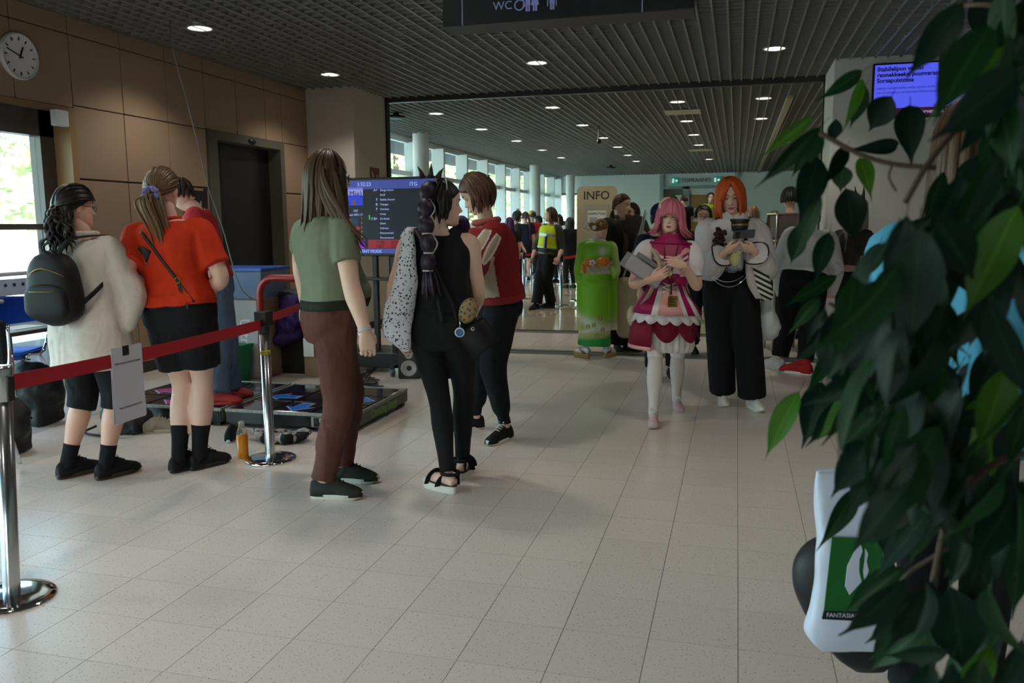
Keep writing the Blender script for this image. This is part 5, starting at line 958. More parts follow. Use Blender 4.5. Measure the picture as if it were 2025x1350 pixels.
PAL2 = np.array([lin(c)[:3] for c in ('9a1450', 'd9d4d4', 'd99a98')]); B.wear(g, 'bodice', vcol('bodice_dye', .5), vox=.005, amp=.001, dye=lambda L, V: PAL2[dm(L, V).astype(int)])
g = G(); B.torso(g, .93, 1.08, .020, 8, lambda t: (0, 0, 0)); B.put(g, 'high_collar', Mmag)
for sd in (1, -1):
    g = G(); B.sleeve(g, sd, .36, [(-.14, .045), (-.03, .058), (.06, .076), (.15, .086), (.24, .082), (.31, .056), (.36, .062)]); B.wear(g, 'puff_sleeve', Mwh, vox=.007, amp=.004, f=8, st=(1, 1, .5))
    S = B.shoulder(sd); g = G().ball(S+np.array([0, 0, .03])-B.ax(.9)[0]*sd*.03, (.05, .055, .022), 14); B.put(g, 'shoulder_band', Mmag)
r_, f_ = B.ax(.4); fp = lambda x, h, o=.0: B.P+r_*x+np.array([0, 0, 1])*(h*B.s-B.P[2])+f_*(np.interp(h, [1.0, 1.1, 1.2, 1.3], [.115, .122, .142, .125])*1+o)
for k, h in enumerate((1.03, 1.065, 1.10)):
    for sx in (-1, 1): B.put(G().tube([fp(-.045*sx, h-.018, .016), fp(.045*sx, h+.018, .016)], .0045, 6), 'lacing', Mwh)
g = G(); 
for sx in (-1, 1): g.ball(fp(sx*.04, 1.175, .02), (.035, .014, .018), 10, 0, Matrix.Rotation(R(15), 4, 'Z')); g.tube([fp(0, 1.17, .02), fp(sx*.025, 1.14, .018)], [.008, .012], 8)
B.put(g, 'ribbon_bow', Mmag); B.put(G().ball(fp(0, 1.195, .03), (.02, .01, .022), 10), 'brooch', mat('cream_brooch', 'd8c8a8', .4)); B.put(G().ball(fp(0, 1.165, .035), .011, 10), 'gem', mat('orange_gem', 'c05020', .2))
c = np.array([B.P[0], B.P[1], 0.]); zz = lambda y: at(1318, y, D)[2]
# layered skirt: bloomers, petals, frill, striped overskirt
g = skirt(B, c, [(zz(620), .15, .13, .02, 26, 0), (zz(655), .20, .17, .035, 26, 0), (zz(680), .205, .175, .05, 26, .5), (zz(692), .185, .16, .06, 26, .5)], 130); B.put(g, 'bloomers', Mwh)
a = np.arange(240)/240*2*PI
def petals(prof, amp, cnt, ph):
    RR = []
    for k, (z, rx, ry) in enumerate(prof):
        q = k/(len(prof)-1); dz = -amp*q*(np.abs(np.cos(a*cnt/2+ph))**.8); RR.append(c+np.cos(a)[:, None]*r_*(rx*(1+.02*q*np.cos(a*cnt+2*ph)))[:, None]+np.sin(a)[:, None]*f_*(ry*(1+.02*q*np.cos(a*cnt+2*ph)))[:, None]+np.stack([0*a, 0*a, z+dz], -1))
    RR += [x-0.006*np.stack([np.cos(a)*r_[0]+np.sin(a)*f_[0], np.cos(a)*r_[1]+np.sin(a)*f_[1], 0*a], -1) for x in RR[::-1]]; return G().rings(RR, closed=True)
o = B.put(petals([(zz(600), .17, .15), (zz(625), .215, .19), (zz(648), .245, .215)], .085, 8, .35), 'petal_skirt', Mrd)
RR = []; qq = [(-.27, zz(625)), (-.30, zz(650)), (-.30, zz(682))]
g = G(); 
for i, (y, w0, w1) in enumerate(((622, 0, 0), (650, .02, 0), (682, .035, 0))): ang = np.linspace(R(-12), R(62), 10); rx = .245+w0; RR.append(np.concatenate([c+np.cos(ang)[:, None]*r_*rx+np.sin(ang)[:, None]*f_*rx*.88+np.array([0, 0, zz(y)]), (c+np.cos(ang)[:, None]*r_*(rx-.008)+np.sin(ang)[:, None]*f_*(rx-.008)*.88+np.array([0, 0, zz(y)]))[::-1]]))
B.put(G().rings(RR), 'side_panel', Mrd); RR2 = [np.concatenate([R_[:10]+(-.0)*f_+np.array([0, 0, dz]), R_[10:]+np.array([0, 0, dz])]) for R_, dz in ((RR[2], .006), (RR[2], -.022))]; B.put(G().rings(RR2), 'panel_trim', Mpk)
o = B.put(petals([(zz(585), .15, .13), (zz(610), .225, .20), (zz(628), .275, .245)], .030, 18, 0), 'frill', Mwh)
g = petals([(zz(562), .132, .118), (zz(580), .165, .148), (zz(600), .215, .195), (zz(618), .258, .235)], .0, 10, 0); n = 240; g.m = []
for i, fc in enumerate(g.f):
    j = i % n; ang = math.degrees(a[j]); ang = (ang+.75) % 360   # 0 = person's right (image left), 90 = front
    g.m.append(0 if ang < 58 or ang > 205 else 1 if ang < 70 else 2 if ang < 112 else 1 if ang < 122 else 0 if ang < 137 else 1 if ang < 152 else 0)
B.put(g, 'overskirt', [Mmag, Mwh, Mpk])
g = G().tube([c+r_*.125*math.cos(q)+f_*.112*math.sin(q)+np.array([0, 0, zz(560)]) for q in np.linspace(0, 2*PI, 33)], .010, 8); B.put(g, 'waist_seam', Mmag)
Hpk = hairmat('hair_pink', 'a84e64', 'd98496', .5); P = []
for i in range(150):
    ph = random.uniform(48, 312); P.append(drape(B, ph, random.uniform(3, 16), 92, random.uniform(.10, .155), .020+random.random()*.020, .10+.10*random.random(), jit=.25, wave=.003, curl=.05, n=6))
for i in range(40): ph = random.uniform(-58, 58); P.append(drape(B, ph, random.uniform(3, 16), 74+abs(ph)*.1, .012+.03*abs(ph)/40, .024+.008*random.random(), -.02, jit=.15, n=3))
locks(B, 'hair', Hpk, P, .017, .007, capg=cap(lambda ph: 48+64*(1-math.cos(R(ph)))/2, .024))
g = G(); 
for q in np.arange(6)/6*2*PI: g.ball(B.hp(.078+.0*q, .045+.018*math.cos(q), .075+.018*math.sin(q)), .011, 8)
B.put(g, 'hair_flower', MATS['white_petal']); B.put(ribbon([B.hp(.088, .04, .065), B.hp(.103, .04, .01), B.hp(.108, .042, -.045)], .024, .004, B.HR@np.array([0, 1, 0])), 'hair_ribbon', Mrd); B.put(G().tube([B.hw([scalp(t, 75, .045)])[0] for t in (8, 25, 45, 60)], [.004, .012, .013, .003], 8), 'hair_feather', mat('cream_feather', 'bfb49c', .7))
# lanyard with card, shoulder strap, boxes
t = thing('lanyard_card', 'yellow badge card on a dark red lanyard over the dress', 'badge', tuple(fp(.0, 1.0, .05))); p0 = B.N+r_*.06+f_*.06; p1 = B.N-r_*.06+f_*.06
for p in (p0, p1): sub(ribbon(smoothpath([p, fp(.02 if p is p0 else -.015, 1.22, .03), fp(-.012, 1.10, .035), fp(-.012, 1.03, .05)], 5), .010, .002, r_), 'cord', mat('lanyard_red', '4a1018', .7), t)
k0 = fp(-.02, .965, .085); g = G().bbox(-.035, .035, -.002, .002, -.055, .055, .002); g.xf(Matrix.Translation(Vector(k0))@Matrix.Rotation(B.sy, 4, 'Z')@Matrix.Rotation(R(-12), 4, 'X')); sub(g, 'card', mat('badge_yellow', 'a8963c', .5), t)
for dz in (-.03, -.01, .012, .03): g = G().bbox(-.022, .022, .0022, .0032, dz-.003, dz+.003, .0005); g.xf(Matrix.Translation(Vector(k0))@Matrix.Rotation(B.sy, 4, 'Z')@Matrix.Rotation(R(-12), 4, 'X')); sub(g, 'print_line', mat('badge_ink', '5a5020', .6), t)
c1 = at(1272, 536, D-.20); xa = nrm(at(1247, 505, D-.2)-at(1308, 560, D-.2)); ya = nrm(np.cross(VH, xa)); Mbx = frame(c1, nrm(xa+VH*-.15), np.cross(-VH, xa))
t = thing('grey_box', 'flat silver grey box clutched under the arm of the pink haired person', 'box', tuple(c1)); g = G().bbox(-.17, .14, -.05, .05, -.12, .10, .006); Mq = Matrix.Translation(Vector(c1))@Matrix.Rotation(YAW, 4, 'Z')@Matrix.Rotation(R(34), 4, 'Y')@Matrix.Rotation(R(18), 4, 'Z')
g = G().bbox(-.17, .145, -.045, .045, -.055, .055, .005); g.xf(Mq); sub(g, 'carton', mat('silver_carton', '8d8d90', .45, .2), t, smooth=False); g = G().bbox(-.165, .14, -.05, -.044, -.048, .048, .002); g.xf(Mq); sub(g, 'printed_face', mat('silver_face', 'b5b5ba', .4, .1), t, smooth=False); g = G().bbox(.09, .11, -.053, -.049, -.012, .012, .001); g.xf(Mq); sub(g, 'mark', M_black, t, smooth=False)
t = thing('silver_book', 'second thinner silver box on top of the grey box', 'box', tuple(at(1262, 508, D-.17))); g = G().bbox(-.10, .05, -.03, .04, .06, .095, .004); g.xf(Mq); sub(g, 'carton', MATS['silver_carton'], t, smooth=False)
q = smoothpath([B.shoulder(1)+np.array([0, 0, .05]), fp(.075, 1.27, .05), fp(.09, 1.18, .05), fp(.13, 1.05, .03), fp(.2, .9, -.05)], 5); t = thing('beige_shoulder_bag', 'beige strap and small pouch at the hip of the magenta dress', 'bag', tuple(at(1256, 615, D))); sub(ribbon(q, .03, .004, r_), 'strap', MATS['cream_canvas'], t); sub(G().ball(at(1253, 625, D+.02), (.05, .06, .085), 14), 'pouch', MATS['cream_canvas'], t)

# ---- J: orange haired person with phone
f = (fl(1428, 799)+fl(1486, 812))/2; f[2] = 0
B, D = mk('person with orange bob in white puff sleeved shirt and black high trousers', 1.80, f, 1445, 1449, 184, 184, (1444, 389), (184, 14, 3), skin=SK[1], wm=1.0, shw=.185, vox=.009)
DJ = D
B.arm(1, tuple(at(1400, 528, D-.10)), tuple(at(1436, 497, D-.28))); B.arm(-1, tuple(at(1512, 528, D-.10)), tuple(at(1490, 494, D-.28)))
M_wsn = cloth('white_canvas_shoe', 'cfc9c0', .8, .05)
for sd, p, yw, pt in ((1, (1428, 796), 188, 0), (-1, (1486, 806), 205, 4)): a = fl(*p); a[2] = 0.; B.leg(sd, a+np.array([0, 0, .085])); shoe(B, sd, a, yw, 0, .265, M_wsn, M_solew, lace_m=M_lacew)
B.mkbody(); B.eyes(iris='4a3a30', brow='8a4418', lip='a8666a', closed=.65, lash=.0026)
B.hand(1, nrm(VR*.75+np.array([0, 0, .35])-VH*.2), nrm(VH*.2+np.array([0, 0, .5])+VR*.3), .55, fine=.003); B.hand(-1, nrm(-VR*.8+np.array([0, 0, .15])-VH*.2), nrm(VH*.3+np.array([0, 0, .5])-VR*.3), .6, fine=.003); B.finish()
g = G(); B.torso(g, -.22, .40, .018)
for sd in (-1, 1): B.pant(g, sd, .985, [(-.15, .1), (0, .125), (.2, .12), (.5, .112), (.75, .108), (1, .105)])
B.wear(g, 'trousers', cloth('black_wide_trousers', '101014', .85), amp=.006, f=8, st=(1, 1, .3), seed=3)
g = G(); B.torso(g, .30, .985, .024, 14, lambda t: (.012*(t < .5), .016, .012))
for sd in (-1, 1): B.sleeve(g, sd, .90, [(-.14, .055), (0, .068), (.08, .085), (.2, .098), (.4, .106), (.55, .11), (.68, .10), (.78, .088), (.90, .095)])
B.wear(g, 'shirt', cloth('white_puff_shirt', 'cdc8cb', .75, .04, .1), vox=.0085, amp=.010, f=6, st=(1, 1, .6), seed=12)
r_, f_ = B.ax(.7)
for sd in (-1, 1):
    Q, F = B.apath(sd, .88, .905); p = Q[-1]; d = nrm(B.J['a%d' % sd][2]-B.J['a%d' % sd][1]); u = nrm(np.cross(d, VH)); w = np.cross(d, u); B.put(G().tube([p+(u*math.cos(q)+w*math.sin(q))*.097*B.s+d*.012*math.sin(3*q) for q in np.linspace(0, 2*PI, 33)], .005, 6), 'cuff_trim', C_blk)
    q = smoothpath([B.shoulder(sd)-r_*sd*.075+np.array([0, 0, .075])-f_*.02, B.shoulder(sd)-r_*sd*.075+np.array([0, 0, .055])+f_*.06, B.N+r_*sd*.085+f_*.165-np.array([0, 0, .22]), B.N+r_*sd*.075+f_*.155-np.array([0, 0, .40])], 6); B.put(ribbon(q, .03, .005, r_), 'suspender', C_blk)
    q = G().prism([(0, .01), (sd*.02, -.055), (sd*.075, -.075), (sd*.085, .03), (sd*.05, .05)], frame(B.N+f_*.085+np.array([0, 0, -.005]), r_, (0, 0, 1)), .008); B.put(q, 'collar_wing', MATS['white_puff_shirt'], smooth=False)
g = G(); 
for i in range(26): o_ = np.random.default_rng(i).normal(size=3); g.ball(B.N+r_*.105+f_*.165-np.array([0, 0, .135])+o_*np.array([.020, .010, .030]), (.018, .010, .016), 10, 0)
B.put(g, 'corsage', mat('dark_rose', '2c0a10', .7, var=.9, vs_=24))
Hor = hairmat('hair_orange', '9a3410', 'd65f1e', .5); P = []
for i in range(130): ph = random.uniform(38, 322); P.append(drape(B, ph, random.uniform(2, 10), 92, random.uniform(.13, .18), .020+random.random()*.016, .03+.05*random.random(), jit=.10, curl=-.05, n=6))
for sx in (-1, 1):
    for i in range(22): ph = sx*random.uniform(14, 50); P.append(smoothpath([B.hw([scalp(4, ph, .03)])[0], B.hw([scalp(40, sx*random.uniform(6, 30), .034)])[0], B.hp(sx*random.uniform(.052, .076), .088, .02), B.hp(sx*random.uniform(.066, .086), .072, -.04), B.hp(sx*random.uniform(.062, .084), .062, -.115-random.random()*.04)], 4))
locks(B, 'hair', Hor, P, .018, .008, capg=cap(lambda ph: 44+66*(1-math.cos(R(ph)))/2, .026))
for k, (x0, x1, sag, y) in enumerate(((1405, 1478, 22, 545), (1408, 1470, 12, 545))):
    q = [at(x0+(x1-x0)*u, y+4*sag*u*(1-u), D-.19-.02*math.sin(PI*u)) for u in np.linspace(0, 1, 19)]; B.put(G().tube(q, .0045, 6), 'waist_chain', M_chrome)
g = G(); B.torso(g, .24, .32, .026, 4); B.put(g, 'belt', mat('belt_leather', '1a1614', .4)); B.put(G().bbox(-.035, .035, -.012, .0, -.03, .03, .004).xf(frame(B.P+nrm(B.N-B.P)*.28*.55*B.s+f_*.155, r_, -f_)), 'buckle', M_chrome, smooth=False)
# phone, cup, toy bag, striped tote and plastic bag
c = at(1471, 463, D-.36); t = thing('smartphone', 'smartphone held in both hands by the orange haired person', 'phone', tuple(c)); Mq = Matrix.Translation(Vector(c))@Matrix.Rotation(YAW, 4, 'Z')@Matrix.Rotation(R(35), 4, 'X')@Matrix.Rotation(R(-4), 4, 'Y'); g = G().bbox(-.078, .078, -.005, .005, -.038, .038, .004); g.xf(Mq); sub(g, 'case', mat('phone_case', '4a4e58', .3, .3), t, smooth=False); g = G().bbox(-.06, -.03, -.007, -.005, -.028, .028, .002); g.xf(Mq); sub(g, 'camera_block', M_black, t, smooth=False)
c = at(1463, 445, D-.30); t = thing('small_hat_case', 'small dark round case with brass band behind the phone', 'case', tuple(c)); sub(G().lathe([(0, -.045), (.055, -.045), (.06, -.02), (.062, .0), (.062, .02), (.07, .03), (.07, .045), (0, .045)], 24, c=tuple(c), cap=False), 'case', mat('case_black', '1a1216', .5), t); sub(G().lathe([(.0625, -.006), (.064, -.006), (.064, .012), (.0625, .012)], 24, c=tuple(c), cap=False), 'band', mat('brass_band', '8a7050', .35, .7), t)
c = at(1457, 510, D-.30); t = thing('toy_bag', 'clear gift bag with a yellow plush toy hanging from the hands', 'gift bag', tuple(c)); g = vloft([(482, 1451, 1467), (495, 1447, 1470), (515, 1444, 1470), (530, 1444, 1468), (535, 1447, 1465)], D, -.30, [.02, .035, .05, .045, .02]); sub(g, 'clear_bag', mat('clear_plastic', 'aeb6bc', .15, alpha=.3), t); sub(G().ball(at(1454, 512, D-.30), (.038, .035, .05), 14), 'plush', mat('plush_yellow', 'c8b828', .8, bump=.6, bs=80), t); sub(G().ball(at(1460, 500, D-.30), (.02, .02, .02), 10), 'plush_head', MATS['plush_yellow'], t)
rows = [(480, 1476, 1486), (510, 1479, 1500), (540, 1482, 1518), (570, 1486, 1527), (588, 1498, 1528), (594, 1506, 1524)]
ms = mat('striped_canvas', 'd0cdc6', .8); nt = ms.node_tree; tc = nt.nodes.new('ShaderNodeTexCoord'); wv = nt.nodes.new('ShaderNodeTexWave'); wv.inputs['Scale'].default_value = 9; wv.inputs['Distortion'].default_value = 0; mpn = nt.nodes.new('ShaderNodeMapping'); mpn.inputs['Rotation'].default_value = (0, R(62), 0); nt.links.new(tc.outputs['Object'], mpn.inputs[0]); nt.links.new(mpn.outputs[0], wv.inputs[0]); cr = nt.nodes.new('ShaderNodeValToRGB'); cr.color_ramp.elements[0].position = .48; cr.color_ramp.elements[1].position = .52; cr.color_ramp.elements[0].color = lin('16211e'); cr.color_ramp.elements[1].color = lin('cfccc4'); nt.links.new(wv.outputs[0], cr.inputs[0]); nt.links.new(cr.outputs[0], nt.nodes['Principled BSDF'].inputs['Base Color'])
c = at(1505, 550, D-.20); t = thing('striped_tote', 'tote bag with black and white chevron stripes under the white sleeve', 'tote bag', tuple(c)); sub(vloft([(480, 1472, 1478), (520, 1474, 1486), (560, 1478, 1496), (590, 1494, 1510)], D, -.215, [.02, .03, .035, .02]), 'plain_side', cloth('tote_plain', 'b7b0ae', .8), t); sub(vloft(rows, D, -.20, [.01, .03, .045, .05, .035, .015]), 'striped_side', ms, t); sub(ribbon(smoothpath([at(1482, 490, D-.2), at(1480, 450, D-.2), at(1476, 425, D-.14), at(1478, 415, D-.02)], 6), .02, .004, VR), 'strap', cloth('cream_strap', 'c4bba8', .8), t)
c = at(1518, 635, D-.05); t = thing('white_plastic_bag', 'crumpled white plastic bag hanging below the striped tote', 'plastic bag', tuple(c)); g = vloft([(585, 1511, 1519), (600, 1506, 1524), (620, 1500, 1534), (645, 1498, 1541), (662, 1499, 1538), (672, 1505, 1526)], D, -.05, [.02, .05, .09, .1, .08, .03], 28); V = g.arr(); g.v = [V+np.outer(nz(V, 22, 2)*.014, VH)+np.outer(nz(V, 25, 5)*.010, VR)]; sub(g, 'bag_body', mat('thin_plastic', 'b8b8bc', .35, var=.1, vs_=20, bump=.8, bs=30), t)
# ---- K: person in white shirt striding away, one white and one red shoe cover
f = (fl(1545, 730)+fl(1592, 742))/2; f[2] = 0
B, D = mk('person in white shirt and black trousers stepping past the leaves with red shoe', 1.72, f, 1590, 1603, -10, -5, (1603, 432), (-5, 30, 0), skin=SK[0], wm=1.1, hm=1.1, nd=.12, hdd=.22, nzf=.80)
B.arm(-1, (1540, 530, 'f'), (1550, 590, 'f')); B.arm(1, (1650, 530, 'f'), (1640, 590, 'f'))
M_rs = cloth('red_shoe_cover', 'a81c22', .7); M_ws = cloth('white_shoe_cover', 'b9b4ae', .7)
for sd, p, yw, m in ((-1, (1540, 731), 40, M_ws), (1, (1590, 740), 58, M_rs)):
    a = fl(*p); a[2] = 0; B.leg(sd, a+np.array([0, 0, .09])); shoe(B, sd, a, yw, 0, .34, m, M_solew if sd > 0 else M_ws, W=.13)
    if sd > 0: Q, F = B.lpath(1, .84, 1.0); B.put(G().tube(Q, np.linspace(.062, .055, len(Q)), 16), 'red_boot_shaft', M_rs)
B.mkbody(); B.eyes(); B.finish()
g = G(); B.torso(g, -.22, .2, .02)
for sd in (-1, 1): B.pant(g, sd, .94, [(-.15, .1), (0, .13), (.3, .118), (.6, .10), (.94, .085)])
B.wear(g, 'trousers', cloth('black_trousers_k', '101013', .85), amp=.007)
g = G(); B.torso(g, .12, .98, .035, 16)
for sd in (-1, 1): B.sleeve(g, sd, .95, [(-.14, .07), (0, .09), (.3, .09), (.6, .085), (.95, .06)])
B.wear(g, 'shirt', cloth('white_shirt_k', 'c9c3c6', .8, .04, .1), amp=.010, f=9, seed=15)
P = [drape(B, random.uniform(0, 360), random.uniform(8, 40), 85, .04, .014, .1, jit=.2, n=3) for i in range(40)]; locks(B, 'hair', MATS['hair_brown'], P, .018, .009, capg=cap(lambda ph: 60+50*(1-math.cos(R(ph)))/2, .012))
# ---- L: cosplayer with long ash hair and black horns
f = fl(1690, 735); f[2] = 0; f = f+VH*.35
B, D = mk('cosplayer with long ash grey hair and black horns near the white wall', 1.66, f, 1685, 1688, -50, -45, (1697, 415), (-60, 0, 0), skin=SK[0], hm=1.08)
B.arm(-1, (1655, 540, 'n'), (1650, 590, 'f')); B.arm(1, (1705, 530, 'n'), (1700, 580, 'n'))
for sd, dx in ((-1, -.09), (1, .09)): a = f+VR*dx; B.leg(sd, a+np.array([0, 0, .085])); shoe(B, sd, a, -45, 0, .26, M_shoeb, M_solek)
B.mkbody(); B.eyes(); B.finish()
g = G(); B.torso(g, .30, .97, .018, 12)
for sd in (-1, 1): B.sleeve(g, sd, .30, [(-.14, .06), (0, .075), (.3, .08)])
B.wear(g, 'crop_top', cloth('charcoal_jersey', '3d393c', .9), amp=.005)
g = G(); B.torso(g, -.22, .18, .016)
for sd in (-1, 1): B.pant(g, sd, .98, PANT)
B.wear(g, 'trousers', C_blk, amp=.004)
P = [drape(B, random.uniform(60, 300), random.uniform(3, 14), 92, random.uniform(.35, .45), .018+.012*random.random(), .04, jit=.08, n=8) for _ in range(80)]+[drape(B, random.uniform(-50, 50), 5, 66, .02, .02, 0, n=3) for _ in range(14)]
locks(B, 'hair', hairmat('hair_ash', '6a5f5c', '9a8f8a'), P, .02, .008, capg=cap(lambda ph: 48+60*(1-math.cos(R(ph)))/2, .02))
for sx in (-1, 1): p = B.hp(sx*.05, .01, .115); B.put(G().tube(smoothpath([p, p+np.array([0, 0, .06])+B.HR@np.array([sx*.012, 0, 0]), p+np.array([0, 0, .13])+B.HR@np.array([sx*.02, -.01, 0])], 5), np.linspace(.022, .002, 11), 8), 'horn', M_black)
# ---- M: person in light blue hooded top behind the foliage
f = colp(1862, 0., 2.28); f[2] = 0
B, D = mk('person in light blue top and dark trousers behind the foliage', 1.72, f, 1868, 1905, -35, -35, (1935, 290), (-50, 0, 0), skin=SK[1], wm=1.08)
B.arm(-1, tuple(at(1752, 765, D-.05)), tuple(at(1708, 935, D-.12))); B.arm(1, tuple(at(2025, 760, D)), tuple(at(2010, 900, D+.1)))
for sd, dx in ((-1, -.1), (1, .1)): a = f+VR*dx; B.leg(sd, a+np.array([0, 0, .085])); shoe(B, sd, a, -35, 0, .28, M_shoeb, M_solek)
B.mkbody(); B.eyes(); B.hand(-1, np.array([0, 0, -1.]), nrm(VR), .9, tcurl=.6); B.finish()
g = G(); B.torso(g, -.22, .2, .02)
for sd in (-1, 1): B.pant(g, sd, .98, PANT)
B.wear(g, 'trousers', C_blk, amp=.004)
g = G(); B.torso(g, .0, .985, .03, 16)
for sd in (-1, 1): B.sleeve(g, sd, .97, [(-.14, .07), (0, .085), (.4, .078), (.7, .07), (.97, .055)])
B.wear(g, 'hooded_top', cloth('sky_blue_fleece', '5aa8cc', .85, .06), amp=.007, f=9)
P = [drape(B, random.uniform(30, 330), random.uniform(3, 14), 92, random.uniform(.15, .25), .016+.012*random.random(), .04, jit=.1, n=6) for _ in range(70)]; locks(B, 'hair', MATS['hair_chestnut'], P, .02, .008, capg=cap(lambda ph: 50+60*(1-math.cos(R(ph)))/2, .016))
# printed carrier bag and black round case carried by M
DM = D; c = at(1668, 1110, D-.14); t = thing('carrier_bag', 'white plastic carrier bag with green print FANTASIAPELIT hanging in front of the black case', 'carrier bag', tuple(c))
rows = [(930, 1614, 1735), (960, 1611, 1740), (1010, 1613, 1742), (1060, 1617, 1745), (1100, 1613, 1748), (1150, 1612, 1750), (1200, 1604, 1752), (1240, 1592, 1752), (1262, 1600, 1750), (1285, 1624, 1742)]
g = vloft(rows, D, -.14, [.012, .02, .03, .035, .038, .04, .04, .035, .025, .008], 40, 3.2); V = g.arr(); cr_ = nz(V*np.array([1, 1, .35]), 26, 3)*.008+nz(V, 11, 7)*.007; g.v = [V+np.outer(cr_, VH)]; sub(g, 'bag_body', mat('carrier_plastic', 'c4c8dc', .4, bump=.5, bs=40), t)
def onbag(px, py, o=.004): return at(px, py, D-.14-.042-o)
def patch(name, poly, m, o):
    g = G(); P0 = [onbag(x, y, o) for x, y in poly]; n = len(P0); V = np.array(P0+[p+VH*.004 for p in P0]); g.add(V, [tuple(range(n-1, -1, -1)), tuple(range(n, 2*n))]+[(j, (j+1) % n, n+(j+1) % n, n+j) for j in range(n)]); return sub(g, name, m, t, smooth=False)
patch('green_panel', [(1646, 1062), (1746, 1068), (1744, 1210), (1630, 1207)], mat('bag_green', '0a5a1e', .45), .004); patch('name_band', [(1630, 1207), (1744, 1212), (1743, 1230), (1626, 1224)], mat('bag_black', '0c0f10', .5), .004)
Mw = MATS['carrier_plastic']; patch('emblem', [(1672, 1160), (1676, 1120), (1690, 1092), (1703, 1078), (1706, 1090), (1700, 1105), (1699, 1130), (1704, 1150), (1690, 1165), (1680, 1176)], Mw, .008); patch('emblem', [(1712, 1085), (1717, 1095), (1714, 1110), (1718, 1128), (1710, 1150), (1708, 1130), (1711, 1108)], Mw, .008)
px = (at(1740, 1218, D)-at(1630, 1215, D)); wb = np.linalg.norm(px); text('FANTASIAPELIT', .0165, 'lettering', Mw, t, Matrix.Translation(Vector(onbag(1634, 1216, .009)-np.array(t.location)))@frame((0, 0, 0), nrm(px), (0, 0, 1)), .0004, 'LEFT')
for sx in (1664, 1700): sub(ribbon(smoothpath([at(sx, 938, D-.14), at(sx+14, 955, D-.17), at(1706, 975, D-.13)], 5), .05, .002, VR), 'handle', Mw, t)
c = at(1655, 1190, D-.02); t = thing('black_round_case', 'black zipped shoulder bag with curved outline behind the carrier bag', 'bag', tuple(c)); g = vloft([(1058, 1640, 1700), (1075, 1600, 1740), (1110, 1573, 1765), (1160, 1571, 1775), (1210, 1590, 1780), (1260, 1620, 1780), (1300, 1655, 1770), (1325, 1690, 1750)], D, -.02, [.02, .05, .06, .065, .065, .06, .045, .015], 30, 2.6); sub(g, 'bag_body', mat('black_nylon', '0e0e12', .55, bump=.2, bs=200), t); sub(ribbon(smoothpath([at(1640, 1065, D-.02), at(1700, 900, D+.06), at(1800, 640, D-.1), at(1850, 560, D-.05)], 6), .04, .004, VR), 'strap', MATS['black_nylon'], t)

# ---- N: security guard in yellow vest
f = (fl(1062, 611)+fl(1088, 608))/2; f[2] = 0
B, D = mk('security guard in bright yellow vest and black trousers near the queue belts', 1.76, f, 1083, 1090, 130, 140, (1088, 425), (98, 0, 0), skin=SK[0], wm=1.15, fm=1.15, belly=.03, shw=.19, vox=.013)
B.arm(1, (1060, 490, 'n'), (1052, 512, 'n')); B.arm(-1, (1112, 490, 'n'), (1104, 510, 'n'))
for sd, p, yw in ((1, (1061, 611), 160), (-1, (1090, 609), 95)): a = fl(*p); a[2] = 0; B.leg(sd, a+np.array([0, 0, .085])); shoe(B, sd, a, yw, 0, .3, M_shoeb, M_solek)
B.mkbody(); B.eyes(); 
for sd in (-1, 1): S, E, W_ = B.J['a%d' % sd]; B.hand(sd, nrm(W_-E), -sd*B.ax(.5)[0], .5, fine=False)
B.finish(); g = G(); B.torso(g, -.22, .12, .022)
for sd in (-1, 1): B.pant(g, sd, .98, [(-.15, .1), (0, .125), (.3, .115), (.6, .1), (1, .1)])
B.wear(g, 'trousers', cloth('black_cargo', '131315', .85), amp=.007)
g = G(); B.torso(g, .08, .98, .02, 14)
for sd in (-1, 1): B.sleeve(g, sd, .62, [(-.14, .07), (0, .085), (.3, .078), (.62, .062)])
B.wear(g, 'shirt', cloth('dark_green_shirt', '3a3c32', .85), amp=.005)
g = G(); B.torso(g, .22, .97, .045, 16); B.wear(g, 'vest', [cloth('hi_vis_yellow', 'b8c810', .7), mat('reflective_band', '8d9298', .3, .5)], vox=.008, amp=.004, matfn=lambda L, C: ((np.abs(((C-B.P)@nrm(B.N-B.P))/np.linalg.norm(B.N-B.P)-.66) < .045) | (((C-B.P)@nrm(B.N-B.P))/np.linalg.norm(B.N-B.P) < .27))*1.)
r_, f_ = B.ax(.5); B.put(G().bbox(-.03, .03, -.02, .02, -.1, .1, .006).xf(frame(B.P+nrm(B.N-B.P)*.23+r_*-.09+f_*.15-VH*.06, r_, -f_)), 'radio', M_black, smooth=False); g = G(); B.torso(g, .02, .10, .035, 4); B.put(g, 'duty_belt', M_black)
P = [drape(B, random.uniform(85, 275), random.uniform(4, 14), 92, random.uniform(.10, .15), .016+.01*random.random(), .04, jit=.1, n=5) for _ in range(60)]; locks(B, 'hair', hairmat('hair_redbrown', '2c1812', '5a3020'), P, .02, .009, capg=cap(lambda ph: 52+60*(1-math.cos(R(ph)))/2, .016))

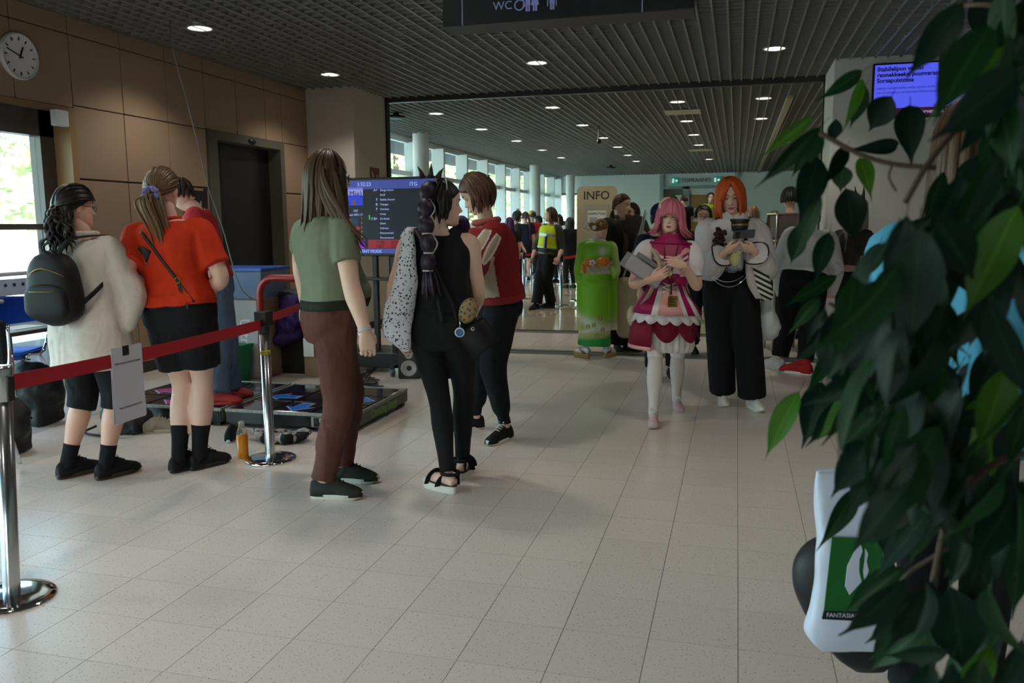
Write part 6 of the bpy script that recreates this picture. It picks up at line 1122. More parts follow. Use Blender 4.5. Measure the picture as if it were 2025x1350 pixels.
# ---- background visitors
def visitor(label, px, top, D, face, topc, botc, hair, hl=.06, H=None, z0=0., head=None, sleeve=.36, legs='pant', extra=None, wm=1., group='visitors in the far hall'):
    zt = at(px, top, D)[2]-z0; H = H or zt*.985; f = colp(px, z0, D); f[2] = z0
    B, D = mk(label, H, f, px, px, face, face, (px, 0), (head if head is not None else face, 4, 0), skin=SK[0], wm=wm, vox=.018, group=group); B.hc = B.N+np.array([0, 0, .165*B.s])+B.ax(1)[1]*.03
    for sd in (-1, 1):
        r_, f_ = B.ax(.8); S = B.shoulder(sd); E = S+np.array([0, 0, -.27*B.s])+r_*sd*.05; B.arm(sd, tuple(E), tuple(E+np.array([0, 0, -.2*B.s])+f_*.12)); a = f+B.ax(0)[0]*sd*.1; B.leg(sd, a+np.array([0, 0, .085])); shoe(B, sd, a, face, 0, .27, M_shoeb, M_solek)
    B.mkbody(); 
    for sd in (-1, 1): S, E, W_ = B.J['a%d' % sd]; B.hand(sd, nrm(W_-E), np.array([0, 0, -1.]), .5, fine=False)
    if math.cos(R((head if head is not None else face)-15)) < .5: B.eyes()
    B.finish(); g = G(); B.torso(g, -.22, .14, .02)
    for sd in (-1, 1): B.pant(g, sd, .97 if legs == 'pant' else .40, PANT)
    B.wear(g, 'trousers' if legs == 'pant' else 'shorts', cloth('c_'+botc, botc), amp=.005); g = G(); B.torso(g, .05, .98, .028, 12)
    for sd in (-1, 1): B.sleeve(g, sd, sleeve, [(-.14, .07), (0, .085), (.4, .08), (1, .055)])
    B.wear(g, 'top', cloth('c_'+topc, topc), amp=.006)
    P = [drape(B, random.uniform(70, 290), random.uniform(4, 20), 90, hl*random.uniform(.8, 1.2), .014+.012*random.random(), .04, jit=.12, n=5) for _ in range(34)]; locks(B, 'hair', hairmat('h_'+hair[0], *hair), P, .026, .011, capg=cap(lambda ph: 54+56*(1-math.cos(R(ph)))/2, .016)); return B
DK = ('120e0d', '2a201c'); BR = ('2a1c14', '4a3424'); PU = ('2a0c3a', '54226a')
visitor('visitor with long purple hair and black clothes waiting in the queue', 1008, 428, 18.2, 20, '17151b', '17151b', PU, .38)
B = visitor('visitor in dark horned cap facing right in the queue', 1021, 415, 20.0, -60, '26222a', '17151b', DK, .1); B.put(G().ball(B.hp(0, 0, .07), np.array([.1, .11, .08]), 14), 'cap', mat('cap_dark', '2a221e', .8)); [B.put(G().tube([B.hp(sx*.06, 0, .12), B.hp(sx*.075, 0, .2)], [.025, .004], 8), 'cap_horn', MATS['cap_dark']) for sx in (-1, 1)]
B = visitor('visitor in navy T-shirt with long dark ponytail and bare legs', 1038, 417, 22.6, 15, '161c30', '14161c', BR, .05, legs='short', head=60); B.put(G().tube(smoothpath([B.hp(0, -.1, .02), B.hp(0, -.16, -.05)+np.array([0, 0, -.1]), B.hp(0, -.17, -.1)+np.array([0, 0, -.5])], 5), np.linspace(.045, .02, 11), 10), 'ponytail', MATS['h_'+BR[0]])
B = visitor('visitor in red shirt with bright yellow cap in the queue', 1052, 415, 24.0, 190, 'a02420', '1c1c22', BR, .05, head=60); B.put(G().ball(B.hp(0, 0, .06), np.array([.105, .115, .09]), 16), 'cap', mat('cap_yellow', 'c8a818', .6)); B.put(G().bbox(-.07, .07, .08, .19, .035, .05, .006).xf(Matrix.Translation(Vector(B.hc))@Matrix(B.HR.tolist()).to_4x4()), 'cap_brim', MATS['cap_yellow'])
B = visitor('visitor in red shirt with wide dark hat in the queue', 1066, 425, 25.5, 60, '9a2622', '17151b', DK, .1); B.put(G().lathe([(.0, .13), (.09, .12), (.11, .07), (.2, .06), (.2, .05), (.1, .05)], 20, cap=False).xf(Matrix.Translation(Vector(B.hc))), 'hat', mat('hat_dark', '15182a', .8))
visitor('pale faced visitor with black hair and white top behind the guard', 1106, 422, 21.5, 150, 'c9c0b4', '24222a', DK, .2, head=140)
visitor('visitor with bushy black hair in black beside the info board', 1128, 428, 19.5, 40, '15151a', '1a1a20', DK, .22, wm=1.1)
visitor('second black clad visitor at the far end of the queue', 1117, 436, 26.0, 20, '1a1a20', '15151a', DK, .1)
visitor('visitor in orange vest with purple hair glimpsed behind the jacket', 911, 424, 9.4, -20, 'b85a1c', '17151b', PU, .10)
visitor('curly haired visitor in white shirt looking over the bearded man', 1251, 398, 11.6, 160, 'a8a298', '2a2a30', BR, .05, head=150)
B = visitor('visitor in navy beanie hidden behind the pink hair', 1306, 400, 7.9, 200, '1c2438', '1a1a20', DK, .06); B.put(G().ball(B.hp(0, -.01, .055), np.array([.105, .115, .095]), 16), 'beanie', cloth('navy_knit', '141c38', .95)); MATS['navy_knit']
dais = tag(G().bbox(-3.4, 1.2, 24.4, 29.5, 0, .42, .01).build('stage_step', mat('dais', '8d8674', .5), smooth=False), 'low platform in front of the far oak door', 'platform')
visitor('dark haired visitor in black at the left far door', 1334, 387, 25.6, 15, '1c1c20', '1a1a20', DK, .02, z0=.42); visitor('brown haired visitor in black T-shirt before the oak door', 1353, 385, 25.0, 20, '141416', '1a1a20', BR, .02, z0=.42)
visitor('guard in yellow vest far off before the oak door', 1405, 379, 25.4, 190, '8a9a1c', '15151a', DK, .02, z0=.42)
visitor('dark haired visitor looking down behind the orange bob', 1389, 402, 9.4, 190, '26282c', '1a1a20', DK, .02, head=185)
visitor('visitor with long strawberry blond hair seen from behind', 1488, 404, 15.5, 15, '3a342c', '24242a', ('6a4a3a', 'a07a62'), .30)
B = visitor('visitor in red plaid shirt and black cap behind the steel cart', 1562, 366, 10.6, 10, '5a1c1c', '17151b', DK, .05, wm=1.15); B.put(G().ball(B.hp(0, -.005, .05), np.array([.1, .112, .085]), 16), 'cap', M_black); B.put(G().bbox(-.07, .07, .09, .19, .02, .035, .005).xf(Matrix.Translation(Vector(B.hc))@Matrix(B.HR.tolist()).to_4x4()), 'cap_brim', M_black)
visitor('short blond visitor beside the plaid shirt', 1532, 414, 11.6, 30, '3a3428', '24242a', ('5a4424', '8a6c3c'), .15)
# ================================================================ PROPS
M_belt = mat('red_webbing', 'b00c20', .7, bump=.2, bs=300); M_post = mat('satin_chrome', 'b9babc', .22, 1.)
PBASE = G().lathe([(.0, .022), (.035, .022), (.12, .020), (.155, .016), (.16, .010), (.16, 0.0), (.0, 0.)][::-1], 48, cap=False).data('base', M_chrome)
PPOST = G().lathe([(.031, .02), (.031, .86), (.0, .86)], 28, cap=False).data('post', M_post)
PHEAD = G().lathe([(.033, .80), (.036, .805), (.036, .925), (.033, .935), (.0, .935)], 28, cap=False).data('head', M_black); PHEADC = G().lathe([(.032, .80), (.036, .805), (.036, .925), (.033, .935), (.0, .935)], 28, cap=False).data('head', M_post)
def stanchion(x, y, label, group=None, head=None, near=False):
    t = thing('stanchion', label, 'stanchion', (x, y, 0), 0, group); b = link(PBASE, 'base', t); link(PPOST, 'post', t); h = link(head or PHEAD, 'head', t); return t
def belt(a, b, label, z=.875, w=.055, sag=.012, group=None, cat='belt'):
    a = np.array([a[0], a[1], z]); b = np.array([b[0], b[1], z]); d = nrm(b-a); P = [a+d*.037+(b-a-d*.074)*q-np.array([0, 0, sag*4*q*(1-q)]) for q in np.linspace(0, 1, 13)]; c = (a+b)/2; g = ribbon(P, w, .002, np.array([0, 0, 1.])); g.v = [v-c for v in g.v]; return tag(g.build('belt', M_belt, loc=tuple(c), smooth=False), label, cat, group)
s1 = fl(24, 1183); LEAN = R(2.8); s1t = s1+VR*math.sin(LEAN)*.87; s2 = fl(535, 909); s3 = np.array([pl(1, 6.45, 519, 600)[0]+.62, 6.42, 0])
t1 = stanchion(s1[0], s1[1], 'polished steel stanchion at the left edge of the frame', head=PHEADC); G().bbox(.030, .042, -.016, .016, .80, .90, .003).build('belt_slot', M_black, t1, False)
t2 = stanchion(s2[0], s2[1], 'steel belt post with yellow tape beside the juice bottle'); G().lathe([(.032, .675), (.0325, .675), (.0325, .70), (.032, .70)], 28, cap=False).build('yellow_tape', mat('tape_yellow', 'b8a012', .5), t2)
a_ = math.atan2(-s2[1], -s2[0]); text('ÄNTR', .02, 'tape_lettering', M_black, t2, Matrix.Translation((.0335*math.cos(a_), .0335*math.sin(a_), .687))@frame((0, 0, 0), (-math.sin(a_), math.cos(a_), 0), (0, 0, 1)), .0004)
G().bbox(-.042, .042, -.042, .042, .85, .94, .004).build('cassette', M_black, t2, False)
t1.rotation_mode = 'QUATERNION'; t1.rotation_quaternion = Matrix.Rotation(LEAN, 4, Vector(VH)).to_quaternion()
belt(s1t, s2, 'long red belt with a hanging paper sign between the two near posts', .862, .062); belt(s2, s3, 'short red belt running to the red bar behind the maroon trousers', .885, .055)
# paper notice clipped to the belt
s1 = s1t; d = nrm(np.array([s2[0]-s1[0], s2[1]-s1[1], 0])); q = None
for k in np.linspace(.1, .9, 400):
    p = s1+(s2-s1)*k; dd = np.array([p[0], p[1], .862])-CAM; z = dd@_fw; u = 1012.5+FPX*(dd@_rt)/z
    if u > 249: break
n_ = np.array([d[1], -d[0], 0]); n_ = n_ if n_@(-p) > 0 else -n_; c = np.array([p[0], p[1], .862])+n_*.006; t = thing('paper_notice', 'white paper notice sheets taped onto the red belt', 'notice', tuple(c)); Mn = frame((0, 0, 0), d, (0, 0, 1)).to_4x4(); sg = 1 if (Mn.to_3x3()@Vector((0, 0, 1))).dot(Vector(n_)) > 0 else -1
for k, (rot, off) in enumerate(((-.012, 0), (.03, -.0035), (-.03, -.006))): g = G().bbox(-.108, .108, -.305, .045, -.0008, .0008, .0004); g.xf(Mn@Matrix.Translation((0, 0, sg*off))@Matrix.Rotation(rot, 4, 'Z')); g.build('sheet', mat('notice_paper', 'c9c4cf', .8), t, False)
for s, zz_, sz in (('Scan to access the list of charts', -.028, .0142), ('https://tanssipatti.devazon.fi/', -.235, .0142)): text(s, sz, 'lettering', M_black, t, Mn@Matrix.Translation((0, zz_, sg*.0012))@Matrix.Rotation(-.012, 4, 'Z'), .0002)
g = G().bbox(-.022, .022, .005, .05, .0008, .003, .0005); g.xf(Mn@Matrix.Translation((-.01, 0, 0))); g.build('black_tape', M_black, t, False)
# far queue line
QP = [(1036, 591), (1020, 562), (1050, 550), (1113, 561), (1085, 573), (1143, 594), (1110, 605), (1135, 551), (1116, 532), (1131, 525)]; QW = [fl(*q) for q in QP]; QL = ['left of the guard in front', 'behind the red jacket', 'beside the bare legs', 'right behind the guard', 'between the guard and the queue', 'beside the info board foot', 'just behind the guard shoes', 'behind the info board', 'far back by the third column', 'farthest back']
for w_, l_ in zip(QW, QL): stanchion(w_[0], w_[1], 'queue stanchion '+l_, 'queue stanchions')
for i, (a, b) in enumerate(((0, 4), (1, 2), (0, 1), (3, 7), (4, 3), (6, 5), (2, 8), (7, 9))): belt(QW[a], QW[b], 'red queue belt starting at the post %s' % QL[a] if (a, b) != (0, 1) else 'red queue belt ending at the post behind the red jacket', .88, .05, .02, 'red queue belts')
# ---- dance pads
M_padb = mat('pad_black', '17171a', .25, .2, var=.3, vs_=14); M_pane = mat('pad_panel', '24242c', .12, .0, coat=.4, var=.2, vs_=5); M_worn = mat('worn_edge', '8f8f88', .55, .3, var=.6, vs_=35); M_ab = mat('arrow_blue', '1c6ac0', .25, emit=.10); M_ap = mat('arrow_pink', 'b03a88', .25, emit=.10); M_line = mat('arrow_line', '9ab8d8', .3)
ARW = [(0, .115), (.10, .0), (.045, .0), (.045, -.115), (-.045, -.115), (-.045, 0), (-.10, 0)]
def pad(x0, label, cols):
    y0 = 5.27; S = 1.02; hz = .132; t = thing('dance_pad', label, 'dance pad', (x0, y0, 0)); G().bbox(0, S, 0, S, .03, hz-.012, .004).build('frame', M_padb, t, False)
    for a in ((.02, .08), (S-.08, S-.02)):
        for b in ((.02, .08), (S-.08, S-.02)): G().box(*a, *b, 0, .03).build('foot', M_solek, t, False)
    for i in range(3):
        for j in range(3):
            cx, cy = .51+(i-1)*.325, .51+(j-1)*.325; G().bbox(cx-.152, cx+.152, cy-.152, cy+.152, hz-.014, hz, .004).build('panel', M_pane, t, False)
            if (i == 1) != (j == 1):
                an = {(1, 2): 0, (1, 0): PI, (0, 1): PI/2, (2, 1): -PI/2}[(i, j)]; M = Matrix.Translation((cx, cy, hz))@Matrix.Rotation(an, 4, 'Z'); o = G().prism(ARW, M, .0015).build('arrow', cols[0] if (i == 1) else cols[1], t, False); G().prism([(x*1.22, y*1.18-.005) for x, y in ARW], Matrix.Translation((0, 0, -.0008))@M, .0012).build('arrow_outline', M_line, t, False)
    for (a, b, c, d_) in ((0, S, -.004, .012), (0, S, S-.012, S+.004)): G().bbox(a, b, c, d_, hz-.02, hz+.004, .002).build('edge_trim', M_worn, t, False)
    for (a, b) in ((-.004, .012), (S-.012, S+.004)): G().bbox(a, b, 0, S, hz-.02, hz+.004, .002).build('edge_trim', M_worn, t, False)
    G().box(S, S+.004, .01, S-.01, .034, hz-.022).build('side_plate', mat('side_sticker', '5c6152', .6, var=.8, vs_=16), t, False); G().box(.02, S-.02, -.004, 0, .034, hz-.022).build('front_plate', M_padb, t, False)
    return t
t = pad(-3.60, 'black dance pad with blue arrows in front of the screen', (M_ab, M_ab)); hz = .132
Mg = mat('sticker_green', '6f9a3c', .5); text('Dancing Stage', .085, 'side_lettering', Mg, t, Matrix.Translation((1.0245, .55, .075))@frame((0, 0, 0), (0, 1, 0), (0, 0, 1)), .0006, bold=.003)
G().box(.70, 1.0, -.008, -.004, .036, .11).build('front_sticker', mat('sticker_white', '8f8f88', .6), t, False); G().box(.72, .95, -.009, -.008, .04, .106).build('sticker_black', M_black, t, False); text('Dancing', .04, 'lettering', M_frame, t, Matrix.Translation((.83, -.0095, .085))@RX, .0005, bold=.001); text('Stage', .035, 'lettering', Mg, t, Matrix.Translation((.84, -.0095, .058))@RX, .0005, bold=.001)
pad(-4.66, 'black dance pad with pink arrows under the jeans wearer', (M_ap, M_ap))
M_bar = mat('red_bar', '8c2018', .4, .2)
def bar(x0, x1, y, label, ztop=1.02):
    t = thing('support_bar', label, 'bar', ((x0+x1)/2, y, 0)); r = .14; hw = (x1-x0)/2; P = [(-hw, 0, .0), (-hw, 0, ztop-r)]+[(-hw+r-r*math.cos(a), 0, ztop-r+r*math.sin(a)) for a in np.linspace(.15, PI/2, 7)]+[(hw-r+r*math.sin(a), 0, ztop-r+r*math.cos(a)) for a in np.linspace(0, PI/2-.15, 7)]+[(hw, 0, ztop-r), (hw, 0, 0)]
    G().tube(P, .032, 16).build('tube', M_bar, t)
    for s in (-hw, hw): G().bbox(s-.06, s+.06, -.06, .06, 0, .02, .003).build('foot_plate', M_dark, t, False)
xb = pl(1, 6.45, 519, 600)[0]; bar(xb, xb+.62, 6.42, 'red tube support bar standing behind the blue arrow pad'); p = fl(312, 812); bar(p[0]-.34, p[0]-.02, 6.40, 'red tube support bar standing behind the pink arrow pad', .95)
# ---- things against the lift wall
M_card = mat('cardboard', '8f7658', .85, var=.08, vs_=6); M_cgrey = mat('printed_carton', 'a3a0a0', .7)
t = thing('cardboard_carton', 'tall printed cardboard carton under the clear bin', 'carton', (-4.72, 7.3, 0)); G().bbox(-.34, .34, -.24, .24, 0, .77, .006).build('box', M_card, t, False); G().box(-.33, .30, -.242, -.24, .01, .76).build('printed_face', M_cgrey, t, False); text('Ultrar', .15, 'lettering', mat('print_white', 'd2d2d2', .7), t, Matrix.Translation((.16, -.2425, .40))@RX@Matrix.Rotation(R(-90), 4, 'Z'), .0006, bold=.002); text('SUPPORT', .04, 'lettering', MATS['print_white'], t, Matrix.Translation((.03, -.2425, .62))@RX@Matrix.Rotation(R(-90), 4, 'Z'), .0006)
G().box(-.05, -.045, -.2445, -.242, .01, .76).build('seam', MATS['print_white'], t, False)
t = thing('storage_bin', 'clear plastic storage bin with blue lid on the carton', 'storage bin', (-4.72, 7.3, .772)); M_bin = mat('clear_bin', '8fa2c0', .2, alpha=.5)
g = G(); g.rings([[(sx*w, sy*d_, z) for sx, sy in ((-1, -1), (1, -1), (1, 1), (-1, 1))] for w, d_, z in ((.33, .21, 0), (.37, .25, .27), (.365, .245, .27), (.325, .205, .006))], cap=True); g.build('tub', M_bin, t, False); G().bbox(-.39, .39, -.27, .27, .265, .30, .008).build('lid', mat('blue_lid', '3c68c0', .4, alpha=.85), t, False)
G().bbox(-.27, .1, -.15, .16, .01, .2, .03).build('contents', mat('blue_contents', '22427c', .7, var=.4, vs_=8), t); text('DO NOT STEP', .035, 'lettering', MATS['print_white'], t, Matrix.Translation((-.05, -.226, .045))@Matrix.Rotation(R(82), 4, 'X')@Matrix.Rotation(R(-8), 4, 'Z'), .0006)
p = fl(484, 752); t = thing('green_crate', 'green plastic crate in front of the printed carton', 'crate', (p[0]-.12, p[1]-.12, 0)); g = G(); g.rings([[(sx*w, sy*d_, z) for sx, sy in ((-1, -1), (1, -1), (1, 1), (-1, 1))] for w, d_, z in ((.17, .12, 0), (.20, .15, .36), (.19, .14, .36), (.165, .115, .01))]); g.build('tub', mat('crate_green', '0c7a52', .5), t, False); G().bbox(-.21, .21, -.16, -.14, .32, .36, .004).bbox(-.21, .21, .14, .16, .32, .36, .004).bbox(-.21, -.19, -.16, .16, .32, .36, .004).bbox(.19, .21, -.16, .16, .32, .36, .004).build('rim', MATS['crate_green'], t, False); G().box(-.07, .07, -.149, -.139, .25, .29).build('grip_slot', M_black, t, False)
p = fl(545, 742); t = thing('speaker_cabinet', 'tall black speaker cabinet beside the printed carton', 'speaker', (p[0]+.10, p[1]+.33, 0)); G().bbox(-.2, .2, -.2, .2, 0, .82, .01).build('cabinet', M_black, t, False); G().bbox(-.18, .18, -.21, -.2, .05, .78, .005).build('grille', mat('grille', '0c0c0e', .8), t, False)
xs, ys_ = p[0]+.16, p[1]+.25
g = G(); 
for i in range(9): o_ = np.random.default_rng(i).normal(size=3); g.ball((xs+o_[0]*.05, ys_-.16+o_[1]*.03, .72-i*.045), (.16-.006*i, .09, .09), 12)
V, N, F = solid(g, .015, 3); V = wrinkle(V, N, .016, 12); g = G().add(V, F); tag(g.build('purple_jacket', cloth('purple_nylon', '331a52', .6, .15, .2, .8)), 'dark purple jacket draped over the black speaker cabinet', 'jacket')
t = thing('brown_carton', 'narrow brown carton behind the left studio monitor', 'carton', (p[0]+.40, p[1]+.12, 0)); G().bbox(-.09, .09, -.1, .1, 0, .42, .004).build('box', M_card, t, False); G().box(-.08, .03, -.122, -.12, .2, .38).build('shipping_label', MATS['paper'], t, False)
def monitor(px, py, label):
    q = fl(px, py); t = thing('studio_monitor', label, 'speaker', (q[0], q[1]+.12, 0), math.atan2(-q[0], q[1])*.0+YAW); w = .105; G().bbox(-w, w, -.12, .12, 0, .31, .008).build('cabinet', M_black, t, False)
    for z, r in ((.105, .072), (.235, .035)):
        g = G().lathe([(r, 0), (r*1.08, .008), (r*.95, .010), (r*.8, .002), (r*.35, -.008)], 32, cap=True); g.xf(Matrix.Translation((0, -.121, z))@Matrix.Rotation(R(90), 4, 'X')); g.build('cone', mat('cone_grey', '9a9894', .5), t); g = G().ball((0, -.119, z), (r*.36, .014, r*.36), 14); g.build('dust_cap', M_solek, t)
    G().box(-.05, .05, -.122, -.12, .012, .022).build('badge', M_dark, t, False)
monitor(602, 738, 'small studio monitor speaker left of the maroon trousers'); monitor(803, 749, 'small studio monitor speaker beside the black outfit')
# screen on a trolley stand
YT = 7.75; A = pl(1, YT, 607, 354); hh = pl(1, YT, 607, 354)[2]-pl(1, YT, 690, 506)[2]; Wt = hh*16/9+.02; xc = A[0]+Wt/2; zb = A[2]-hh
t = thing('screen_stand', 'large game score screen on a black trolley stand', 'screen', (xc, YT, 0)); w = Wt/2; G().bbox(-w, w, 0, .05, zb, zb+hh, .006).build('bezel', M_black, t, False)
def E_(n, c, s): return mat(n, c, .5, emit=s)
def SP(px0, px1, py0, py1, nm, m, o=.002): a = pl(1, YT, px0, py0); b = pl(1, YT, px1, py1); return G().box(a[0]-xc, b[0]-xc, -o, -o+.001, b[2], a[2]).build(nm, m, t, False)
SP(611, 868, 359, 501, 'background', E_('scr_navy', '070b22', .35), .001); SP(611, 868, 359, 371, 'top_bar', E_('scr_bar', '3c4a9a', .55)); SP(611, 868, 492, 501, 'bottom_bar', MATS['scr_bar'])
SP(640, 718, 372, 387, 'title_block', E_('scr_lilac', '8f90d8', .6)); SP(640, 718, 387, 406, 'artwork', E_('scr_blue', '1638c8', .6)); SP(684, 690, 397, 404, 'avatar', E_('scr_dark', '1a0c10', .3), .003); SP(697, 703, 396, 405, 'avatar', E_('scr_orange', '8a4a20', .4), .003)
SP(728, 868, 474, 491, 'red_panel', E_('scr_red', '8c1424', .55)); SP(680, 722, 474, 491, 'magenta_panel', E_('scr_magenta', '8a10b0', .55)); SP(680, 712, 448, 454, 'red_strip', MATS['scr_red']); SP(640, 708, 432, 446, 'scenery', E_('scr_scene', '102a5c', .4)); SP(729.5, 732, 425, 434, 'cursor', E_('scr_green', '22b040', .8), .003)
Mtw = E_('scr_white', 'a8b4f0', .8); Mdk = mat('scr_ink', '080a18', .6)
def ST(s, px, py, size, m=None, al='LEFT', o=.0035): a = pl(1, YT, px, py); text(s, size, 'lettering', m or Mtw, t, Matrix.Translation((a[0]-xc, -o, a[2]))@RX, .0003, al)
ST('3:32:23', 706, 365, .052); ST('ITG', 810, 364, .052); ST('EVENT MODE', 708, 497, .042); ST('(Folk Mix)', 716, 383, .075, Mdk, 'RIGHT'); ST('9', 710, 483, .07, Mdk)
for i, (gr, nm) in enumerate((('A+', 'Bungie Down'), ('', 'Bruff'), ('F', 'Bubble Dancer'), ('B', 'Changes'), ('F', 'Charlene'), ('', 'Crazy'), ('S B+', 'Da Roots'), ('', 'Dawn'), ('', 'Delirium'), ('', 'Disconnected'), ('', 'Disconnected'))): y = 376+i*9.4; ST(nm, 752, y, .026); gr and ST(gr, 747, y, .036, None, 'RIGHT')
for k, (s, px, py) in enumerate((('2:07', 699, 417), ('Peak NPS 7.7', 688, 425))): ST(s, px, py, .03)
for k, s in enumerate(('1', '2', '5', '7', '8')): ST(s, 714, 432+k*9, .035, E_('scr_amber', 'c0701c', .7))
for k, s in enumerate(('102 Steps', '21 Jumps', '7 Hands')): ST(s, 744, 478+k*5, .024, Mdk); ST(s.replace('Steps', 'Mines').replace('Jumps', 'Holds').replace('Hands', 'Rolls'), 773, 478+k*5, .024, Mdk)
xl = pl(1, YT, 737, 560)[0]-xc; xr = pl(1, YT, 772, 560)[0]-xc; g = G()
for x in (xl, xr): G().bbox(x-.025, x+.025, .06, .11, .08, zb+hh*.7, .004).build('upright', M_black, t, False)
G().bbox(xl-.28, xr+.06, -.12, .16, pl(1, YT, 740, 549)[2]-.02, pl(1, YT, 740, 549)[2], .004).build('shelf', M_black, t, False)
G().bbox(xl-.5, xr+.35, -.10, .22, .05, .20, .006).build('base_box', mat('base_black', '121214', .4), t, False)
for x, y in ((xl-.4, -.28), (xr+.12, -.28), (xl-.4, .3), (xr+.12, .3)):
    G().bbox(x-.02, x+.02, y-.02, .0 if y < 0 else y+.02, .08, .11, .003).build('base_arm', M_black, t, False); g = G().tube([(x-.012, y, .035), (x+.012, y, .035)], .035, 20); g.build('castor', mat('castor_grey', '5a6068', .4), t); G().bbox(x-.018, x+.018, y-.01, y+.01, .035, .09, .003).build('castor_fork', M_chrome, t, False)
tag(G().bbox(-.16, .16, -.1, .1, 0, .05, .006).build('console_box', mat('console_grey', '4a4c50', .5), loc=(xc+xl-.12, YT-.42, 0), smooth=False), 'flat grey box on the floor among the cables', 'box')
for k in range(5):
    r = np.random.default_rng(k+40); c0 = fl(690+r.integers(0, 60), 752+r.integers(0, 12)); P = [c0+np.array([.10*math.cos(a*2.3+k)+.05*r.normal(), .07*math.sin(a*1.9+k)+.03*r.normal(), .006+.004*k]) for a in np.linspace(0, 6, 14)]; P = [fl(735+6*k, 715)+np.array([0, .3, .1]), fl(725+4*k, 735)]+P; P = [np.array([p[0], p[1], max(p[2], .006+.003*k)]) for p in P]; g = G().tube(smoothpath(P, 4), .005, 6); tag(g.build('floor_cable', mat('black_cable', '141416', .5)), 'black cable loop lying under the screen, %s of five' % ['leftmost', 'second', 'middle', 'fourth', 'rightmost'][k], 'cable', 'tangled black cables')
# ---- bottle, shoes, scarf and bags on the floor
p = fl(481, 905); t = thing('juice_bottle', 'bottle of orange juice beside the belt post', 'bottle', tuple(p)); G().lathe([(0, .0), (.032, .0), (.0345, .008), (.0345, .150), (0, .150)], 28, cap=False).build('juice', mat('orange_juice', 'd88400', .35), t); G().lathe([(.0345, .150), (.0345, .156), (.033, .170), (.026, .190), (.018, .205), (.0165, .215)], 28, cap=False).build('bottle_wall', mat('clear_pet', 'a3a684', .08, alpha=.32), t); G().lathe([(0, .236), (.019, .236), (.0195, .232), (.0195, .208), (0, .208)], 24, cap=False).build('cap', mat('bottle_cap', 'b9b7a8', .5), t)
class FloorShoe:
    def __init__(s, p, label, name='shoe'): s.t = thing(name, label, 'shoe', tuple(p)); s.o = np.asarray(p)
    def put(s, g, name, m, parent=None, smooth=True, auto=None): g.v = [v-s.o for v in g.v]; return g.build(name, m, parent or s.t, smooth)
M_bg = cloth('beige_mesh', '8f8474', .8); 
p = fl(303, 855); p[2] = 0; shoe(FloorShoe(p, 'beige running shoe lying at the dance pad edge', 'running_shoe'), 1, p, -62, 0, .29, M_bg, mat('beige_sole', 'a59a88', .6), lace_m=mat('beige_lace', 'a89c8a', .8), name='upper'); p = fl(270, 848)+np.array([0, .0, 0]); p[2] = 0; shoe(FloorShoe(p, 'second beige running shoe tucked behind the first', 'running_shoe'), 1, p, -75, 0, .29, M_bg, MATS['beige_sole'], name='upper')
p = fl(456, 872); p[2] = 0; shoe(FloorShoe(p, 'black sneaker with white sole behind the juice bottle', 'sneaker'), 1, p, 20, 0, .28, M_shoeb, M_solew, name='upper')
g = G()
for i in range(22): r = np.random.default_rng(i); c0 = fl(505+r.random()*100, 868+r.random()*10); g.ball((c0[0], c0[1], .03+.03*r.random()), (.05+.03*r.random(), .04, .025+.02*r.random()), 10)
V, N, F = solid(g, .007, 2); V = wrinkle(V, N, .016, 22, (1, 1, 1)); V[:, 2] = np.maximum(V[:, 2], .001); g = G().add(V, F); m = mat('checked_scarf', '15151a', .9); nt = m.node_tree; ck_ = nt.nodes.new('ShaderNodeTexChecker'); ck_.inputs['Scale'].default_value = 13; ck_.inputs['Color1'].default_value = lin('121216'); ck_.inputs['Color2'].default_value = lin('9a938c'); tc = nt.nodes.new('ShaderNodeTexCoord'); nt.links.new(tc.outputs['Object'], ck_.inputs[0]); nt.links.new(ck_.outputs[0], nt.nodes['Principled BSDF'].inputs[0]); tag(g.build('checked_scarf', m), 'crumpled black and white checked cloth on the floor by the pad', 'cloth')
def softbag(name, label, c, r, col, seed=0, amp=.014):
    g = G(); g.ball((0, 0, r[2]), r, 18); g.bbox(-r[0]*.75, r[0]*.75, -r[1]*.75, r[1]*.75, .0, r[2]*1.3, .02); V, N, F = solid(g, .012, 4); V = wrinkle(V, N, amp, 11, (1, 1, 1), seed); V[:, 2] = np.maximum(V[:, 2], .002); t = thing(name, label, 'bag', c); G().add(V, F).build('bag_body', mat('nylon_'+col, col, .6, bump=.2, bs=150), t); G().tube(smoothpath([(-r[0]*.8, -r[1]*.9, r[2]*.5), (-r[0]*1.1, -r[1]*1.3, .02), (0, -r[1]*1.5, .015), (r[0]*.8, -r[1]*1.2, r[2]*.4)], 5), .009, 8).build('strap', mat('strap_nylon', '0e0e10', .7), t); return t
p = fl(225, 862); softbag('black_bag', 'black bag on the floor behind the paper notice', (p[0], p[1]+.14, 0), (.2, .13, .12), '0f0f12', 2)
p = fl(70, 842); softbag('black_backpack', 'black backpack slumped under the table by the window', (p[0]-.1, p[1]+.1, 0), (.24, .18, .24), '101014', 5); p = fl(8, 900); softbag('dark_sports_bag', 'dark bag with grey stripe at the left edge under the chair', (p[0]-.05, p[1]+.05, 0), (.2, .15, .2), '14141c', 8)
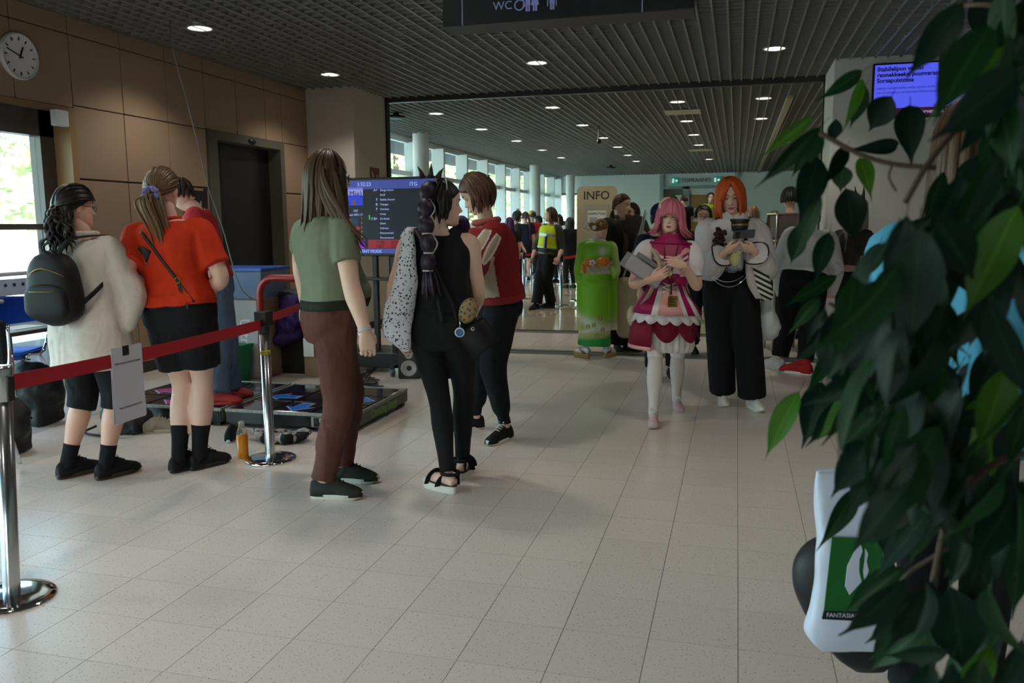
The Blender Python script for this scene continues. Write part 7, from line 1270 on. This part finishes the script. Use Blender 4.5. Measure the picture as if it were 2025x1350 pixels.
# ---- table and chairs by the window
zt = .74; c0 = at(62, 652, 6.3); t = thing('folding_table', 'small brown topped table with steel legs by the window', 'table', (c0[0], c0[1], 0)); G().bbox(-.16, .3, -.5, .5, zt-.03, zt, .004).build('table_top', mat('table_brown', '4a3a2e', .4), t, False)
for x in (-.12, .26):
    for y in (-.45, .45): G().tube([(x, y, 0), (x, y, zt-.03)], .014, 12).build('leg', M_chrome, t)
tag(G().bbox(-.1, .1, -.14, .14, 0, .004, .001).build('paper_sheet', MATS['paper'], loc=(c0[0]+.1, c0[1]-.2, zt), smooth=False), 'white paper sheet on the small brown table', 'paper')
def chair(D, px, rz, label, col):
    c = colp(px, 0, D); t = thing('visitor_chair', label, 'chair', (c[0], c[1], 0), R(rz)); m = cloth('seat_'+col, col, .8, fold=.1); G().bbox(-.23, .23, -.22, .22, .43, .48, .015).build('seat', m, t); G().bbox(-.23, .23, -.26, -.22, .62, .90, .012).build('backrest', m, t)
    for s in (-.24, .24): G().tube(smoothpath([(s, .22, 0), (s, .21, .42), (s, -.1, .44), (s, -.24, .6), (s, -.26, .88)], 5), .012, 8).build('side_frame', M_chrome, t); G().tube(smoothpath([(s, -.26, 0), (s, -.2, .25), (s, -.05, .44)], 4), .012, 8).build('leg', M_chrome, t)
    G().tube([(-.24, .1, .41), (.24, .1, .41)], .01, 8).build('crossbar', M_chrome, t); return t
chair(6.75, 20, 200, 'blue upholstered chair with steel frame at the left edge', '1c4a9c'); chair(5.0, -85, 160, 'dark chair with steel frame nearest the left edge', '14161c')
# radiator rails in front of the glazing
t = thing('window_railing', 'white double rail with perforated strip under the window', 'railing', (XG+.12, 5.1, 0))
for z in (.86, 1.08): G().tube([(0, -1.2, z), (0, 1.2, z)], .018, 12).build('rail', M_frame, t)
for y in (-1.1, 1.1): G().tube([(0, y, 0), (0, y, 1.08)], .016, 10).build('post', M_frame, t)
G().bbox(-.01, .01, -1.15, 1.15, .9, 1.04, .003).build('perforated_strip', mat('strip_white', 'b9c4d0', .5), t, False)
for k in range(11): G().tube([(.0105, .2+k*.09, .99), (.012, .2+k*.09, .99)], .016, 14).build('hole', mat('hole_dark', '1a2a50', .6), t)
# ---- steel cart with clear hood in the hall
D_ = 9.6; c = colp(1548, 0, D_); t = thing('steel_cart', 'steel serving cart with clear hood and bottles behind the white shirt', 'cart', (c[0], c[1], 0), YAW)
for x in (-.17, .17):
    for y in (-.15, .15): G().tube([(x, y, .0), (x, y, 1.56)], .014, 10).build('post', M_steel, t)
for z in (.3, .95, 1.25, 1.55): G().bbox(-.19, .19, -.17, .17, z, z+.02, .004).build('shelf', M_steel, t, False)
G().bbox(-.16, .16, -.14, .14, 1.28, 1.54, .01).build('hood', mat('hood_clear', 'aab4b2', .1, alpha=.35), t, False)
for dx, m, nm, lb in ((.05, M_frame, 'white_bottle', 'white squeeze bottle standing on the steel cart'), (-.1, mat('red_bottle', '7a1c1c', .4), 'red_bottle', 'dark red bottle standing on the steel cart')):
    q = np.array([c[0], c[1], .972])+VR*dx-VH*.05; o = G().lathe([(0, 0), (.035, 0), (.037, .01), (.037, .13), (.018, .17), (.012, .19), (.012, .22), (0, .22)], 20, cap=False).build(nm, m, loc=tuple(q)); tag(o, lb, 'bottle')
# ================================================================ FOREGROUND FICUS
def leafmesh(bend, cup, m, name='leaf'):
    g = G(); n = 13; RR = []
    for i in range(n):
        q = i/(n-1); w = .21*(math.sin(PI*min(1, q*1.12)**.80)**.95 if q < .84 else .16*max(0., 1-(q-.84)/.16)**1.2+.006); w = max(w, .004); z = -bend*q*q; x_off = .0; x = [-1, -.55, 0, .55, 1]
        RR.append([(k*w, q, z+cup*abs(k)*w*(1.2)+.012*math.sin(q*9+k)*abs(k)) for k in x])
    V = np.array(RR).reshape(-1, 3); F = []; 
    for i in range(n-1):
        for j in range(4): F.append((i*5+j, i*5+j+1, (i+1)*5+j+1, (i+1)*5+j))
    uv = np.array([(j/4, i/(n-1)) for i in range(n) for j in range(5)]); g.add(V, F, 0, uv); g.tube([(0, -.16, .02), (0, 0, 0)], .006, 5); return g.data(name, m)
def leafmat(name, c1, c2, tr=.35):
    m = bpy.data.materials.new(name); MATS[name] = m; m.use_nodes = True; nt = m.node_tree; b = nt.nodes['Principled BSDF']; b.inputs['Roughness'].default_value = .42; b.inputs['Specular IOR Level'].default_value = .18; L = nt.links
    uv = nt.nodes.new('ShaderNodeUVMap'); sp = nt.nodes.new('ShaderNodeSeparateXYZ'); L.new(uv.outputs[0], sp.inputs[0]); su = nt.nodes.new('ShaderNodeMath'); su.operation = 'SUBTRACT'; su.inputs[1].default_value = .5; L.new(sp.outputs[0], su.inputs[0]); ab = nt.nodes.new('ShaderNodeMath'); ab.operation = 'ABSOLUTE'; L.new(su.outputs[0], ab.inputs[0])
    cr = nt.nodes.new('ShaderNodeValToRGB'); cr.color_ramp.elements[0].position = .0; cr.color_ramp.elements[0].color = lin(c2); cr.color_ramp.elements[1].position = .06; cr.color_ramp.elements[1].color = lin(c1); L.new(ab.outputs[0], cr.inputs[0])
    oi = nt.nodes.new('ShaderNodeObjectInfo'); hs = nt.nodes.new('ShaderNodeHueSaturation'); mr = nt.nodes.new('ShaderNodeMapRange'); mr.inputs[3].default_value = .7; mr.inputs[4].default_value = 1.3; L.new(oi.outputs['Random'], mr.inputs[0]); L.new(mr.outputs[0], hs.inputs['Value']); L.new(cr.outputs[0], hs.inputs['Color']); L.new(hs.outputs[0], b.inputs['Base Color'])
    t = nt.nodes.new('ShaderNodeBsdfTranslucent'); L.new(hs.outputs[0], t.inputs[0]); mx = nt.nodes.new('ShaderNodeMixShader'); mx.inputs[0].default_value = tr; o = nt.nodes['Material Output']; L.new(b.outputs[0], mx.inputs[1]); L.new(t.outputs[0], mx.inputs[2]); L.new(mx.outputs[0], o.inputs[0]); return m
LM = [leafmat('ficus_dark', '0e241c', '1e3628', .25), leafmat('ficus_mid', '15351a', '2c4c28', .3), leafmat('ficus_young', '3c661a', '567c2a', .45)]
LME = [[leafmesh(b, c, m) for b, c in ((.18, .25), (.35, .35), (.05, .15))] for m in LM]
FIC = thing('ficus_plant', 'leafy weeping fig plant filling the right foreground', 'plant', (.62, .92, 0))
def leaf(base, tip, D, kind=0, wpx=None, roll=None, dt=None):
    LL = .105; a = np.asarray(base, float); b = np.asarray(tip, float); d = b-a; L = np.linalg.norm(d); y = d/L; r = random.uniform(-.6, .6) if roll is None else roll
    n0 = -nrm((a+b)/2-CAM); n0 = nrm(n0-y*(n0@y)); x0 = np.cross(y, n0); x = x0*math.cos(r)+n0*math.sin(r); z = np.cross(x, y); wl = (wpx or .42*L)/(.42)
    me = LME[kind][random.randrange(3)]; o = link(me, 'leaf', FIC); o.matrix_local = Matrix.Translation(-FIC.location)@Matrix(((x[0]*wl, y[0]*L, z[0]*L, a[0]), (x[1]*wl, y[1]*L, z[1]*L, a[1]), (x[2]*wl, y[2]*L, z[2]*L, a[2]), (0, 0, 0, 1)))
random.seed(21)
NAMED = [(1706,140,1617,199,30,1),(1705,155,1678,250,22,2),(1610,228,1502,313,26,2),(1622,250,1500,373,36,1),(1622,255,1570,345,46,1),(1617,310,1585,440,58,0),(1712,170,1680,255,34,1),(1763,190,1713,265,56,0),(1800,208,1798,308,56,0),(1653,235,1648,290,28,0),(1674,290,1635,362,30,0),(1700,312,1728,382,34,2),(1777,285,1700,297,30,0),(1668,328,1660,380,42,1),(1672,372,1697,485,62,0),(1625,390,1560,525,34,1),(1905,5,1790,160,62,0),(1903,80,1855,172,52,1),(1955,-25,1958,108,76,0),(1655,545,1551,605,32,1),(1622,590,1560,655,30,1),(1632,610,1590,682,36,0),(1580,775,1505,905,50,2),(1625,755,1594,882,64,0),(1745,720,1695,855,62,0),(1820,450,1795,695,112,0),(1900,795,1830,918,76,0),(1985,745,1920,835,76,1),(1793,705,1750,800,46,1),(1590,440,1557,532,40,0),(1693,965,1630,1084,42,1),(1738,960,1752,1112,56,0),(1787,1122,1665,1218,62,1),(1840,930,1750,992,56,1),(1800,1195,1722,1330,56,1),(1880,1160,1915,1352,112,0),(1870,975,1785,1078,82,0),(1700,640,1640,720,40,1),(1720,560,1680,640,36,2),(1660,690,1600,760,36,1),(1700,760,1650,840,44,0),(1770,560,1735,650,44,1),(1640,460,1610,560,40,0),(1740,480,1705,560,36,1),(1900,420,1850,560,84,0),(1960,300,1900,430,90,0),(1990,480,1940,640,100,0),(1660,640,1585,700,36,0)]
for x0, y0, x1, y1, w, k in NAMED:
    Lp = math.hypot(x1-x0, y1-y0); D = min(1.25, max(.58, .105*FPX/Lp*.97)); a = at(x0, y0, D); b = at(x1, y1, D*random.uniform(.96, 1.04)); leaf(a, b, D, k, w*D/FPX, random.uniform(-.35, .35))
BX = [(-60, 1965), (60, 1955), (130, 1945), (230, 1930), (300, 1890), (360, 1830), (430, 1770), (500, 1730), (560, 1670), (620, 1635), (700, 1635), (780, 1660), (860, 1715), (950, 1755), (1050, 1770), (1150, 1785), (1300, 1785), (1420, 1775)]
k = 0
while k < 250:
    y = random.uniform(-60, 1400) if k > 95 else random.uniform(420, 960); xl_ = np.interp(y, [q[0] for q in BX], [q[1] for q in BX]); x = xl_+((2050 if k > 95 else 1860)-xl_)*random.random()**.8
    if 500 < y < 640 and 1850 < x < 1930 and random.random() < .75: continue
    D = random.uniform(.68, 1.08); ang = random.gauss(math.pi*.60, .45); L = random.uniform(.07, .108); a = at(x, y, D); d = VR*math.cos(ang)*.9+np.array([0, 0, -1.])*abs(math.sin(ang))+VH*random.uniform(-.3, .3); b = a+nrm(d)*L; leaf(a, b, D, random.choices((0, 1, 2), (6, 4, .5))[0], L*random.uniform(.30, .42), random.gauss(0, .7)); k += 1
M_br = mat('ficus_branch', '4a3a30', .8, var=.3, vs_=40)
for P, r in (([(2080, 120, 1.0), (1935, 215, .98), (1845, 310, .96), (1790, 400, .95)], .0035), ([(1850, 332, .96), (1770, 325, .97), (1700, 305, .98), (1620, 262, 1.0)], .0030), ([(2090, 560, 1.0), (1930, 610, .98), (1800, 690, .98), (1690, 745, 1.0)], .0035), ([(2100, 880, .9), (1960, 920, .92), (1880, 1010, .92), (1845, 1150, .92)], .004), ([(1840, 690, .98), (1720, 640, 1.0), (1640, 600, 1.0)], .0025), ([(2050, 30, .95), (1960, 10, .95), (1900, 10, 1.0)], .003), ([(1880, 1080, .92), (1800, 1130, .95), (1760, 1180, .96)], .0025), ([(1765, 325, .97), (1758, 350, .97), (1772, 378, .97)], .0015)):
    g = G().tube(smoothpath([at(*q) for q in P], 6), r, 7); g.v = [v-np.array(FIC.location) for v in g.v]; g.build('branch', M_br, FIC)
trunk = smoothpath([(.62, .92, .30), (.60, .93, .8), (.64, .90, 1.3), (.60, .92, 1.9), (.66, .95, 2.3)], 6); g = G().tube(trunk, np.linspace(.022, .010, len(trunk)), 12); g.v = [v-np.array(FIC.location) for v in g.v]; g.build('trunk', M_br, FIC)
for P in ([(.60, .93, .75), tuple(at(2100, 880, .9))], [(.62, .91, 1.1), tuple(at(2090, 560, 1.0))], [(.63, .90, 1.4), tuple(at(2080, 120, 1.0))], [(.61, .92, 1.6), tuple(at(2050, 30, .95))]):
    g = G().tube(smoothpath([P[0], tuple((np.array(P[0])+np.array(P[1]))/2+np.array([0, 0, .05])), P[1]], 5), .006, 8); g.v = [v-np.array(FIC.location) for v in g.v]; g.build('branch', M_br, FIC)
pt = G().lathe([(.0, .0), (.15, .0), (.16, .02), (.19, .36), (.205, .37), (.205, .40), (.185, .40), (.17, .34), (0, .34)], 36, cap=False); pt.build('pot', mat('pot_white', '8a8580', .5), FIC); G().lathe([(0, .345), (.17, .345)], 24, cap=False).build('soil', mat('soil', '2a2018', .95), FIC)
